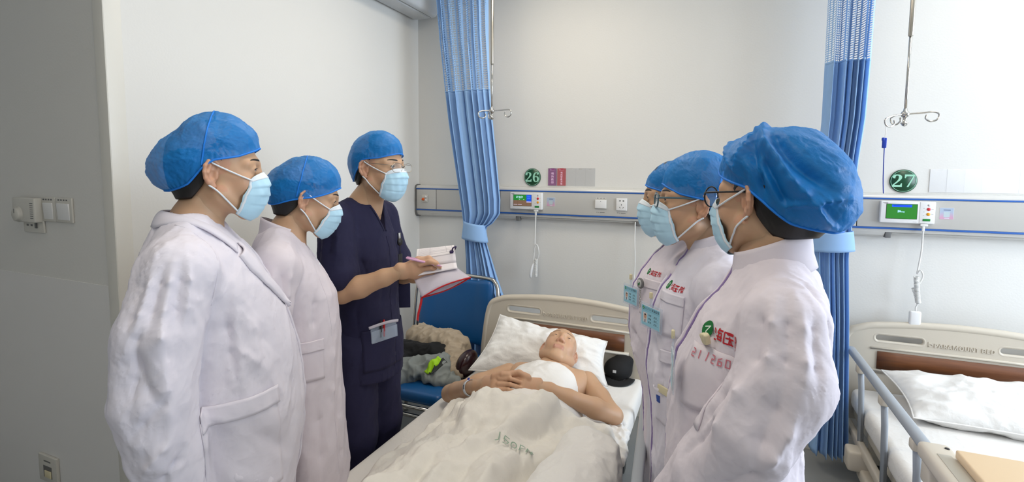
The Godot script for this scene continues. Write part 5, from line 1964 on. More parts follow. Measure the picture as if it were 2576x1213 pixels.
# ------------------------------------------------------------------ chair with clothes
func build_chair() -> void:
	var t := thing("folding_chair", "blue vinyl visitor chair with chrome tube frame by the left wall", "chair", Vector3(0.53, 0, 0.75))
	var at := func(x: float, y: float, z: float) -> Vector3: return Vector3(x - 0.53, y, z - 0.75)
	var tilt := Basis(Vector3.RIGHT, -0.14)
	# backrest: a padded slab with round upper corners
	var bf := Field.new()
	bf.flat(at.call(0.335, 0.53, 0.44), at.call(0.335, 0.825, 0.402), 0.055, 0.055, Vector3(0, 0, 1), 0.45, 0.04)
	bf.flat(at.call(0.745, 0.53, 0.44), at.call(0.745, 0.825, 0.402), 0.055, 0.055, Vector3(0, 0, 1), 0.45, 0.04)
	bf.box(at.call(0.54, 0.680, 0.420), Vector3(0.25, 0.198, 0.024), 0.02, 0.03, 0, Basis(Vector3.RIGHT, -0.13))
	part("backrest", nets(bf, at.call(0.25, 0.44, 0.32), at.call(0.83, 0.92, 0.52), 0.008), "vinyl", t)
	part("seat", Mb.new().rbox(at.call(0.53, 0.395, 0.765), Vector3(0.56, 0.065, 0.63), 0.024).done(), "vinyl", t)
	var fr := [at.call(0.245, 0.40, 0.47), at.call(0.240, 0.60, 0.44), at.call(0.245, 0.80, 0.41), at.call(0.275, 0.875, 0.395), at.call(0.34, 0.895, 0.39), at.call(0.54, 0.90, 0.39), at.call(0.74, 0.895, 0.39), at.call(0.805, 0.875, 0.395), at.call(0.832, 0.80, 0.41), at.call(0.835, 0.60, 0.44), at.call(0.832, 0.40, 0.47)]
	part("back_frame", Mb.new().tube(curve(fr, 70), 0.0125, 12).done(), "chrome", t)
	for y in [0.350, 0.305]:
		part("front_rail", Mb.new().tube(PackedVector3Array([at.call(0.22, y, 1.085), at.call(0.84, y, 1.085)]), 0.011, 10).done(), "chrome", t)
	for x in [0.225, 0.835]:
		part("side_rail", Mb.new().tube(PackedVector3Array([at.call(x, 0.352, 0.45), at.call(x, 0.352, 1.09)]), 0.011, 10).done(), "chrome", t)
		for z in [0.50, 1.06]:
			part("leg", Mb.new().tube(PackedVector3Array([at.call(x, 0.35, z), at.call(x, 0.012, z + 0.02)]), 0.011, 10).lathe([Vector2(0, 0), Vector2(0.016, 0), Vector2(0.016, 0.02), Vector2(0, 0.02)], 12, Transform3D(Basis.IDENTITY, at.call(x, 0, z + 0.02))).done(), "chrome", t)
	# clothes heaped on the seat
	var nz := noise(1.0, 14, FastNoiseLite.FRACTAL_RIDGED, 2)
	var f := Field.new()
	f.flat(Vector3(0.40, 0.525, 0.60), Vector3(0.66, 0.53, 0.64), 0.075, 0.07, Vector3(1, 0, 0.2), 1.3, 0.05)
	f.flat(Vector3(0.62, 0.525, 0.62), Vector3(0.76, 0.465, 0.80), 0.07, 0.055, Vector3(0.5, 0, 0.5), 1.4, 0.05)
	f.ell(Vector3(0.40, 0.50, 0.58), Vector3(0.09, 0.10, 0.07), 0.04)
	f.wrinkle(nz, 0.015, Transform3D(Basis(Vector3(0, 1, 0), 0.7).scaled(Vector3(14, 5, 9)), Vector3.ZERO))
	for k in 9:
		var o := k * 0.03
		f.fold(Vector3(0.48 + o, 0.61 - o * 0.1, 0.60), Vector3(0.62 + o * 0.75, 0.50, 0.76 + o * 0.2), 0.011, -0.019 if k % 2 else 0.012)
	single("beige_garment", nets(f, Vector3(0.24, 0.41, 0.46), Vector3(0.88, 0.66, 0.90), 0.006), "beige_cloth", "crumpled beige garment at the back of the blue chair seat", "clothes")
	f = Field.new()
	f.flat(Vector3(0.34, 0.485, 0.72), Vector3(0.62, 0.495, 0.745), 0.06, 0.05, Vector3(1, 0, 0), 1.2, 0.04)
	f.ell(Vector3(0.60, 0.525, 0.73), Vector3(0.07, 0.035, 0.05), 0.03)
	f.ell(Vector3(0.36, 0.47, 0.82), Vector3(0.09, 0.045, 0.08), 0.03)
	f.wrinkle(nz, 0.010, Transform3D(Basis.from_scale(Vector3(9, 6, 12)), Vector3(3, 0, 0)))
	single("black_garment", nets(f, Vector3(0.22, 0.41, 0.60), Vector3(0.74, 0.60, 0.94), 0.007), "black_cloth", "black garment between the beige and grey clothes on chair", "clothes")
	f = Field.new()
	f.flat(Vector3(0.50, 0.470, 0.93), Vector3(0.70, 0.490, 0.86), 0.052, 0.055, Vector3(0.3, 0, 1), 1.5, 0.04)
	f.flat(Vector3(0.54, 0.445, 0.98), Vector3(0.51, 0.445, 1.00), 0.030, 0.034, Vector3(1, 0, 0), 1.3, 0.03)
	f.flat(Vector3(0.66, 0.450, 0.93), Vector3(0.80, 0.445, 0.90), 0.034, 0.026, Vector3(0.2, 0, 1), 1.5, 0.03)
	f.wrinkle(nz, 0.022, Transform3D(Basis.from_scale(Vector3(9, 6, 7)), Vector3(9, 2, 0)))
	for q in [[0.50, 0.98, 0.58, 0.86], [0.60, 0.99, 0.62, 0.88], [0.72, 0.96, 0.74, 0.84], [0.55, 1.0, 0.50, 0.90]]:
		f.fold(Vector3(q[0], 0.52, q[1]), Vector3(q[2], 0.53, q[3]), 0.012, -0.012)
	var g := single("grey_jacket", nets(f, Vector3(0.42, 0.41, 0.76), Vector3(0.90, 0.60, 1.08), 0.006), "grey_cloth", "crumpled grey jacket with a lime stripe on chair seat", "clothes")
	var up := Vector3(0.05, 0.75, 0.66)
	part("stripe", laid(f, Vector3(0.685, 0.52, 0.93), up, Vector3(0.25, 0, -1), 0.034, 0.105, 6, 14, 0.002, 0.002, func(s, t2): return Vector2(s + 0.35 * (0.25 - t2 * t2), t2)), "lime", g, "lime green stripe")
	part("trim", laid(f, Vector3(0.712, 0.52, 0.93), up, Vector3(0.25, 0, -1), 0.026, 0.110, 5, 14, 0.0015, 0.002, func(s, t2): return Vector2(s + 0.4 * (0.25 - t2 * t2), t2)), "dark_grey_cloth", g, "dark grey band beside the stripe")
	part("cuff", Mb.new().tube(curve([Vector3(0.475, 0.475, 0.965), Vector3(0.487, 0.455, 1.0), Vector3(0.505, 0.432, 1.02), Vector3(0.53, 0.430, 1.03)], 14), 0.013, 8).done(), "dark_grey_cloth", g)
	f = Field.new()
	f.ell(Vector3(0.812, 0.495, 0.785), Vector3(0.052, 0.085, 0.085), 0.02, 0, Basis(Vector3(0, 0, 1), -0.35))
	g = single("maroon_bag", nets(f, Vector3(0.72, 0.39, 0.66), Vector3(0.90, 0.62, 0.90), 0.006), "maroon", "glossy dark maroon bag squeezed between chair and pillow", "bag")
	placed(part("stud", Mb.new().ball(Vector3.ZERO, Vector3(0.004, 0.004, 0.004), 10, 6).done(), "chrome", g), Vector3(0.818, 0.512, 0.850))


# ------------------------------------------------------------------ patient and bedclothes
func build_patient() -> void:
	var base := Vector3(1.35, 0.46, 1.45)
	var t := thing("person", "bald patient lying in bed under white cover, hands clasped on belly", "person", base)
	head_mesh("patient", 0.0020, 0.004)
	var hd := Vector3(1.366, 0.668, 0.868)
	var a := 0.36
	var fwd := Vector3(0.26, cos(a), sin(a)).normalized()
	var crown := (Vector3(-0.06, sin(a), -cos(a)) - fwd * Vector3(-0.06, sin(a), -cos(a)).dot(fwd)).normalized()
	var hx := Transform3D(Basis(crown.cross(fwd), crown, fwd).scaled(Vector3.ONE * 1.07), hd)
	# torso alone, for the cover to lie on
	var tor := Field.new()
	tor.flat(Vector3(1.362, 0.565, 1.06), Vector3(1.35, 0.572, 1.36), 0.098, 0.104, Vector3(1, 0, 0), 1.65, 0.05)
	tor.ell(Vector3(1.345, 0.567, 1.50), Vector3(0.175, 0.108, 0.20), 0.06)
	tor.cap(Vector3(1.24, 0.54, 1.78), Vector3(1.22, 0.565, 2.05), 0.085, 0.062, 0.06)
	tor.cap(Vector3(1.44, 0.54, 1.78), Vector3(1.46, 0.565, 2.05), 0.085, 0.062, 0.06)
	tor.cap(Vector3(1.22, 0.565, 2.05), Vector3(1.22, 0.52, 2.34), 0.060, 0.045, 0.04)
	tor.cap(Vector3(1.46, 0.565, 2.05), Vector3(1.46, 0.52, 2.34), 0.060, 0.045, 0.04)
	var bf := Field.new()
	for i in tor.ids:
		bf._put(tor.kind[i], tor.pa[i], tor.pa[i] + tor.pb[i], tor.ra[i], tor.ra[i] + tor.rd[i], tor.kk[i], 0, tor.fr[i], tor.hs[i])
	bf.cap(Vector3(1.366, 0.640, 0.925), Vector3(1.362, 0.60, 1.04), 0.058, 0.066, 0.05)
	bf.flat(Vector3(1.22, 0.585, 1.005), Vector3(1.50, 0.585, 0.985), 0.058, 0.058, Vector3(0, 0, 1), 1.2, 0.05)
	bf.cap(Vector3(1.22, 2 * 0.29, 2.34), Vector3(1.21, 0.60, 2.37), 0.035, 0.025, 0.03)
	bf.cap(Vector3(1.46, 0.58, 2.34), Vector3(1.47, 0.60, 2.37), 0.035, 0.025, 0.03)
	var body := nets(bf, Vector3(1.0, 0.42, 0.86), Vector3(1.7, 0.72, 2.42), 0.010, skin_paint_plain)
	var arms := Field.new()
	var shR := Vector3(1.165, 0.588, 1.02)
	var elR := Vector3(0.935, 0.515, 1.185)
	var wrR := Vector3(1.155, 0.652, 1.345)
	var shL := Vector3(1.535, 0.588, 0.965)
	var elL := Vector3(1.688, 0.525, 1.115)
	var wrL := Vector3(1.462, 0.672, 1.300)
	arms.chain([shR, shR.lerp(elR, 0.5), elR], [0.048, 0.043, 0.038], 0.02)
	arms.chain([elR, elR.lerp(wrR, 0.3), elR.lerp(wrR, 0.72), wrR], [0.038, 0.041, 0.033, 0.027], 0.015)
	arms.chain([shL, shL.lerp(elL, 0.5), elL], [0.048, 0.043, 0.038], 0.02)
	arms.chain([elL, elL.lerp(wrL, 0.3), elL.lerp(wrL, 0.72), wrL], [0.038, 0.042, 0.033, 0.027], 0.015)
	arms.flat(wrR, Vector3(1.205, 0.680, 1.375), 0.022, 0.020, Vector3(0, 0.75, -0.66), 1.35, 0.015)
	arms.flat(wrL, Vector3(1.425, 0.692, 1.335), 0.022, 0.020, Vector3(0, 0.75, -0.66), 1.35, 0.015)
	var am := nets(arms, Vector3(0.86, 0.44, 0.88), Vector3(1.76, 0.73, 1.42), 0.005, skin_paint_plain)
	# clasped hands: fingers of the two hands lie in turn, one above the other
	var hf := Field.new()
	var s := Vector3(0.0, -0.78, 0.62)
	var n := Vector3(0.0, 0.60, 0.80)
	var cR := Vector3(1.262, 0.702, 1.398)
	var cL := Vector3(1.378, 0.707, 1.372)
	hf.flat(Vector3(1.205, 0.680, 1.375), cR, 0.019, 0.0165, s, 2.0, 0.012)
	hf.flat(cR, cR + Vector3(0.032, 0.004, 0.002), 0.0165, 0.0135, s, 2.6, 0.010)
	hf.flat(Vector3(1.425, 0.692, 1.335), cL, 0.019, 0.0165, s, 2.0, 0.012)
	hf.flat(cL, cL + Vector3(-0.030, 0.002, 0.004), 0.0165, 0.0135, s, 2.6, 0.010)
	for i in 4:
		var q := i - 1.5
		var l: float = [0.92, 1.0, 0.98, 0.84][i]
		var b := cR + Vector3(0.034, 0.004, 0.002) + s * (0.0215 * q + 0.009) + n * 0.003
		hf.chain([b, b + Vector3(0.036 * l, 0.002, 0.0) + n * 0.009, b + Vector3(0.060 * l, 0.0, 0.0) + n * 0.004, b + Vector3(0.076 * l, 0, 0) - n * 0.006], [0.0096, 0.0088, 0.0080, 0.0068], 0.003)
		b = cL + Vector3(-0.030, 0.002, 0.004) + s * (0.0215 * q - 0.002) + n * 0.004
		hf.chain([b, b + Vector3(-0.040 * l, 0.0, 0.012) + n * 0.012, b + Vector3(-0.068 * l, 0, 0.018) + n * 0.008, b + Vector3(-0.086 * l, 0, 0.022) - n * 0.002], [0.0100, 0.0094, 0.0086, 0.0072], 0.0022)
	hf.chain([cR + Vector3(-0.01, 0.026, -0.012), cR + Vector3(0.028, 0.040, -0.012), cR + Vector3(0.058, 0.040, -0.012)], [0.013, 0.0105, 0.008], 0.008)
	hf.chain([cL + Vector3(0.01, 0.028, -0.016), cL + Vector3(-0.026, 0.044, -0.010), cL + Vector3(-0.056, 0.042, -0.002)], [0.013, 0.0105, 0.008], 0.008)
	var hm := nets(hf, Vector3(1.17, 0.61, 1.27), Vector3(1.46, 0.80, 1.48), 0.0026, skin_paint_hand)
	var moved := Transform3D(Basis.IDENTITY, -base)
	part("body", joined([[head_cache["patient"], moved * hx], [body, moved], [am, moved], [hm, moved]]), "skin", t)
	for k in [-1.0, 1.0]:
		part("eye", head_cache["eye"], "eye", t).transform = moved * hx * Transform3D(Basis.IDENTITY, Vector3(k * 0.031, 0.016, 0.0765))
		var hfield: Field = head_cache["patient_field"]
		var br := PackedVector3Array()
		for i in 9:
			var u := i / 8.0
			br.append(hfield.hit(Vector3(k * lerpf(0.014, 0.048, u), 0.0385 + 0.003 * sin(u * PI * 0.8), 0.2), Vector3(0, 0, -1), 0.3))
		part("eyebrow", Mb.new().tube(br, PackedFloat32Array([0.0006, 0.0014, 0.0016, 0.0016, 0.0016, 0.0014, 0.0012, 0.001, 0.0006]), 8, false, 0.4, Vector3.UP).done(), "hair", t, "sparse eyebrow").transform = moved * hx
	# wristband
	var dirR := (wrR - elR).normalized()
	var cw := elR.lerp(wrR, 0.80)
	var nn := dirR.cross(Vector3.UP).normalized()
	var wb := []
	for j in 2:
		var r := PackedVector3Array()
		for i in 33:
			var an := TAU * i / 32.0
			r.append(cw + dirR * (j * 0.020 - 0.010) + (nn * cos(an) + dirR.cross(nn) * sin(an)) * (0.0345 - 0.0012 * j) - base)
		wb.append(r)
	var w := part("wristband", Mb.new().sheet(wb, 0.001, true).done(), "wristband", t, "white hospital wristband with a barcode")
	var up := dirR.cross(nn)
	var fr := Basis(dirR, (Vector3(0.15, 0.55, 0.8) - dirR * Vector3(0.15, 0.55, 0.8).dot(dirR)).normalized(), Vector3.ZERO)
	fr.z = fr.x.cross(fr.y)
	part("clasp", Mb.new().rbox(cw + (Vector3(0.2, 0.85, 0.25) - dirR * Vector3(0.2, 0.85, 0.25).dot(dirR)).normalized() * 0.0355 - base, Vector3(0.018, 0.004, 0.016), 0.0015, fr).done(), "strap_blue", w)
	var bars := Mb.new()
	for i in 9:
		var an := 0.55 + i * 0.06
		var o: Vector3 = fr.y.rotated(dirR, an - 0.75) * 0.0352
		bars.box(cw + o - base, Vector3(0.011, 0.0008, 0.0014 if i % 3 else 0.0008), Basis(dirR, an - 0.75) * fr)
	part("barcode", bars.done(), "dark_plastic", w)
	# sheet over the chest: lies on the torso, tucked under the arms
	var nz := noise(7.0, 31, FastNoiseLite.FRACTAL_RIDGED, 3)
	var rows := []
	for j in 41:
		var v := j / 40.0
		var r := PackedVector3Array()
		for i in 41:
			var u := i / 40.0 * 2.0 - 1.0
			var z := lerpf(1.000 - 0.020 * (1.0 - u * u), 1.455, v) + 0.02 * u * (1.0 - v)
			var half := 0.185 + 0.045 * sin(v * PI * 0.6)
			var x := 1.355 + u * half * (1.0 - 0.04 * sin(v * 9.0))
			var h := tor.hit(Vector3(x, 0.9, z), Vector3.DOWN, 0.44)
			var y := maxf(h.y, 0.505) + 0.016
			y = maxf(y, 0.668 - 0.55 * pow(absf(u), 3.0) * 0.24 - 0.09 * pow(maxf(0.25 - v, 0.0), 1.0))
			y += 0.012 * nz.get_noise_3d(x * 1.0, z * 0.7, 0) * (1.0 - absf(u) * 0.5) - 0.030 * pow(absf(u), 8.0)
			r.append(Vector3(x, y, z))
		rows.append(r)
	var sh := single("chest_sheet", Mb.new().sheet(rows, 0.004, false).done(), "sheet", "white sheet laid over the patient's chest, under the clasped hands", "sheet")
	# the quilt
	var q1 := noise(3.2, 51, FastNoiseLite.FRACTAL_RIDGED, 2)
	var q2 := noise(8.0, 52, FastNoiseLite.FRACTAL_FBM, 3)
	rows = []
	var nu := 120
	var nv := 150
	var q3 := noise(1.0, 53, FastNoiseLite.FRACTAL_RIDGED, 2)
	q3.domain_warp_enabled = true
	q3.domain_warp_amplitude = 0.35
	for j in nv + 1:
		var v := float(j) / nv
		var r := PackedVector3Array()
		for i in nu + 1:
			var u := float(i) / nu
			var z0 := lerpf(1.275, 1.225, u) + 0.235 * exp(-pow((u - 0.45) / 0.24, 2.0)) + 0.01 * sin(u * 24.0)
			var z := lerpf(z0, 2.44, v)
			var xl := 1.005 - 0.055 * smoothstep(1.25, 1.85, z) + 0.012 * sin(z * 17.0)
			var xr := 1.735 + 0.008 * sin(z * 11.0)
			var x := lerpf(xl, xr, u)
			var h := tor.hit(Vector3(x, 0.9, z), Vector3.DOWN, 0.46)
			var edge := smoothstep(0.0, 0.10, minf(u * 1.2, 1.0)) * smoothstep(0.0, 0.05, 1.0 - u) * smoothstep(0.0, 0.035, v)
			var puff := 0.058 * edge + 0.008
			var y := maxf(h.y, 0.462)
			var slope := 0.46 + 0.175 * exp(-pow((x - 1.35) / 0.26, 2.0)) * (1.0 - 0.25 * smoothstep(1.6, 2.3, z))
			y = maxf(y, lerpf(0.462, slope, edge)) + puff * 0.62
			y += edge * (0.036 * q1.get_noise_3d(x * 1.25 + 0.6 * z, z * 0.55 - 0.3 * x, 2) + 0.014 * q2.get_noise_2d(x, z) + 0.0085 * q3.get_noise_3d(x * 11.0 + z * 4.0, z * 5.0 - x * 2.0, 0.0))
			# long soft valleys that run down from the hands
			for c in [[1.13, 1.36, 1.02, 1.70, 0.030, -0.036], [1.22, 1.42, 1.20, 2.1, 0.035, -0.026], [1.46, 1.42, 1.36, 1.75, 0.022, -0.016], [1.58, 1.30, 1.50, 1.62, 0.030, -0.020], [1.30, 1.50, 1.34, 1.9, 0.018, -0.012], [1.08, 1.40, 1.30, 1.72, 0.018, 0.014]]:
				var ab := Vector2(c[2] - c[0], c[3] - c[1])
				var ap := Vector2(x - c[0], z - c[1])
				var tt := clampf(ap.dot(ab) / ab.length_squared(), 0, 1)
				var dd: float = (ap - ab * tt).length() / float(c[4])
				y += edge * c[5] * exp(-dd * dd) * (1.0 - pow(absf(tt * 2 - 1), 4.0) * 0.7)
			r.append(Vector3(x, y, z))
		rows.append(r)
	var ql := single("quilt", Mb.new().sheet(rows, 0.022, true).done(), "quilt", "thick creamy white quilt over the patient's legs with green print", "quilt")
	var im := Image.create(512, 128, false, Image.FORMAT_RGBA8)
	im.fill(Color(0.5, 0.58, 0.5, 0))
	var ink := Color(0.58, 0.66, 0.59)
	for w2 in [[10, "J"], [96, "S"], [176, "O"], [262, "F"], [340, "H"]]:
		var o := Vector2(w2[0], 20)
		match w2[1]:
			"J": line(im, o + Vector2(40, 0), o + Vector2(40, 60), 11, ink); line(im, o + Vector2(40, 60), o + Vector2(10, 78), 11, ink)
			"S": line(im, o + Vector2(56, 8), o + Vector2(12, 4), 11, ink); line(im, o + Vector2(12, 4), o + Vector2(8, 36), 11, ink); line(im, o + Vector2(8, 36), o + Vector2(56, 48), 11, ink); line(im, o + Vector2(56, 48), o + Vector2(52, 82), 11, ink); line(im, o + Vector2(52, 82), o + Vector2(6, 84), 11, ink)
			"O":
				for k in 16:
					line(im, o + Vector2(34, 44) + Vector2.from_angle(k * TAU / 16) * Vector2(28, 40), o + Vector2(34, 44) + Vector2.from_angle((k + 1) * TAU / 16) * Vector2(28, 40), 11, ink)
			"F": line(im, o + Vector2(12, 0), o + Vector2(12, 86), 11, ink); line(im, o + Vector2(12, 4), o + Vector2(58, 4), 11, ink); line(im, o + Vector2(12, 42), o + Vector2(48, 42), 11, ink)
			"H": line(im, o + Vector2(10, 0), o + Vector2(10, 86), 13, ink); line(im, o + Vector2(60, 0), o + Vector2(60, 86), 13, ink); line(im, o + Vector2(10, 42), o + Vector2(60, 42), 13, ink); line(im, o + Vector2(20, 10), o + Vector2(80, 70), 11, ink)
	print_material("quilt_print", im, 0.9, true)
	var drop := func(c: Vector3, ux: Vector3, w3: float, h3: float) -> ArrayMesh:
		var uz := ux.cross(Vector3.UP).normalized()
		var pr := []
		for j in 9:
			var r := PackedVector3Array()
			for i in 25:
				var p := c + ux * ((i / 24.0 - 0.5) * w3) + uz * ((j / 8.0 - 0.5) * h3)
				# height of the quilt below
				var best := 9.0
				var y := 0.6
				for row in rows:
					if absf(row[54].z - p.z) > 0.09:
						continue
					for q in row:
						var dd: float = Vector2(q.x - p.x, q.z - p.z).length_squared()
						if dd < best:
							best = dd
							y = q.y
				p.y = y + 0.010
				r.append(p)
			pr.append(r)
		for k in 2:
			for j in range(1, 8):
				for i in range(1, 24):
					pr[j][i].y = (pr[j][i].y * 2 + pr[j][i - 1].y + pr[j][i + 1].y + pr[j - 1][i].y + pr[j + 1][i].y) / 6.0
		return Mb.new().grid(pr, false, true).done()
	part("print", drop.call(Vector3(1.490, 0, 1.715), Vector3(0.97, 0, -0.20).normalized(), 0.16, 0.052), "quilt_print", ql, "faded green printed letters")
	# the smooth white mound of a bundled sheet at the patient's left knee
	var mf := Field.new()
	mf.flat(Vector3(1.690, 0.575, 1.56), Vector3(1.665, 0.585, 1.98), 0.092, 0.100, Vector3(1, 0, 0.2), 1.10, 0.05)
	mf.ell(Vector3(1.745, 0.53, 1.66), Vector3(0.055, 0.07, 0.13), 0.05)
	mf.wrinkle(noise(3.0, 61, FastNoiseLite.FRACTAL_RIDGED, 2), 0.014, Transform3D(Basis.from_scale(Vector3(1.6, 1.0, 0.8)), Vector3.ZERO))
	mf.wrinkle(noise(1.0, 64, FastNoiseLite.FRACTAL_RIDGED, 2), 0.006, Transform3D(Basis(Vector3.UP, 0.4).scaled(Vector3(13, 8, 6)), Vector3.ZERO))
	for q in [[1.60, 1.60, 1.66, 1.9], [1.70, 1.62, 1.72, 1.85]]:
		mf.fold(Vector3(q[0], 0.68, q[1]), Vector3(q[2], 0.68, q[3]), 0.02, -0.010)
	single("bundled_sheet", nets(mf, Vector3(1.42, 0.45, 1.40), Vector3(1.86, 0.74, 2.14), 0.007), "pillow", "smooth white bundled sheet mounded on the quilt beside the side rail", "sheet")
	# loose rumpled sheet by the patient's left elbow
	mf = Field.new()
	mf.flat(Vector3(1.70, 0.470, 1.10), Vector3(1.735, 0.470, 1.34), 0.030, 0.026, Vector3(1, 0, 0), 1.6, 0.03)
	mf.wrinkle(noise(1.0, 62, FastNoiseLite.FRACTAL_RIDGED, 2), 0.013, Transform3D(Basis.from_scale(Vector3(22, 8, 14)), Vector3.ZERO))
	single("rumpled_cloth", nets(mf, Vector3(1.62, 0.44, 1.04), Vector3(1.80, 0.54, 1.42), 0.006), "beige_cloth" if false else "sheet", "rumpled white cloth by the patient's left elbow", "cloth")
	# peaked cap on the mattress
	t = thing("peaked_cap", "black peaked cap lying on the mattress right of the pillow", "cap", Vector3(1.60, 0.46, 0.55))
	var cf := Field.new()
	cf.ell(Vector3(0.0, 0.040, -0.02), Vector3(0.075, 0.062, 0.085), 0.02)
	cf.ell(Vector3(0.03, 0.085, -0.05), Vector3(0.045, 0.03, 0.05), 0.03)
	cf.box(Vector3(0, -0.05, 0), Vector3(0.2, 0.055, 0.2), 0.002, 0.004, 1)
	part("crown", nets(cf, Vector3(-0.1, -0.01, -0.13), Vector3(0.1, 0.13, 0.1), 0.005), "black_cloth", t)
	var br2 := []
	for j in 5:
		var r := PackedVector3Array()
		for i in 17:
			var an := PI * i / 16.0
			var rr := 0.060 + 0.048 * j / 4.0
			r.append(Vector3(cos(an) * rr * 0.78 + 0.01, 0.012 - 0.010 * j / 4.0 * sin(an), 0.02 + sin(an) * rr * 0.95))
		br2.append(r)
	part("peak", Mb.new().sheet(br2, 0.004, true).done(), "black_cloth", t)
	var ed := PackedVector3Array()
	for q in br2[4]:
		ed.append(q)
	part("peak_edge", Mb.new().tube(ed, 0.003, 6).done(), "dark_grey_cloth", t)
	part("badge", Mb.new().rbox(Vector3(-0.005, 0.055, 0.062), Vector3(0.018, 0.014, 0.003), 0.001, Basis(Vector3.RIGHT, -0.35)).done(), "grey_plastic", t)


func skin_paint_plain(p: Vector3) -> Color:
	return SKIN


func skin_paint_hand(p: Vector3) -> Color:
	return SKIN.lerp(Color(0.53, 0.28, 0.18), 0.2)


# ------------------------------------------------------------------ the staff; each is built about its own base, +z the way the body faces, +x its left
func add_hand(f: Field, w: Vector3, d: Vector3, back: Vector3, thumb: float, curl: float) -> void:
	d = d.normalized()
	back = (back - d * back.dot(d)).normalized()
	var s := back.cross(d) * thumb
	f.flat(w - d * 0.02, w + d * 0.035, 0.017, 0.015, s, 1.6, 0.012)
	f.flat(w + d * 0.035, w + d * 0.080, 0.015, 0.012, s, 2.5, 0.010)
	for i in 4:
		var p := w + d * (0.084 - 0.004 * absf(i - 1.2)) + s * (0.030 - 0.0195 * i)
		var l: float = [0.068, 0.075, 0.070, 0.055][i]
		var a := curl * (0.8 + 0.12 * i)
		var dir := d
		var pts := [p]
		var rr := [0.0088, 0.0084, 0.0076, 0.0064]
		for k in 3:
			dir = dir.rotated(s * thumb, -a * [0.6, 1.0, 0.7][k] * -1.0 * thumb * thumb).normalized() if true else dir
			p = p + dir * l * [0.44, 0.32, 0.24][k]
			pts.append(p)
		f.chain(pts, rr, 0.005)
	var tb := w + d * 0.022 + s * 0.022
	f.chain([tb, tb + d * 0.028 + s * 0.016 - back * 0.008, tb + d * 0.056 + s * 0.014 - back * 0.016, tb + d * 0.076 + s * 0.006 - back * 0.020], [0.0125, 0.0108, 0.0092, 0.0075], 0.008)


func cloth_noise(f: Field, sd: int, amount: float, tall := 3.0) -> void:
	var n := noise(1.0, sd, FastNoiseLite.FRACTAL_RIDGED, 2)
	n.domain_warp_enabled = true
	n.domain_warp_amplitude = 0.22
	n.domain_warp_frequency = 0.8
	f.wrinkle(n, amount, Transform3D(Basis(Vector3(0, 0, 1), 0.3).scaled(Vector3(tall * 2.4, tall * 0.8, tall * 2.4)), Vector3.ZERO))
	f.wrinkle(noise(1.0, sd + 1, FastNoiseLite.FRACTAL_RIDGED, 2), amount * 0.20, Transform3D(Basis(Vector3(0, 0, 1), -0.35).scaled(Vector3(20, 5, 17)), Vector3.ZERO))


func torso_field(o: Dictionary) -> Field:
	var f := Field.new()
	f.loft(o.rings, 0.03)
	for s in [-1.0, 1.0]:
		var a: Array = o.arm_left if s > 0 else o.arm_right
		f.cap(Vector3(s * 0.055, o.slope_y, o.slope_z), a[0], o.slope_r, o.arm_r[0] * 0.98, 0.032)
		f.cap(a[0], a[1], o.arm_r[0], o.arm_r[1], 0.022)
		for i in range(1, a.size() - 1):
			f.cap(a[i], a[i + 1], o.arm_r[i], o.arm_r[i + 1], 0.009)
	return f


func collar_ring(c: Vector3, rx: float, rz: float, slant: float, h: float, gap: float, lean := 0.93) -> Array:
	var rows := []
	for j in 10:
		var v := j / 9.0 * 1.5 - 0.5
		var r := PackedVector3Array()
		for i in 49:
			var a := lerpf(gap, TAU - gap, i / 48.0)
			var k := lerpf(1.0, lean, v) if v > 0.0 else 1.0 - v * 0.22
			r.append(c + Vector3(sin(a) * rx * k, -slant * cos(a) + h * v, cos(a) * rz * k + maxf(1.0 - k, 0.0) * 0.02))
		rows.append(r)
	return rows


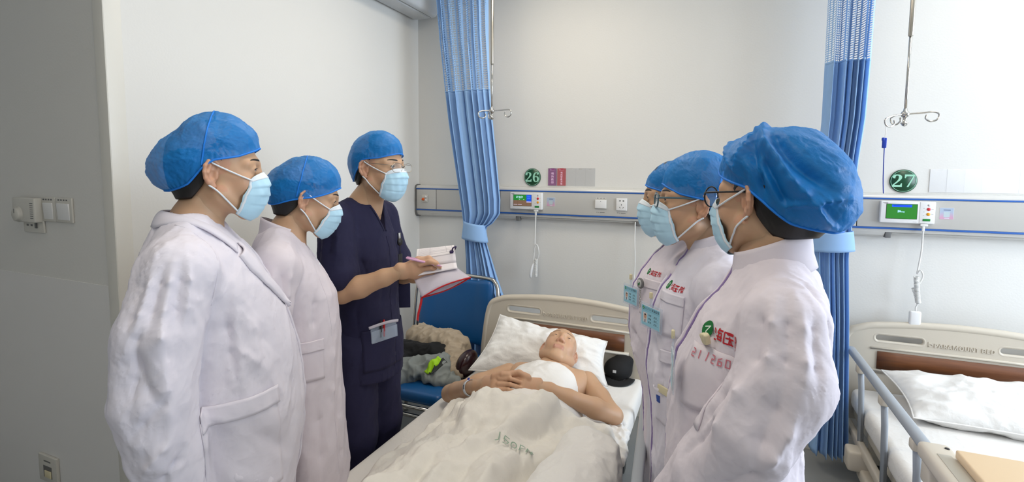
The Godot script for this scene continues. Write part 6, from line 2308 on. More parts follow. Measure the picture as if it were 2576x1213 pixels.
func staff(o: Dictionary) -> Dictionary:
	var base := Vector3(o.ear.x, 0, o.ear.z)
	var t := thing("person", o.label, "person", base, atan2(o.face.x, o.face.y))
	var hb := Basis.from_euler(Vector3(o.get("nod", 0.0), o.get("yaw", 0.0), o.get("roll", 0.0)))
	var hx := Transform3D(hb.scaled(Vector3.ONE * o.get("head", 1.0)), Vector3(0, o.ear.y, 0))
	# skin: head, neck and the body inside the clothes, one surface
	var nf := Field.new()
	var throat: Vector3 = hx * Vector3(0, -0.06, -0.026)
	var root: Vector3 = o.neck
	nf.cap(throat, root, 0.0505, 0.056, 0.03)
	nf.cap(root, root + Vector3(0, -0.06, 0.0), 0.054, 0.056, 0.04)
	nf.flat(root + Vector3(0, -0.04, 0.0), root + Vector3(0, -0.13, 0.012), 0.048, 0.052, Vector3(1, 0, 0), 1.5, 0.05)
	nf.cap(root + Vector3(-0.022, -0.052, 0.058), throat + Vector3(-0.040, 0.0, -0.012), 0.007, 0.010, 0.022)
	nf.cap(root + Vector3(0.022, -0.052, 0.058), throat + Vector3(0.040, 0.0, -0.012), 0.007, 0.010, 0.022)
	var neck := nets(nf, root + Vector3(-0.16, -0.22, -0.13), Vector3(0.16, throat.y + 0.06, 0.15), 0.005, skin_paint_plain)
	var bf := Field.new()
	bf.flat(Vector3(0, 0.98, -0.02), Vector3(0, root.y - 0.14, root.z + 0.02 - o.get("lean", 0.0)), 0.075, 0.060, Vector3(1, 0, 0), 1.4, 0.05)
	bf.flat(Vector3(0, 0.86, -0.02), Vector3(0, 0.98, -0.02), 0.09, 0.085, Vector3(1, 0, 0), 1.4, 0.05)
	for s in [-1.0, 1.0]:
		bf.chain([Vector3(s * 0.085, 0.82, -0.02), Vector3(s * 0.085, 0.46, -0.01), Vector3(s * 0.085, 0.08, -0.04)], [0.075, 0.05, 0.035], 0.04)
		bf.cap(Vector3(s * 0.085, 0.06, -0.05), Vector3(s * 0.09, 0.045, 0.12), 0.032, 0.022, 0.03)
		var a: Array = o.arm_left if s > 0 else o.arm_right
		if not o.has("bare_arms"):
			for i in a.size() - 1:
				bf.cap(a[i] - Vector3(0, 0, o.get("lean", 0.0)), a[i + 1] - Vector3(0, 0, o.get("lean", 0.0)), minf(0.045, o.arm_r[i] * 0.6), minf(0.04, o.arm_r[i + 1] * 0.6), 0.02)
	var low := nets(bf, Vector3(-0.34, 0.0, -0.3), Vector3(0.34, root.y + 0.02, 0.36), 0.018, skin_paint_plain)
	var skin := [[head_cache["woman"], hx], [neck, Transform3D.IDENTITY], [low, Transform3D(Basis.IDENTITY, Vector3(0, 0, o.get("lean", 0.0)))]]
	var hf := Field.new()
	var lo := Vector3(9, 9, 9)
	var hi := -lo
	for h in o.get("hands", []):
		add_hand(hf, h[0], h[1], h[2], h[3], h[4])
		lo = lo.min(h[0] - Vector3.ONE * 0.17)
		hi = hi.max(h[0] + Vector3.ONE * 0.17)
	if hf.ids.size():
		skin.append([nets(hf, lo, hi, 0.0032, skin_paint_hand), Transform3D.IDENTITY])
	for m in o.get("more_skin", []):
		skin.append([m, Transform3D.IDENTITY])
	part("body", joined(skin), "skin", t)
	dress_head(t, hx, o.style)
	# legs and shoes
	var lk := "legs%d" % int(o.has("leg_r"))
	if not head_cache.has(lk):
		var lf := Field.new()
		for s in [-1.0, 1.0]:
			lf.chain([Vector3(s * 0.085, 0.84, -0.01), Vector3(s * 0.088, 0.46, 0.0), Vector3(s * 0.088, 0.10, -0.03)], o.get("leg_r", [0.064, 0.068, 0.068]), 0.03)
		lf.flat(Vector3(0, 0.86, -0.01), Vector3(0, 0.96, -0.01), 0.084, 0.078, Vector3(1, 0, 0), 1.55, 0.04)
		cloth_noise(lf, o.seed + 40, 0.006)
		head_cache[lk] = nets(lf, Vector3(-0.22, 0.02, -0.18), Vector3(0.22, 1.1, 0.18), 0.012)
	part("trousers", head_cache[lk], o.trousers, t).position.z = o.get("lean", 0.0)
	for s in [-1.0, 1.0]:
		var sk := "shoe%d" % int(s)
		if not head_cache.has(sk):
			var sf := Field.new()
			sf.flat(Vector3(s * 0.09, 0.035, -0.07), Vector3(s * 0.095, 0.030, 0.14), 0.037, 0.030, Vector3(1, 0, 0), 1.25, 0.02)
			sf.cap(Vector3(s * 0.09, 0.05, -0.06), Vector3(s * 0.09, 0.09, -0.04), 0.036, 0.042, 0.02)
			sf.box(Vector3(0, -0.05, 0), Vector3(0.4, 0.05, 0.4), 0.001, 0.003, 1)
			head_cache[sk] = nets(sf, Vector3(s * 0.09 - 0.07, -0.01, -0.14), Vector3(s * 0.09 + 0.07, 0.15, 0.20), 0.008)
		part("shoe", head_cache[sk], "shoe", t).position.z = o.get("lean", 0.0)
	# garment
	var g := torso_field(o)
	for c in o.get("carve", []):
		g.flat(c[0], c[1], c[2], c[3], c[4], c[5], 0.008, 1)
	cloth_noise(g, o.seed, o.get("wrinkle", 0.006))
	for q in o.get("folds", []):
		g.crease(q[0], q[1], q[2] * 1.25, q[3] * 1.15)
	var box: Array = o.box
	var gm := part(o.garment, nets(g, box[0], box[1], o.cell), o.cloth, t)
	return {"t": t, "g": g, "gm": gm, "hx": hx}


func fold_fan(from: Vector3, to: Vector3, side: Vector3, n: int, w: float, h: float, spread := 1.0) -> Array:  # n creases side by side
	var out := []
	for k in n:
		var o := side * (k - (n - 1) / 2.0)
		out.append([from + o, to + o * spread, w * (1.0 + 0.2 * sin(k * 2.1)), h * (1.0 if k % 2 else -0.8)])
	return out


func flat_patch(r: Dictionary, called: String, c: Vector3, n: Vector3, w: float, h: float, m: String, lift := 0.001, thick := 0.003, parent: Node = null, label := "", up := Vector3.UP, nx := 10, ny := 10) -> MeshInstance3D:
	return part(called, laid(r.g, c, n, up, w, h, nx, ny, lift, thick), m, parent if parent else r.gm, label)


func edge_line(r: Dictionary, called: String, pts: Array, n: Vector3, rad: float, m: String, lift := 0.0, count := 30) -> void:
	part(called, Mb.new().tube(laid_line(r.g, pts, n, count, lift), rad, 8).done(), m, r.gm)


func badge_card(called: String, label: String, at: Vector3, yaw: float, w: float, h: float, words: bool, small := false) -> void:
	var t := thing(called, label, "badge", at, yaw, "staff badges")
	var key := "badge_print"
	if not mat.has(key):
		var im := Image.create(320, 220, false, Image.FORMAT_RGB8)
		im.fill(Color(0.60, 0.80, 0.88))
		im.fill_rect(Rect2i(0, 0, 320, 52), Color(0.56, 0.77, 0.86))
		line(im, Vector2(12, 54), Vector2(308, 54), 3, Color(0.40, 0.65, 0.72))
		for k in 20:
			var a := Vector2.from_angle(k * TAU / 20)
			line(im, Vector2(34, 28) + a * 4, Vector2(34, 28) + a * 16, 5, Color(0.10, 0.50, 0.28))
		line(im, Vector2(26, 34), Vector2(42, 22), 5, Color(0.8, 0.92, 0.85))
		for y in [20, 34]:
			line(im, Vector2(60, y), Vector2(168, y), 5, Color(0.34, 0.52, 0.58))
		for i in 4:
			glyph(im, ["hai", "hai", "yi", "yuan"][i], Vector2(178 + i * 33, 14), 26, Color(0.12, 0.16, 0.20), 3.4)
		im.fill_rect(Rect2i(30, 78, 72, 108), Color(0.86, 0.84, 0.84))
		for y in range(118, 186):
			for x in range(30, 102):
				var d := Vector2((x - 66) / 34.0, (y - 186) / 34.0).length()
				if d < 1.0:
					im.set_pixel(x, y, Color(0.85, 0.87, 0.90) if absf(x - 66) > 7 else Color(0.25, 0.25, 0.30))
		for y in range(80, 160):
			for x in range(36, 98):
				if Vector2((x - 66) / 22.0, (y - 118) / 29.0).length() < 1.0:
					im.set_pixel(x, y, Color(0.15, 0.12, 0.12) if y < 106 else Color(0.78, 0.60, 0.50))
		for j in 3:
			for i in 2:
				glyph(im, ["yuan", "guan", "lu"][(i + j) % 3], Vector2(128 + i * 26, 84 + j * 38), 18, Color(0.18, 0.26, 0.32), 2.6)
			line(im, Vector2(212, 104 + j * 38), Vector2(290, 104 + j * 38), 2, Color(0.25, 0.35, 0.40))
			for i in 2:
				glyph(im, ["hao", "yi"][(i + j) % 2], Vector2(224 + i * 26, 84 + j * 38), 16, Color(0.18, 0.26, 0.32), 2.4)
		print_material(key, im, 0.3)
	part("sleeve", Mb.new().rbox(Vector3(0, 0, 0), Vector3(w + 0.014, h + 0.014, 0.003), 0.0012).done(), "pouch", t, "clear plastic sleeve")
	part("card", Mb.new().rbox(Vector3(0, 0, 0.0014), Vector3(w, h, 0.0014), 0.0006).done(), "white_plastic", t)
	placed(part("print", face_quad(w * 0.985, h * 0.98), key, t), Vector3(0, 0, 0.0023))
	part("strap", Mb.new().rbox(Vector3(0, h * 0.5 + 0.017, 0.001), Vector3(0.012, 0.030, 0.002), 0.0008).done(), "pouch", t)
	part("clip", Mb.new().rbox(Vector3(0, h * 0.5 + 0.034, 0.002), Vector3(0.011, 0.018, 0.007), 0.0025).done(), "ivory", t)


func logo_material() -> void:
	var im := Image.create(512, 160, false, Image.FORMAT_RGBA8)
	im.fill(Color(0.7, 0.1, 0.15, 0))
	var gr := Color(0.06, 0.42, 0.20)
	for k in 28:
		var a := Vector2.from_angle(k * TAU / 28)
		line(im, Vector2(72, 76), Vector2(72, 76) + a * Vector2(50, 58), 14, gr)
	for s in [[44, 62, 92, 50], [92, 50, 62, 96], [62, 96, 70, 112]]:
		line(im, Vector2(s[0], s[1]), Vector2(s[2], s[3]), 9, Color(0.86, 0.90, 0.87))
	for i in 3:
		glyph(im, ["hai", "yi", "yuan"][i], Vector2(160 + i * 116, 38), 92, Color(0.72, 0.10, 0.16), 12.0)
	print_material("logo_print", im, 0.85, true)
	im = Image.create(320, 64, false, Image.FORMAT_RGBA8)
	im.fill(Color(0.7, 0.4, 0.45, 0))
	var x0 := 6.0
	for ch in ["2", "1", "1", "2", "6", "0"]:
		var st: Array = {"2": [[0, 0, 4, 0], [4, 0, 4, 4], [4, 4, 0, 4], [0, 4, 0, 8], [0, 8, 4, 8]], "1": [[2, 0, 2, 8]], "6": [[4, 0, 0, 2], [0, 2, 0, 8], [0, 8, 4, 8], [4, 8, 4, 4], [4, 4, 0, 4]], "0": [[0, 0, 4, 0], [4, 0, 4, 8], [4, 8, 0, 8], [0, 8, 0, 0]]}[ch]
		for q in st:
			line(im, Vector2(x0 + q[0] * 6.5, 8 + q[1] * 5.8), Vector2(x0 + q[2] * 6.5, 8 + q[3] * 5.8), 7, Color(0.80, 0.47, 0.52))
		x0 += 52.0
	print_material("number_print", im, 0.85, true)


func printed_patch(r: Dictionary, called: String, key: String, c: Vector3, n: Vector3, w: float, h: float, lift := 0.0012, up := Vector3.UP) -> void:
	n = n.normalized()
	var u := up.cross(n).normalized()
	var vv := n.cross(u)
	var rows := []
	for j in 9:
		var q := PackedVector3Array()
		for i in 25:
			q.append(r.g.hit(c + u * ((i / 24.0 - 0.5) * w) + vv * ((0.5 - j / 8.0) * h) + n * 0.15, -n, 0.4) + n * lift)
		rows.append(q)
	part(called, Mb.new().grid(rows, false, true).done(), key, r.gm)


func build_staff() -> void:
	logo_material()
	build_front_left()
	build_second_left()
	build_scrubs()
	build_right_row()


func build_front_left() -> void:
	var aR := [Vector3(-0.165, 1.298, -0.075), Vector3(-0.208, 1.16, -0.115), Vector3(-0.226, 1.02, -0.122), Vector3(-0.228, 0.90, -0.108), Vector3(-0.222, 0.80, -0.088)]
	var aL := aR.map(func(p): return Vector3(-p.x, p.y, p.z))
	var o := {
		"label": "person in open-collared white lab coat nearest the entrance wall, facing right", "ear": Vector3(0.799, 1.533, 2.217), "face": Vector2(0.65, -0.76), "head": 1.08, "nod": 0.02,
		"neck": Vector3(0, 1.40, -0.055), "arm_left": aL, "arm_right": aR, "arm_r": [0.080, 0.086, 0.083, 0.074, 0.060], "slope_y": 1.376, "slope_z": -0.07, "slope_r": 0.050,
		"rings": [[0.30, -0.12, 0.14, 0.19], [0.45, -0.08, 0.155, 0.20], [0.6, -0.01, 0.175, 0.21], [0.7, 0.0, 0.178, 0.21], [0.8, 0.01, 0.187, 0.21], [0.89, 0.015, 0.19, 0.21], [0.95, 0.012, 0.189, 0.205], [1.05, 0.003, 0.184, 0.195], [1.16, -0.015, 0.172, 0.185], [1.24, -0.035, 0.153, 0.180], [1.33, -0.055, 0.120, 0.160], [1.385, -0.062, 0.085, 0.11], [1.425, -0.065, 0.062, 0.075]],
		"carve": [[Vector3(0.0, 1.50, -0.005), Vector3(0.0, 1.215, 0.185), 0.064, 0.012, Vector3(0, -0.5, 0.8), 1.6]],
		"box": [Vector3(-0.36, 0.26, -0.32), Vector3(0.36, 1.52, 0.30)], "cell": 0.0052, "cloth": "coat", "garment": "lab_coat", "trousers": "black_cloth", "seed": 101, "wrinkle": 0.0075, "style": STYLE_A,
		"hands": [[Vector3(-0.220, 0.775, -0.082), Vector3(0.02, -1, 0.25), Vector3(-1, 0, 0), 1.0, 0.35], [Vector3(0.220, 0.775, -0.082), Vector3(-0.02, -1, 0.25), Vector3(1, 0, 0), -1.0, 0.35]],
	}
	var fo := []
	# sleeve: pleats below the shoulder seam, one long ridge, creases at the elbow
	fo.append_array(fold_fan(Vector3(-0.265, 1.36, -0.085), Vector3(-0.305, 1.18, -0.11), Vector3(0, 0, 0.020), 6, 0.0085, 0.011, 1.5))
	fo.append_array([[Vector3(-0.295, 1.30, -0.10), Vector3(-0.31, 0.95, -0.085), 0.013, 0.014], [Vector3(-0.300, 1.28, -0.135), Vector3(-0.315, 1.00, -0.165), 0.016, -0.014], [Vector3(-0.30, 1.18, -0.16), Vector3(-0.31, 1.02, -0.10), 0.013, -0.012], [Vector3(-0.31, 1.08, -0.06), Vector3(-0.31, 0.96, -0.17), 0.014, -0.011], [Vector3(-0.305, 0.98, -0.07), Vector3(-0.30, 0.86, -0.16), 0.012, 0.012], [Vector3(-0.305, 0.93, -0.05), Vector3(-0.30, 0.83, -0.13), 0.012, -0.012]])
	# body: soft drapes from the arm hole and the bust to the pocket
	fo.append_array([[Vector3(-0.185, 1.22, 0.02), Vector3(-0.20, 1.03, 0.04), 0.02, -0.014], [Vector3(-0.16, 1.22, 0.07), Vector3(-0.175, 0.99, 0.10), 0.022, 0.010], [Vector3(-0.14, 1.16, 0.11), Vector3(-0.17, 1.0, 0.08), 0.018, -0.009], [Vector3(-0.19, 1.12, 0.02), Vector3(-0.17, 1.02, 0.12), 0.016, 0.009], [Vector3(-0.18, 0.90, 0.06), Vector3(-0.14, 0.78, 0.15), 0.018, -0.009], [Vector3(-0.20, 0.82, -0.02), Vector3(-0.15, 0.70, 0.14), 0.018, 0.009], [Vector3(-0.11, 1.05, 0.17), Vector3(-0.13, 0.8, 0.17), 0.03, -0.006]])
	o["folds"] = fo
	var r := staff(o)
	# top underneath, coloured dark to carry the shadow inside the collar
	var uf := Field.new()
	uf.loft([[1.0, -0.01, 0.15, 0.15], [1.2, -0.035, 0.135, 0.14], [1.31, -0.05, 0.095, 0.11], [1.36, -0.058, 0.066, 0.08]], 0.02)
	part("undershirt", nets(uf, Vector3(-0.18, 0.98, -0.2), Vector3(0.18, 1.42, 0.16), 0.01), "shirt", r.t, "top under the open collar, coloured dark as shade")
	# collar and lapels: cloth folded back along the opening
	var g: Field = r.g
	for s in [-1.0, 1.0]:
		var inner := curve([Vector3(s * 0.006, 1.440, -0.128), Vector3(s * 0.046, 1.437, -0.105), Vector3(s * 0.066, 1.425, -0.055), Vector3(s * 0.064, 1.398, -0.005), Vector3(s * 0.052, 1.350, 0.045)], 22)
		var outer := curve([Vector3(s * 0.008, 1.398, -0.150), Vector3(s * 0.060, 1.393, -0.128), Vector3(s * 0.096, 1.386, -0.060), Vector3(s * 0.100, 1.360, -0.002), Vector3(s * 0.094, 1.322, 0.034)], 22)
		for i in outer.size():
			var d := g.at(outer[i])
			outer[i] += g.normal(outer[i], 0.004) * (0.005 - d)
		for q in 4:
			for i in range(1, outer.size() - 1):
				outer[i] = (outer[i - 1] + outer[i] * 2 + outer[i + 1]) / 4.0
		var rows := []
		for j in 7:
			var q := PackedVector3Array()
			var v := j / 6.0
			for i in inner.size():
				var p := inner[i].lerp(outer[i], v)
				p += Vector3(s * 0.6, 0.8, 0.0) * 0.010 * sin(v * PI)
				q.append(p)
			rows.append(q)
		part("collar", Mb.new().sheet(rows, 0.0035, s < 0).done(), "coat", r.gm)
		var li := curve([Vector3(s * 0.052, 1.352, 0.044), Vector3(s * 0.036, 1.295, 0.090), Vector3(s * 0.022, 1.23, 0.118), Vector3(s * 0.012 - 0.012, 1.16, 0.155)], 20)
		var lo := curve([Vector3(s * 0.098, 1.322, 0.034), Vector3(s * 0.096, 1.280, 0.070), Vector3(s * 0.066, 1.215, 0.110), Vector3(s * 0.018 - 0.012, 1.155, 0.158)], 20)
		rows = []
		for j in 7:
			var q := PackedVector3Array()
			var v := j / 6.0
			for i in li.size():
				var p := li[i].lerp(lo[i], v)
				var h := g.hit(p + Vector3(s * 0.05, 0.0, 0.12), Vector3(-s * 0.05, 0, -0.12).normalized(), 0.3)
				if h.distance_to(p) < 0.09:
					p = h
				p += Vector3(s * 0.15, 0.1, 0.98).normalized() * (0.004 + 0.009 * sin(v * PI))
				q.append(p)
			rows.append(q)
		part("lapel", Mb.new().sheet(rows, 0.0035, s < 0).done(), "coat", r.gm)
	# front edge, button, pocket
	edge_line(r, "front_edge", [Vector3(-0.012, 1.155, 0.16), Vector3(-0.012, 1.05, 0.2), Vector3(-0.014, 0.92, 0.22), Vector3(-0.016, 0.80, 0.21), Vector3(-0.03, 0.66, 0.19), Vector3(-0.05, 0.50, 0.16)], Vector3(-0.25, 0, 1), 0.0042, "coat", 0.001, 50)
	placed(part("button", Mb.new().lathe([Vector2(0, 0), Vector2(0.010, 0), Vector2(0.011, 0.001), Vector2(0.009, 0.003), Vector2(0.003, 0.0022), Vector2(0, 0.0022)], 18, Transform3D(Basis(Vector3.RIGHT, PI / 2), Vector3.ZERO)).done(), "wristband", r.gm), g.hit(Vector3(0.03, 0.80, 0.35), Vector3(0, 0, -1), 0.4))
	var pn := Vector3(-0.86, 0, 0.42)
	flat_patch(r, "pocket", Vector3(-0.185, 0.835, 0.04), pn, 0.185, 0.245, "coat", 0.0005, 0.003, null, "", Vector3(0.0, 1, -0.06), 16, 18)
	flat_patch(r, "pocket_band", Vector3(-0.185, 0.955, 0.038), pn, 0.190, 0.046, "coat", 0.0035, 0.003, null, "", Vector3(0.0, 1, -0.06), 18, 6)
	edge_line(r, "shoulder_seam", [Vector3(-0.115, 1.41, -0.085), Vector3(-0.16, 1.38, -0.012), Vector3(-0.19, 1.31, 0.005), Vector3(-0.20, 1.22, -0.01)], Vector3(-0.8, 0.35, 0.4), 0.0013, "coat", 0.0, 30)


func build_second_left() -> void:
	var aR := [Vector3(-0.155, 1.245, -0.095), Vector3(-0.185, 1.13, -0.115), Vector3(-0.195, 0.99, -0.130), Vector3(-0.195, 0.87, -0.135), Vector3(-0.19, 0.77, -0.125)]
	var aL := aR.map(func(p): return Vector3(-p.x, p.y, p.z))
	var o := {
		"label": "person in white high-collared coat with bowed head, second from the left", "ear": Vector3(0.760, 1.446, 1.864), "face": Vector2(0.71, -0.71), "head": 1.03, "nod": 0.22,
		"neck": Vector3(0, 1.318, -0.070), "arm_left": aL, "arm_right": aR, "arm_r": [0.070, 0.068, 0.064, 0.058, 0.048], "slope_y": 1.318, "slope_z": -0.09, "slope_r": 0.045,
		"rings": [[0.30, -0.02, 0.14, 0.185], [0.51, -0.01, 0.13, 0.175], [0.65, -0.015, 0.127, 0.17], [0.88, -0.02, 0.12, 0.165], [1.02, -0.025, 0.122, 0.16], [1.13, -0.035, 0.122, 0.16], [1.19, -0.055, 0.115, 0.160], [1.25, -0.075, 0.10, 0.15], [1.30, -0.085, 0.078, 0.11], [1.335, -0.085, 0.062, 0.075]],
		"box": [Vector3(-0.30, 0.26, -0.26), Vector3(0.30, 1.42, 0.22)], "cell": 0.006, "cloth": "coat_rose", "garment": "nurse_coat", "trousers": "trousers_white", "seed": 201, "style": STYLE_A2,
		"hands": [[Vector3(-0.188, 0.745, -0.122), Vector3(0.02, -1, 0.1), Vector3(-1, 0, 0), 1.0, 0.35], [Vector3(0.188, 0.745, -0.122), Vector3(-0.02, -1, 0.25), Vector3(1, 0, 0), -1.0, 0.35]],
	}
	var fo := fold_fan(Vector3(-0.21, 1.28, -0.08), Vector3(-0.25, 1.12, -0.09), Vector3(0, 0, 0.022), 4, 0.009, 0.009, 1.3)
	fo.append_array([[Vector3(-0.15, 1.18, 0.03), Vector3(-0.16, 1.00, 0.02), 0.015, -0.011], [Vector3(-0.11, 1.05, 0.08), Vector3(-0.13, 0.7, 0.07), 0.012, 0.007], [Vector3(-0.15, 0.85, 0.02), Vector3(-0.16, 0.5, 0.03), 0.015, -0.009], [Vector3(-0.09, 0.85, 0.09), Vector3(-0.10, 0.45, 0.10), 0.016, -0.008]])
	o["folds"] = fo
	var r := staff(o)
	part("collar", Mb.new().sheet(collar_ring(Vector3(0, 1.318, -0.074), 0.068, 0.073, 0.028, 0.048, 0.10), 0.003, false).done(), "coat_rose", r.gm)
	edge_line(r, "front_edge", [Vector3(-0.016, 1.28, 0.02), Vector3(-0.016, 1.19, 0.07), Vector3(-0.016, 1.05, 0.10), Vector3(-0.016, 0.75, 0.11), Vector3(-0.016, 0.45, 0.13)], Vector3(-0.1, 0, 1), 0.0032, "coat_rose", 0.0, 60)
	edge_line(r, "princess_seam", [Vector3(-0.09, 1.22, 0.02), Vector3(-0.112, 1.05, 0.07), Vector3(-0.112, 0.85, 0.07), Vector3(-0.12, 0.5, 0.08)], Vector3(-0.6, 0, 0.8), 0.0012, "coat_rose", 0.0, 50)
	flat_patch(r, "pocket_band", Vector3(-0.152, 0.985, 0.004), Vector3(-0.92, 0, 0.38), 0.082, 0.036, "coat_rose", 0.002, 0.003)
	flat_patch(r, "pocket", Vector3(-0.152, 0.925, 0.006), Vector3(-0.92, 0, 0.38), 0.074, 0.105, "coat_rose", 0.0005, 0.0025)
	for y in [1.245, 1.228]:
		placed(part("button", Mb.new().ball(Vector3.ZERO, Vector3(0.006, 0.006, 0.003), 12, 6).done(), "wristband", r.gm), r.g.hit(Vector3(-0.030, y, 0.2), Vector3(0, 0, -1), 0.4))


func build_scrubs() -> void:
	var elR := Vector3(-0.205, 1.085, -0.028)
	var wrR := Vector3(-0.145, 1.178, 0.198)
	var elL := Vector3(0.200, 1.085, -0.05)
	var wrL := Vector3(0.055, 1.120, 0.165)
	var shR := Vector3(-0.152, 1.355, -0.095)
	var shL := Vector3(0.152, 1.355, -0.095)
	# bare arms, with one hand holding the pen and one under the folder
	var af := Field.new()
	af.chain([shR, shR.lerp(elR, 0.55), elR], [0.046, 0.044, 0.036], 0.02)
	af.chain([elR, elR.lerp(wrR, 0.30), elR.lerp(wrR, 0.72), wrR], [0.037, 0.041, 0.031, 0.0245], 0.018)
	af.chain([shL, shL.lerp(elL, 0.55), elL], [0.046, 0.044, 0.036], 0.02)
	af.chain([elL, elL.lerp(wrL, 0.30), elL.lerp(wrL, 0.72), wrL], [0.037, 0.040, 0.031, 0.0245], 0.018)
	var arms := nets(af, Vector3(-0.30, 0.98, -0.18), Vector3(0.30, 1.44, 0.28), 0.0055, skin_paint_plain)
	var hf := Field.new()
	var k0 := Vector3(-0.124, 1.204, 0.266)
	var dn := Vector3(0.012, -0.0185, 0.002)
	hf.flat(wrR - (wrR - elR).normalized() * 0.03, wrR, 0.0225, 0.0205, Vector3(-0.3, 1, 0), 1.15, 0.012)
	hf.flat(wrR, wrR.lerp(k0 + dn * 1.2, 0.55), 0.0205, 0.0165, Vector3(-0.25, 1, -0.3), 1.65, 0.014)
	hf.flat(wrR.lerp(k0 + dn * 1.2, 0.55), k0 + dn * 1.5 + Vector3(0, 0, -0.006), 0.0165, 0.0135, Vector3(-0.3, 1, -0.1), 2.2, 0.012)
	# index reaches along the pen, the others curl under it
	hf.chain([k0, k0 + Vector3(0.004, 0.012, 0.036), k0 + Vector3(0.016, 0.004, 0.058), k0 + Vector3(0.026, -0.010, 0.068)], [0.0102, 0.0090, 0.0082, 0.0068], 0.006)
	hf.chain([k0 + dn, k0 + dn + Vector3(0.004, 0.006, 0.036), k0 + dn + Vector3(0.022, -0.004, 0.050), k0 + dn + Vector3(0.034, -0.012, 0.046)], [0.0102, 0.0092, 0.0082, 0.0068], 0.0045)
	hf.chain([k0 + dn * 2, k0 + dn * 2 + Vector3(0.006, 0.002, 0.032), k0 + dn * 2 + Vector3(0.026, -0.004, 0.040), k0 + dn * 2 + Vector3(0.038, -0.004, 0.028)], [0.0098, 0.0088, 0.0078, 0.0066], 0.0045)
	hf.chain([k0 + dn * 3, k0 + dn * 3 + Vector3(0.008, -0.001, 0.024), k0 + dn * 3 + Vector3(0.024, -0.002, 0.030), k0 + dn * 3 + Vector3(0.034, 0.0, 0.018)], [0.0090, 0.0080, 0.0070, 0.0060], 0.0045)
	hf.chain([wrR + Vector3(0.014, 0.020, 0.022), wrR + Vector3(0.026, 0.042, 0.056), k0 + Vector3(0.024, 0.020, 0.022), k0 + Vector3(0.028, 0.006, 0.052)], [0.014, 0.012, 0.0102, 0.0080], 0.010)
	add_hand(hf, wrL, Vector3(-0.75, 0.12, 0.65), Vector3(0.1, -1.0, 0.2), -1.0, 0.25)
	var hands := nets(hf, Vector3(-0.22, 1.02, 0.09), Vector3(0.14, 1.27, 0.38), 0.0028, skin_paint_hand)
	var o := {
		"label": "person in dark navy scrubs with glasses, writing on a folder", "ear": Vector3(0.775, 1.556, 1.487), "face": Vector2(1.0, -0.04), "head": 1.07, "nod": 0.04, "yaw": -0.04, "bare_arms": true,
		"neck": Vector3(0, 1.410, -0.076), "arm_left": [shL, shL.lerp(elL, 0.45), shL.lerp(elL, 0.72) + Vector3(0.008, 0, 0)], "arm_right": [shR, shR.lerp(elR, 0.45), shR.lerp(elR, 0.72) + Vector3(-0.008, 0, 0)], "arm_r": [0.066, 0.070, 0.076], "slope_y": 1.402, "slope_z": -0.090, "lean": -0.07, "slope_r": 0.040,
		"rings": [[0.70, -0.05, 0.118, 0.157], [0.85, -0.05, 0.112, 0.157], [1.03, -0.062, 0.109, 0.147], [1.12, -0.064, 0.117, 0.150], [1.2, -0.068, 0.118, 0.154], [1.29, -0.078, 0.110, 0.152], [1.36, -0.083, 0.095, 0.120], [1.415, -0.078, 0.078, 0.085]],
		"carve": [[Vector3(0.0, 1.475, -0.050), Vector3(0.0, 1.388, -0.010), 0.060, 0.031, Vector3(0, 0.3, 0.9), 1.15], [Vector3(0.0, 1.388, -0.010), Vector3(0.0, 1.306, 0.030), 0.031, 0.002, Vector3(0, 0.2, 1.0), 3.0], [Vector3(0, 1.48, -0.075), Vector3(0, 1.425, -0.07), 0.064, 0.060, Vector3(1, 0, 0), 1.02]],
		"box": [Vector3(-0.32, 0.66, -0.26), Vector3(0.32, 1.48, 0.14)], "cell": 0.0048, "cloth": "scrub", "garment": "scrub_top", "trousers": "scrub", "seed": 301, "wrinkle": 0.005, "style": STYLE_C,
		"more_skin": [arms, hands], "leg_r": [0.098, 0.088, 0.080],
	}
	var fo := fold_fan(Vector3(-0.21, 1.36, -0.072), Vector3(-0.27, 1.2, -0.052), Vector3(0, 0, 0.026), 4, 0.010, 0.007, 1.2)
	fo.append_array([[Vector3(-0.14, 1.26, -0.002), Vector3(-0.1, 1.05, 0.048), 0.015, -0.008], [Vector3(-0.03, 1.22, 0.048), Vector3(-0.06, 0.95, 0.058), 0.018, -0.006], [Vector3(0.06, 1.2, 0.048), Vector3(0.02, 0.9, 0.058), 0.018, 0.006], [Vector3(-0.15, 1.08, -0.022), Vector3(-0.13, 0.8, 0.008), 0.016, -0.008]])
	o["folds"] = fo
	var r := staff(o)
	# neck binding
	for s in [-1.0, 1.0]:
		var nb := PackedVector3Array()
		for k in 26:
			var u := k / 25.0
			var c := Vector3(0.0, 1.418, -0.024).lerp(Vector3(0.0, 1.388, -0.010), u * 3.0) if u < 0.3333 else Vector3(0.0, 1.388, -0.010).lerp(Vector3(0.0, 1.306, 0.030), u * 1.5 - 0.5)
			var rr := lerpf(0.042, 0.031, u * 3.0) if u < 0.3333 else lerpf(0.031, 0.001, u * 1.5 - 0.5)
			nb.append(r.g.hit(c + Vector3(s * (rr + 0.006), 0.03, 0.16), Vector3(0, -0.18, -1).normalized(), 0.4))
		for q in 3:
			for k in range(1, 25):
				nb[k] = (nb[k - 1] + nb[k] * 2 + nb[k + 1]) / 4.0
		part("neck_binding", Mb.new().tube(nb, 0.0052, 8, false, 0.6).done(), "scrub", r.gm)
	edge_line(r, "front_seam", [Vector3(0, 1.285, 0.048), Vector3(0, 1.1, 0.068), Vector3(0, 0.9, 0.078), Vector3(0, 0.74, 0.078)], Vector3(0, 0, 1), 0.0016, "scrub", 0.0, 30)
	flat_patch(r, "pocket", Vector3(-0.07, 0.835, 0.053), Vector3(-0.42, 0, 0.9), 0.155, 0.165, "scrub", 0.0008, 0.003, null, "", Vector3.UP, 14, 14)
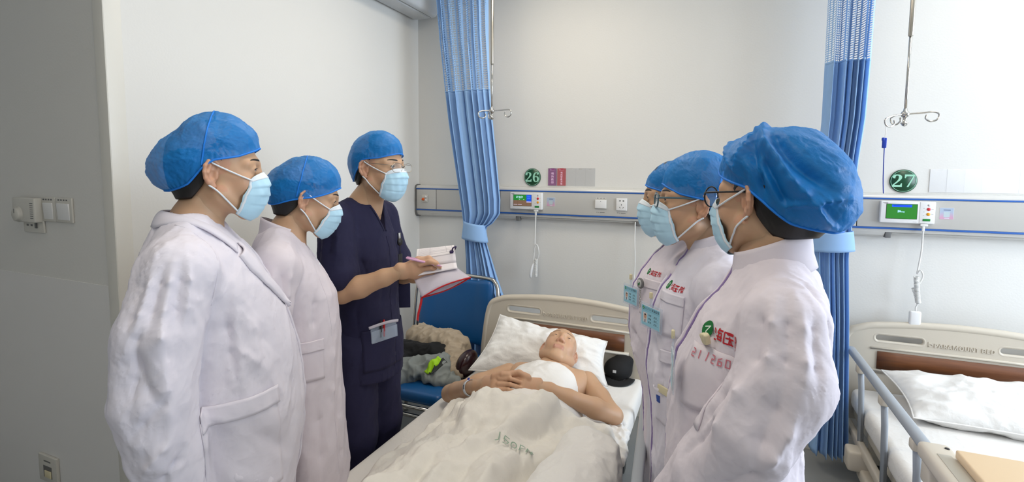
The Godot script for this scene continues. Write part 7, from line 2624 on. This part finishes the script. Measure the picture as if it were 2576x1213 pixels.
	flat_patch(r, "pocket", Vector3(0.085, 0.835, 0.053), Vector3(0.42, 0, 0.9), 0.155, 0.165, "scrub", 0.0008, 0.003, null, "", Vector3.UP, 14, 14)
	part("hem_flap", Mb.new().rbox(Vector3(0.155, 1, 0.013), Vector3(0.006, 0.11, 0.06), 0.002, Basis(Vector3.UP, 0.5)).done(), "scrub", r.gm)
	# pen pouch in the pocket, and its pens
	var T: Transform3D = r.t.transform
	var pn := Vector3(-0.40, 0, 0.92).normalized()
	var tilt := Basis(Vector3.UP, atan2(-0.40, 0.92))
	var pc := r.g.hit(Vector3(-0.056, 0.900, 0.05) + pn * 0.1, -pn, 0.3) + pn * 0.008 as Vector3
	var pt := thing("pen_pouch", "clear plastic pen pouch hooked over the navy scrubs pocket", "pouch", T * pc, r.t.rotation.y + atan2(-0.40, 0.92))
	part("pouch_front", Mb.new().rbox(Vector3(0, -0.004, 0.006), Vector3(0.118, 0.050, 0.0016), 0.0006, Basis(Vector3(0, 0, 1), 0.06)).done(), "pouch", pt)
	part("pouch_back", Mb.new().rbox(Vector3(0, 0.004, -0.001), Vector3(0.118, 0.066, 0.0016), 0.0006, Basis(Vector3(0, 0, 1), 0.06)).done(), "pouch", pt)
	part("pouch_flap", Mb.new().tube(curve([Vector3(-0.070, 0.034, 0.004), Vector3(-0.03, 0.040, 0.008), Vector3(0.02, 0.043, 0.008), Vector3(0.064, 0.038, 0.003)], 16), 0.006, 8, false, 0.5, Vector3.UP).done(), "bag", pt)
	var pens := [[-0.018, "pen_black", "black pen in the pouch on the navy scrubs"], [-0.003, "pen_red", "red pen in the pouch on the navy scrubs"]]
	for q in pens:
		var pp := thing("pen", q[2], "pen", T * (pc + tilt * Vector3(q[0], 0.014, 0.0025)), r.t.rotation.y + atan2(-0.40, 0.92))
		part("barrel", Mb.new().tube(PackedVector3Array([Vector3(0, -0.028, 0), Vector3(0.001, 0.036, 0)]), 0.0044, 10).done(), q[1], pp)
		part("clip", Mb.new().rbox(Vector3(0.0015, 0.014, 0.005), Vector3(0.003, 0.040, 0.0018), 0.0006).done(), q[1], pp)
		part("cap_end", Mb.new().ball(Vector3(0.001, 0.037, 0), Vector3(0.0044, 0.004, 0.0044), 10, 6).done(), q[1], pp)
	# the pen in hand
	var pd := Vector3(0.05, -0.032, 0.128).normalized()
	var pa := Vector3(-0.152, 1.231, 0.222)
	var hp := thing("pen", "pale pink pen held over the papers", "pen", T * pa, r.t.rotation.y)
	part("barrel", Mb.new().tube(PackedVector3Array([Vector3.ZERO, pd * 0.004, pd * 0.115]), PackedFloat32Array([0.0030, 0.0046, 0.0046]), 12).done(), "pen_pink", hp)
	part("tip", Mb.new().tube(PackedVector3Array([pd * 0.115, pd * 0.128, pd * 0.138]), PackedFloat32Array([0.0046, 0.0030, 0.0006]), 12).done(), "pen_pink", hp)
	part("clip", Mb.new().tube(PackedVector3Array([pd * 0.004 + Vector3(0, 0.006, 0), pd * 0.044 + Vector3(0, 0.006, 0)]), 0.0014, 6).done(), "pen_pink", hp)
	# zip folder, with the stack of sheets on it
	var zl := Vector3(-0.175, 1.094, 0.302)
	var zr := Vector3(-0.115, 1.170, 0.468)
	var bl := Vector3(-0.120, 1.146, 0.236)
	var brr := Vector3(-0.035, 1.208, 0.332)
	var org := Vector3(-0.11, 1.14, 0.32)
	var fold := thing("zip_folder", "clear zip folder with red zipper held under the papers", "folder", T * org, r.t.rotation.y)
	var nrm := (zr - zl).cross(bl - zl).normalized()
	if nrm.y < 0:
		nrm = -nrm
	for k in 2:
		var rows := []
		for j in 9:
			var q := PackedVector3Array()
			for i in 17:
				var u := i / 16.0
				var v := j / 8.0
				q.append(zl.lerp(zr, u).lerp(bl.lerp(brr, u), v) + nrm * ((0.012 if k == 0 else -0.010) * sin(u * PI) * sin(minf(v + 0.25, 1.0) * PI) + (0.004 if k == 0 else -0.004) * sin(u * PI)) - org)
			rows.append(q)
		part("cover", Mb.new().sheet(rows, 0.001, false).done(), "bag", fold)
	var zt := []
	for k in 2:
		var pts := PackedVector3Array()
		for i in 21:
			var u := i / 20.0
			pts.append(zl.lerp(zr, u) + nrm * (0.014 * sin(u * PI)) * (1.0 if k == 0 else -1.0) - org)
		part("zipper", Mb.new().tube(pts, 0.0044, 8, false, 0.6).done(), "zip_red", fold)
	part("zip_pull", Mb.new().tube(curve([zl - org, zl + Vector3(-0.004, -0.028, -0.004) - org, zl + Vector3(-0.010, -0.062, -0.010) - org, zl + Vector3(-0.012, -0.085, -0.012) - org], 14), 0.0046, 8, false, 0.45).done(), "zip_red", fold)
	part("pull_tab", Mb.new().ball(zl + Vector3(-0.012, -0.090, -0.012) - org, Vector3(0.005, 0.010, 0.004), 10, 8).done(), "dark_plastic", fold)
	var A := Vector3(-0.130, 1.160, 0.246)
	var B := Vector3(-0.088, 1.194, 0.402)
	var C := Vector3(-0.050, 1.240, 0.210)
	var D := Vector3(-0.008, 1.242, 0.344)
	var im := Image.create(256, 192, false, Image.FORMAT_RGB8)
	im.fill(Color(0.93, 0.91, 0.92))
	for y in range(18, 180, 15):
		line(im, Vector2(16, y), Vector2(240, y), 1.6, Color(0.66, 0.64, 0.68))
		line(im, Vector2(22, y + 7), Vector2(22 + 130 + 60 * sin(y), y + 7), 3.0, Color(0.80, 0.77, 0.79))
	for x in [16, 90, 200, 240]:
		line(im, Vector2(x, 18), Vector2(x, 168), 1.6, Color(0.66, 0.64, 0.68))
	print_material("form_print", im, 0.8)
	var pad := thing("papers", "stack of printed forms with a curled top sheet under the pen", "papers", T * org, r.t.rotation.y)
	for k in 2:
		var rows := []
		for j in 15:
			var q := PackedVector3Array()
			for i in 13:
				var u := i / 12.0
				var v := j / 14.0
				var p := A.lerp(B, u).lerp(C.lerp(D, u), v)
				var up := Vector3(0, 1, 0)
				if k == 0:
					p += up * (0.003 * sin(v * PI))
				else:
					# folded over: rises from the front edge and rolls back at the far one
					p = A.lerp(B, u).lerp(C.lerp(D, u), lerpf(0.30, 0.98, sin(v * PI * 0.5))) + up * (0.004 + 0.030 * sin(v * PI) * (0.5 + 0.5 * u))
				q.append(p - org)
			rows.append(q)
		var sh := part("sheet", Mb.new().sheet(rows, 0.0016 if k == 0 else 0.0006, false).done(), "paper", pad)
		if k == 1:
			var pr := []
			for q in rows:
				var e := PackedVector3Array()
				for p in q:
					e.append(p + Vector3(-0.0006, 0.0016, 0))
				pr.append(e)
			part("print", Mb.new().grid(pr.slice(3), false, false).done(), "form_print", sh)
	part("binder_clip", Mb.new().rbox(D + Vector3(-0.030, 0.004, 0.008) - org, Vector3(0.030, 0.012, 0.016), 0.004, Basis(Vector3.UP, 0.5)).tube(curve([D + Vector3(-0.034, 0.008, 0.012) - org, D + Vector3(-0.042, 0.020, 0.020) - org, D + Vector3(-0.030, 0.024, 0.026) - org, D + Vector3(-0.024, 0.010, 0.018) - org], 12), 0.003, 6).done(), "clip_purple", pad)
	# badge reel and red-tipped pens on the chest, seen edge on
	var bc: Vector3 = r.g.hit(Vector3(0.085, 1.250, 0.3), Vector3(0, 0, -1), 0.4)
	var reel := thing("badge_reel", "black badge reel clipped to the chest of the navy scrubs", "badge reel", T * (bc + Vector3(0.01, 0.0, 0.010)), r.t.rotation.y)
	part("clip", Mb.new().rbox(Vector3(0, 0.022, 0), Vector3(0.016, 0.034, 0.010), 0.003).done(), "chrome", reel)
	part("reel", Mb.new().lathe([Vector2(0, 0), Vector2(0.016, 0), Vector2(0.017, 0.004), Vector2(0.014, 0.009), Vector2(0, 0.010)], 20, Transform3D(Basis(Vector3.RIGHT, PI / 2), Vector3.ZERO)).done(), "dark_plastic", reel)
	part("cord", Mb.new().tube(PackedVector3Array([Vector3(0, -0.01, 0.004), Vector3(0, -0.06, 0.004)]), 0.002, 6).done(), "dark_plastic", reel)
	part("holder", Mb.new().rbox(Vector3(0, -0.075, 0.004), Vector3(0.030, 0.045, 0.006), 0.002).done(), "dark_plastic", reel)


func nurse_right(o: Dictionary) -> Dictionary:
	var r := staff(o)
	var c: Vector3 = o.collar
	part("collar", Mb.new().sheet(collar_ring(c, o.collar_r.x, o.collar_r.y, 0.030, o.collar_h, 0.12), 0.003, false).done(), o.cloth, r.gm)
	var front: Array = o.front
	edge_line(r, "piping", front, Vector3(0.15, 0, 1), 0.0030, "piping", 0.001, 60)
	edge_line(r, "piping", front.map(func(p): return p + Vector3(-0.035, 0.0, 0)), Vector3(-0.1, 0, 1), 0.0030, "piping", 0.001, 60)
	edge_line(r, "placket", front.map(func(p): return p + Vector3(-0.016, 0.0, 0)), Vector3(0, 0, 1), 0.0075, o.cloth, -0.001, 60)
	return r


func build_right_row() -> void:
	# nearest: seen from her left and a little behind, left arm forward
	var aL := [Vector3(0.158, 1.275, -0.045), Vector3(0.205, 1.18, -0.048), Vector3(0.222, 1.09, 0.0), Vector3(0.203, 0.985, 0.062), Vector3(0.170, 0.890, 0.118)]
	var aR := [Vector3(-0.158, 1.275, -0.04), Vector3(-0.195, 1.17, -0.045), Vector3(-0.205, 1.04, -0.04), Vector3(-0.20, 0.92, -0.02), Vector3(-0.195, 0.80, 0.01)]
	var o := {
		"label": "person in white coat, round glasses and large puffy blue cap, nearest the camera", "ear": Vector3(2.155, 1.486, 2.000), "face": Vector2(-0.99, -0.12), "yaw": -0.54, "nod": 0.03, "lean": 0.05,
		"neck": Vector3(0, 1.36, -0.012), "arm_left": aL, "arm_right": aR, "arm_r": [0.072, 0.076, 0.074, 0.066, 0.056], "slope_y": 1.332, "slope_z": -0.032, "slope_r": 0.046,
		"rings": [[0.35, 0.03, 0.15, 0.19], [0.7, 0.04, 0.145, 0.185], [0.94, 0.045, 0.135, 0.175], [1.05, 0.046, 0.132, 0.168], [1.15, 0.025, 0.138, 0.168], [1.24, 0.0, 0.122, 0.165], [1.29, -0.018, 0.100, 0.150], [1.335, -0.020, 0.080, 0.108], [1.368, -0.018, 0.064, 0.072]],
		"box": [Vector3(-0.34, 0.3, -0.21), Vector3(0.34, 1.46, 0.31)], "cell": 0.0048, "cloth": "coat_rose", "garment": "nurse_coat", "trousers": "trousers_white", "seed": 401, "wrinkle": 0.006, "style": STYLE_R1,
		"collar": Vector3(0, 1.357, -0.014), "collar_r": Vector2(0.079, 0.076), "collar_h": 0.052,
		"front": [Vector3(0.01, 1.345, 0.05), Vector3(0.012, 1.28, 0.1), Vector3(0.014, 1.18, 0.16), Vector3(0.014, 1.05, 0.18), Vector3(0.014, 0.9, 0.19), Vector3(0.014, 0.6, 0.19)],
		"hands": [[Vector3(0.160, 0.868, 0.132), Vector3(-0.35, -0.8, 0.45), Vector3(0.8, 0.0, 0.5), -1.0, 0.5], [Vector3(-0.193, 0.775, 0.015), Vector3(0.02, -1, 0.25), Vector3(-1, 0, 0), 1.0, 0.35]],
	}
	var fo := []
	fo.append_array(fold_fan(Vector3(0.225, 1.355, -0.05), Vector3(0.285, 1.19, -0.05), Vector3(0, 0, 0.024), 5, 0.0095, 0.011, 1.25))
	fo.append_array([[Vector3(0.275, 1.25, 0.005), Vector3(0.285, 1.05, 0.065), 0.013, 0.013], [Vector3(0.28, 1.22, -0.05), Vector3(0.295, 1.06, -0.01), 0.015, -0.012], [Vector3(0.285, 1.17, -0.08), Vector3(0.3, 1.05, -0.02), 0.012, 0.012], [Vector3(0.27, 1.15, 0.03), Vector3(0.25, 1.03, 0.12), 0.011, -0.012], [Vector3(0.25, 1.2, 0.04), Vector3(0.24, 1.08, 0.085), 0.010, -0.014], [Vector3(0.29, 1.08, -0.05), Vector3(0.27, 0.98, 0.07), 0.012, -0.012], [Vector3(0.27, 1.04, -0.05), Vector3(0.25, 0.95, 0.09), 0.011, 0.012]])
	var seam := [Vector3(0.135, 1.35, -0.06), Vector3(0.175, 1.315, -0.095), Vector3(0.195, 1.25, -0.112), Vector3(0.185, 1.17, -0.10)]
	for q in 3:
		fo.append([seam[q], seam[q + 1], 0.006, -0.006])
	# back: long diagonal folds under the arm
	fo.append_array([[Vector3(0.15, 1.28, -0.11), Vector3(0.2, 1.1, -0.08), 0.014, -0.013], [Vector3(0.12, 1.25, -0.12), Vector3(0.17, 1.04, -0.07), 0.013, 0.011], [Vector3(0.15, 1.16, -0.1), Vector3(0.1, 1, -0.07), 0.013, -0.010], [Vector3(0.18, 1.2, -0.09), Vector3(0.15, 1.02, -0.05), 0.011, 0.010], [Vector3(0.12, 1.27, 0.1), Vector3(0.17, 1.16, 0.08), 0.013, -0.009], [Vector3(0.1, 1.22, 0.13), Vector3(0.15, 1.05, 0.12), 0.018, 0.007]])
	o["folds"] = fo
	var r := nurse_right(o)
	printed_patch(r, "embroidery", "logo_print", Vector3(0.152, 1.234, 0.062), Vector3(0.78, 0, 0.62), 0.125, 0.040, 0.0015, Vector3(-0.05, 1, 0.0))
	flat_patch(r, "pocket", Vector3(0.148, 1.14, 0.08), Vector3(0.78, 0, 0.62), 0.105, 0.125, "coat_rose", 0.0008, 0.003)
	printed_patch(r, "pocket_number", "number_print", Vector3(0.15, 1.186, 0.076), Vector3(0.78, 0, 0.62), 0.095, 0.020, 0.0060)
	var T: Transform3D = r.t.transform
	var tag_at: Vector3 = r.g.hit(Vector3(0.112, 1.155, 0.115) + Vector3(0.5, 0, 0.85) * 0.1, -Vector3(0.5, 0, 0.85).normalized(), 0.3)
	badge_card("staff_badge", "staff badge seen edge-on, clipped to the coat nearest the camera", T * (tag_at + Vector3(0.010, -0.01, 0.022)), -1.42, 0.050, 0.075, true)
	var fl := thing("pen_cluster", "two cream plastic clips on the chest pocket of the nearest coat", "clips", T * (r.g.hit(Vector3(0.13, 1.214, 0.094) + Vector3(0.6, 0, 0.8) * 0.1, -Vector3(0.6, 0, 0.8), 0.3) as Vector3), r.t.rotation.y)
	for k in 3:
		part("clip", Mb.new().rbox(Vector3(-0.004 + 0.012 * k, 0.004 * k, 0.008 - 0.004 * k), Vector3(0.012, 0.024, 0.012), 0.004, Basis.from_euler(Vector3(0.3, 0.5, 0.5 - 0.4 * k))).done(), "ivory", fl)
	flat_patch(r, "pocket_band", Vector3(0.165, 0.9, 0.035), Vector3(0.95, 0, 0.2), 0.12, 0.04, "coat_rose", 0.003, 0.003)

	# middle
	aL = [Vector3(0.152, 1.248, -0.070), Vector3(0.195, 1.15, -0.085), Vector3(0.205, 1.03, -0.095), Vector3(0.20, 0.91, -0.085), Vector3(0.195, 0.80, -0.06)]
	aR = aL.map(func(p): return Vector3(-p.x, p.y, p.z))
	o = {
		"label": "person in white coat with dark-framed glasses, in the middle of the right row", "ear": Vector3(2.005, 1.454, 1.649), "face": Vector2(-0.98, 0.10), "yaw": 0.04, "nod": -0.05, "head": 1.02,
		"neck": Vector3(0, 1.335, -0.052), "arm_left": aL, "arm_right": aR, "arm_r": [0.074, 0.074, 0.070, 0.062, 0.052], "slope_y": 1.312, "slope_z": -0.07, "slope_r": 0.044,
		"rings": [[0.35, -0.03, 0.14, 0.18], [0.74, -0.03, 0.125, 0.175], [0.87, -0.025, 0.127, 0.172], [0.97, -0.015, 0.135, 0.172], [1.09, -0.02, 0.135, 0.165], [1.16, -0.027, 0.133, 0.165], [1.22, -0.04, 0.128, 0.165], [1.27, -0.055, 0.108, 0.152], [1.315, -0.06, 0.082, 0.106], [1.348, -0.060, 0.064, 0.072]],
		"box": [Vector3(-0.32, 0.30, -0.24), Vector3(0.32, 1.44, 0.20)], "cell": 0.006, "cloth": "coat", "garment": "nurse_coat", "trousers": "trousers_white", "seed": 501, "style": STYLE_R2,
		"collar": Vector3(0, 1.335, -0.054), "collar_r": Vector2(0.077, 0.075), "collar_h": 0.050,
		"front": [Vector3(0.010, 1.335, 0.02), Vector3(0.012, 1.27, 0.06), Vector3(0.014, 1.17, 0.10), Vector3(0.014, 1.05, 0.115), Vector3(0.014, 0.95, 0.12), Vector3(0.014, 0.6, 0.10)],
		"hands": [[Vector3(-0.193, 0.775, -0.055), Vector3(0.02, -1, 0.25), Vector3(-1, 0, 0), 1.0, 0.35], [Vector3(0.193, 0.775, -0.055), Vector3(-0.02, -1, 0.25), Vector3(1, 0, 0), -1.0, 0.35]],
	}
	o["folds"] = [[Vector3(0.13, 1.12, 0.05), Vector3(0.14, 1.00, 0.06), 0.012, -0.010], [Vector3(0.10, 1.03, 0.09), Vector3(0.11, 0.92, 0.09), 0.010, 0.008], [Vector3(0.06, 1.10, 0.11), Vector3(0.10, 1.02, 0.09), 0.012, -0.008], [Vector3(0.12, 1.03, 0.08), Vector3(0.125, 0.90, 0.07), 0.009, -0.008], [Vector3(0.22, 1.33, -0.06), Vector3(0.26, 1.15, -0.08), 0.012, -0.010], [Vector3(0.22, 1.31, -0.02), Vector3(0.25, 1.15, -0.03), 0.012, 0.009], [Vector3(0.16, 1.22, 0.02), Vector3(0.17, 1.05, 0.01), 0.014, -0.012]]
	r = nurse_right(o)
	printed_patch(r, "embroidery", "logo_print", Vector3(0.100, 1.238, 0.056), Vector3(0.45, 0, 0.88), 0.088, 0.028, 0.0015)
	flat_patch(r, "pocket", Vector3(0.112, 1.165, 0.066), Vector3(0.55, 0, 0.83), 0.092, 0.115, "coat", 0.0008, 0.003)
	flat_patch(r, "pocket_band", Vector3(0.112, 1.208, 0.066), Vector3(0.55, 0, 0.83), 0.094, 0.026, "coat", 0.0030, 0.003)
	flat_patch(r, "waist_strap", Vector3(0.140, 1.050, 0.056), Vector3(0.76, 0, 0.64), 0.075, 0.034, "coat", 0.003, 0.004)
	flat_patch(r, "pocket", Vector3(0.122, 0.905, 0.074), Vector3(0.60, 0, 0.80), 0.075, 0.10, "coat", 0.0008, 0.003)
	flat_patch(r, "pocket_mark", Vector3(0.112, 0.925, 0.080), Vector3(0.55, 0, 0.83), 0.014, 0.020, "blue_mark", 0.005, 0.0004)
	T = r.t.transform
	var bp: Vector3 = r.g.hit(Vector3(0.080, 1.128, 0.09) + Vector3(0.45, 0, 0.88) * 0.1, -Vector3(0.45, 0, 0.88).normalized(), 0.3)
	badge_card("staff_badge", "pale blue photo badge on the coat in the middle of the right row", T * (bp + Vector3(0.005, 0.016, 0.020)), r.t.rotation.y + 0.62, 0.088, 0.058, true)
	var iv: Vector3 = r.g.hit(Vector3(0.125, 0.952, 0.071) + Vector3(0.62, 0, 0.78) * 0.1, -Vector3(0.62, 0, 0.78), 0.3)
	single("pocket_card", Mb.new().rbox(Vector3.ZERO, Vector3(0.044, 0.022, 0.006), 0.002, Basis(Vector3.UP, r.t.rotation.y + 0.67)).done(), "ivory", "cream folded note sticking out of the middle coat's lower pocket", "note", T * (iv + Vector3(0.004, 0.004, 0.004)))

	# farthest
	aL = [Vector3(0.150, 1.248, -0.065), Vector3(0.19, 1.15, -0.08), Vector3(0.20, 1.03, -0.09), Vector3(0.195, 0.91, -0.08), Vector3(0.19, 0.80, -0.055)]
	aR = aL.map(func(p): return Vector3(-p.x, p.y, p.z))
	o = {
		"label": "person in white coat standing farthest in the right row, by the bed rail", "ear": Vector3(1.934, 1.455, 1.461), "face": Vector2(-1.0, 0.0), "yaw": 0.10, "nod": 0.0,
		"neck": Vector3(0, 1.335, -0.052), "arm_left": aL, "arm_right": aR, "arm_r": [0.072, 0.072, 0.068, 0.060, 0.050], "slope_y": 1.312, "slope_z": -0.068, "slope_r": 0.044,
		"rings": [[0.35, -0.05, 0.13, 0.175], [0.74, -0.045, 0.118, 0.17], [0.83, -0.04, 0.12, 0.17], [0.94, -0.02, 0.133, 0.170], [1.03, -0.008, 0.138, 0.168], [1.11, -0.01, 0.14, 0.166], [1.18, -0.02, 0.14, 0.166], [1.22, -0.03, 0.13, 0.164], [1.27, -0.045, 0.110, 0.150], [1.315, -0.055, 0.082, 0.106], [1.348, -0.058, 0.064, 0.072]],
		"box": [Vector3(-0.32, 0.30, -0.24), Vector3(0.32, 1.44, 0.20)], "cell": 0.0065, "cloth": "coat_rose", "garment": "nurse_coat", "trousers": "trousers_white", "seed": 601, "style": STYLE_R3,
		"collar": Vector3(0, 1.335, -0.054), "collar_r": Vector2(0.077, 0.075), "collar_h": 0.048,
		"front": [Vector3(0.010, 1.33, 0.025), Vector3(0.012, 1.28, 0.075), Vector3(0.014, 1.18, 0.122), Vector3(0.014, 1.05, 0.131), Vector3(0.014, 0.92, 0.11), Vector3(0.014, 0.6, 0.08)],
		"hands": [[Vector3(-0.188, 0.775, -0.05), Vector3(0.02, -1, 0.25), Vector3(-1, 0, 0), 1.0, 0.35], [Vector3(0.188, 0.775, -0.05), Vector3(-0.02, -1, 0.25), Vector3(1, 0, 0), -1.0, 0.35]],
	}
	o["folds"] = [[Vector3(0.06, 1.04, 0.12), Vector3(0.13, 1.02, 0.08), 0.010, -0.012], [Vector3(0.05, 1.0, 0.12), Vector3(0.12, 0.96, 0.09), 0.010, 0.008]]
	r = nurse_right(o)
	printed_patch(r, "embroidery", "logo_print", Vector3(0.122, 1.240, 0.052), Vector3(0.62, 0, 0.78), 0.075, 0.024, 0.0015)
	flat_patch(r, "pocket", Vector3(0.140, 1.165, 0.045), Vector3(0.76, 0, 0.65), 0.085, 0.11, "coat_rose", 0.0008, 0.003)
	flat_patch(r, "pocket_band", Vector3(0.140, 1.206, 0.045), Vector3(0.76, 0, 0.65), 0.087, 0.026, "coat_rose", 0.003, 0.003)
	T = r.t.transform
	bp = r.g.hit(Vector3(0.080, 1.150, 0.10) + Vector3(0.45, 0, 0.88) * 0.1, -Vector3(0.45, 0, 0.88).normalized(), 0.3)
	badge_card("staff_badge", "pale blue photo badge on the coat farthest along the right row", T * (bp + Vector3(0.004, 0.004, 0.014)), r.t.rotation.y + 0.75, 0.072, 0.054, true)
	bp = r.g.hit(Vector3(0.118, 1.206, 0.068) + Vector3(0.6, 0, 0.8) * 0.1, -Vector3(0.6, 0, 0.8), 0.3)
	var t := thing("badge_reel", "round grey badge reel with a short chain beside the farthest badge", "badge reel", T * (bp + Vector3(0.012, 0.0, 0.016)), r.t.rotation.y + 0.75)
	part("reel", Mb.new().lathe([Vector2(0, 0), Vector2(0.016, 0), Vector2(0.017, 0.003), Vector2(0.015, 0.006), Vector2(0, 0.007)], 24, Transform3D(Basis(Vector3.RIGHT, PI / 2), Vector3.ZERO)).done(), "bracket_grey", t)
	part("face", Mb.new().lathe([Vector2(0, 0.0070), Vector2(0.0125, 0.0070), Vector2(0.0122, 0.0078), Vector2(0, 0.0080)], 24, Transform3D(Basis(Vector3.RIGHT, PI / 2), Vector3.ZERO)).done(), "grey_plastic", t)
	part("emblem", Mb.new().rbox(Vector3(0, 0, 0.0082), Vector3(0.012, 0.003, 0.0008), 0.0003, Basis(Vector3(0, 0, 1), 0.6)).rbox(Vector3(0, -0.004, 0.0082), Vector3(0.010, 0.0025, 0.0008), 0.0003, Basis(Vector3(0, 0, 1), 0.6)).done(), "embroidery_green", t)
	for k in 9:
		var ch := PackedVector3Array()
		for i in 10:
			var an := TAU * i / 10
			ch.append(Vector3(cos(an) * (0.0032 if k % 2 else 0.0008), -0.020 - k * 0.0065 + sin(an) * 0.0048, 0.002 + cos(an) * (0.0008 if k % 2 else 0.0032)))
		part("chain_link", Mb.new().tube(ch, 0.0010, 5, true).done(), "chrome", t)


func build_small_things() -> void:
	pass
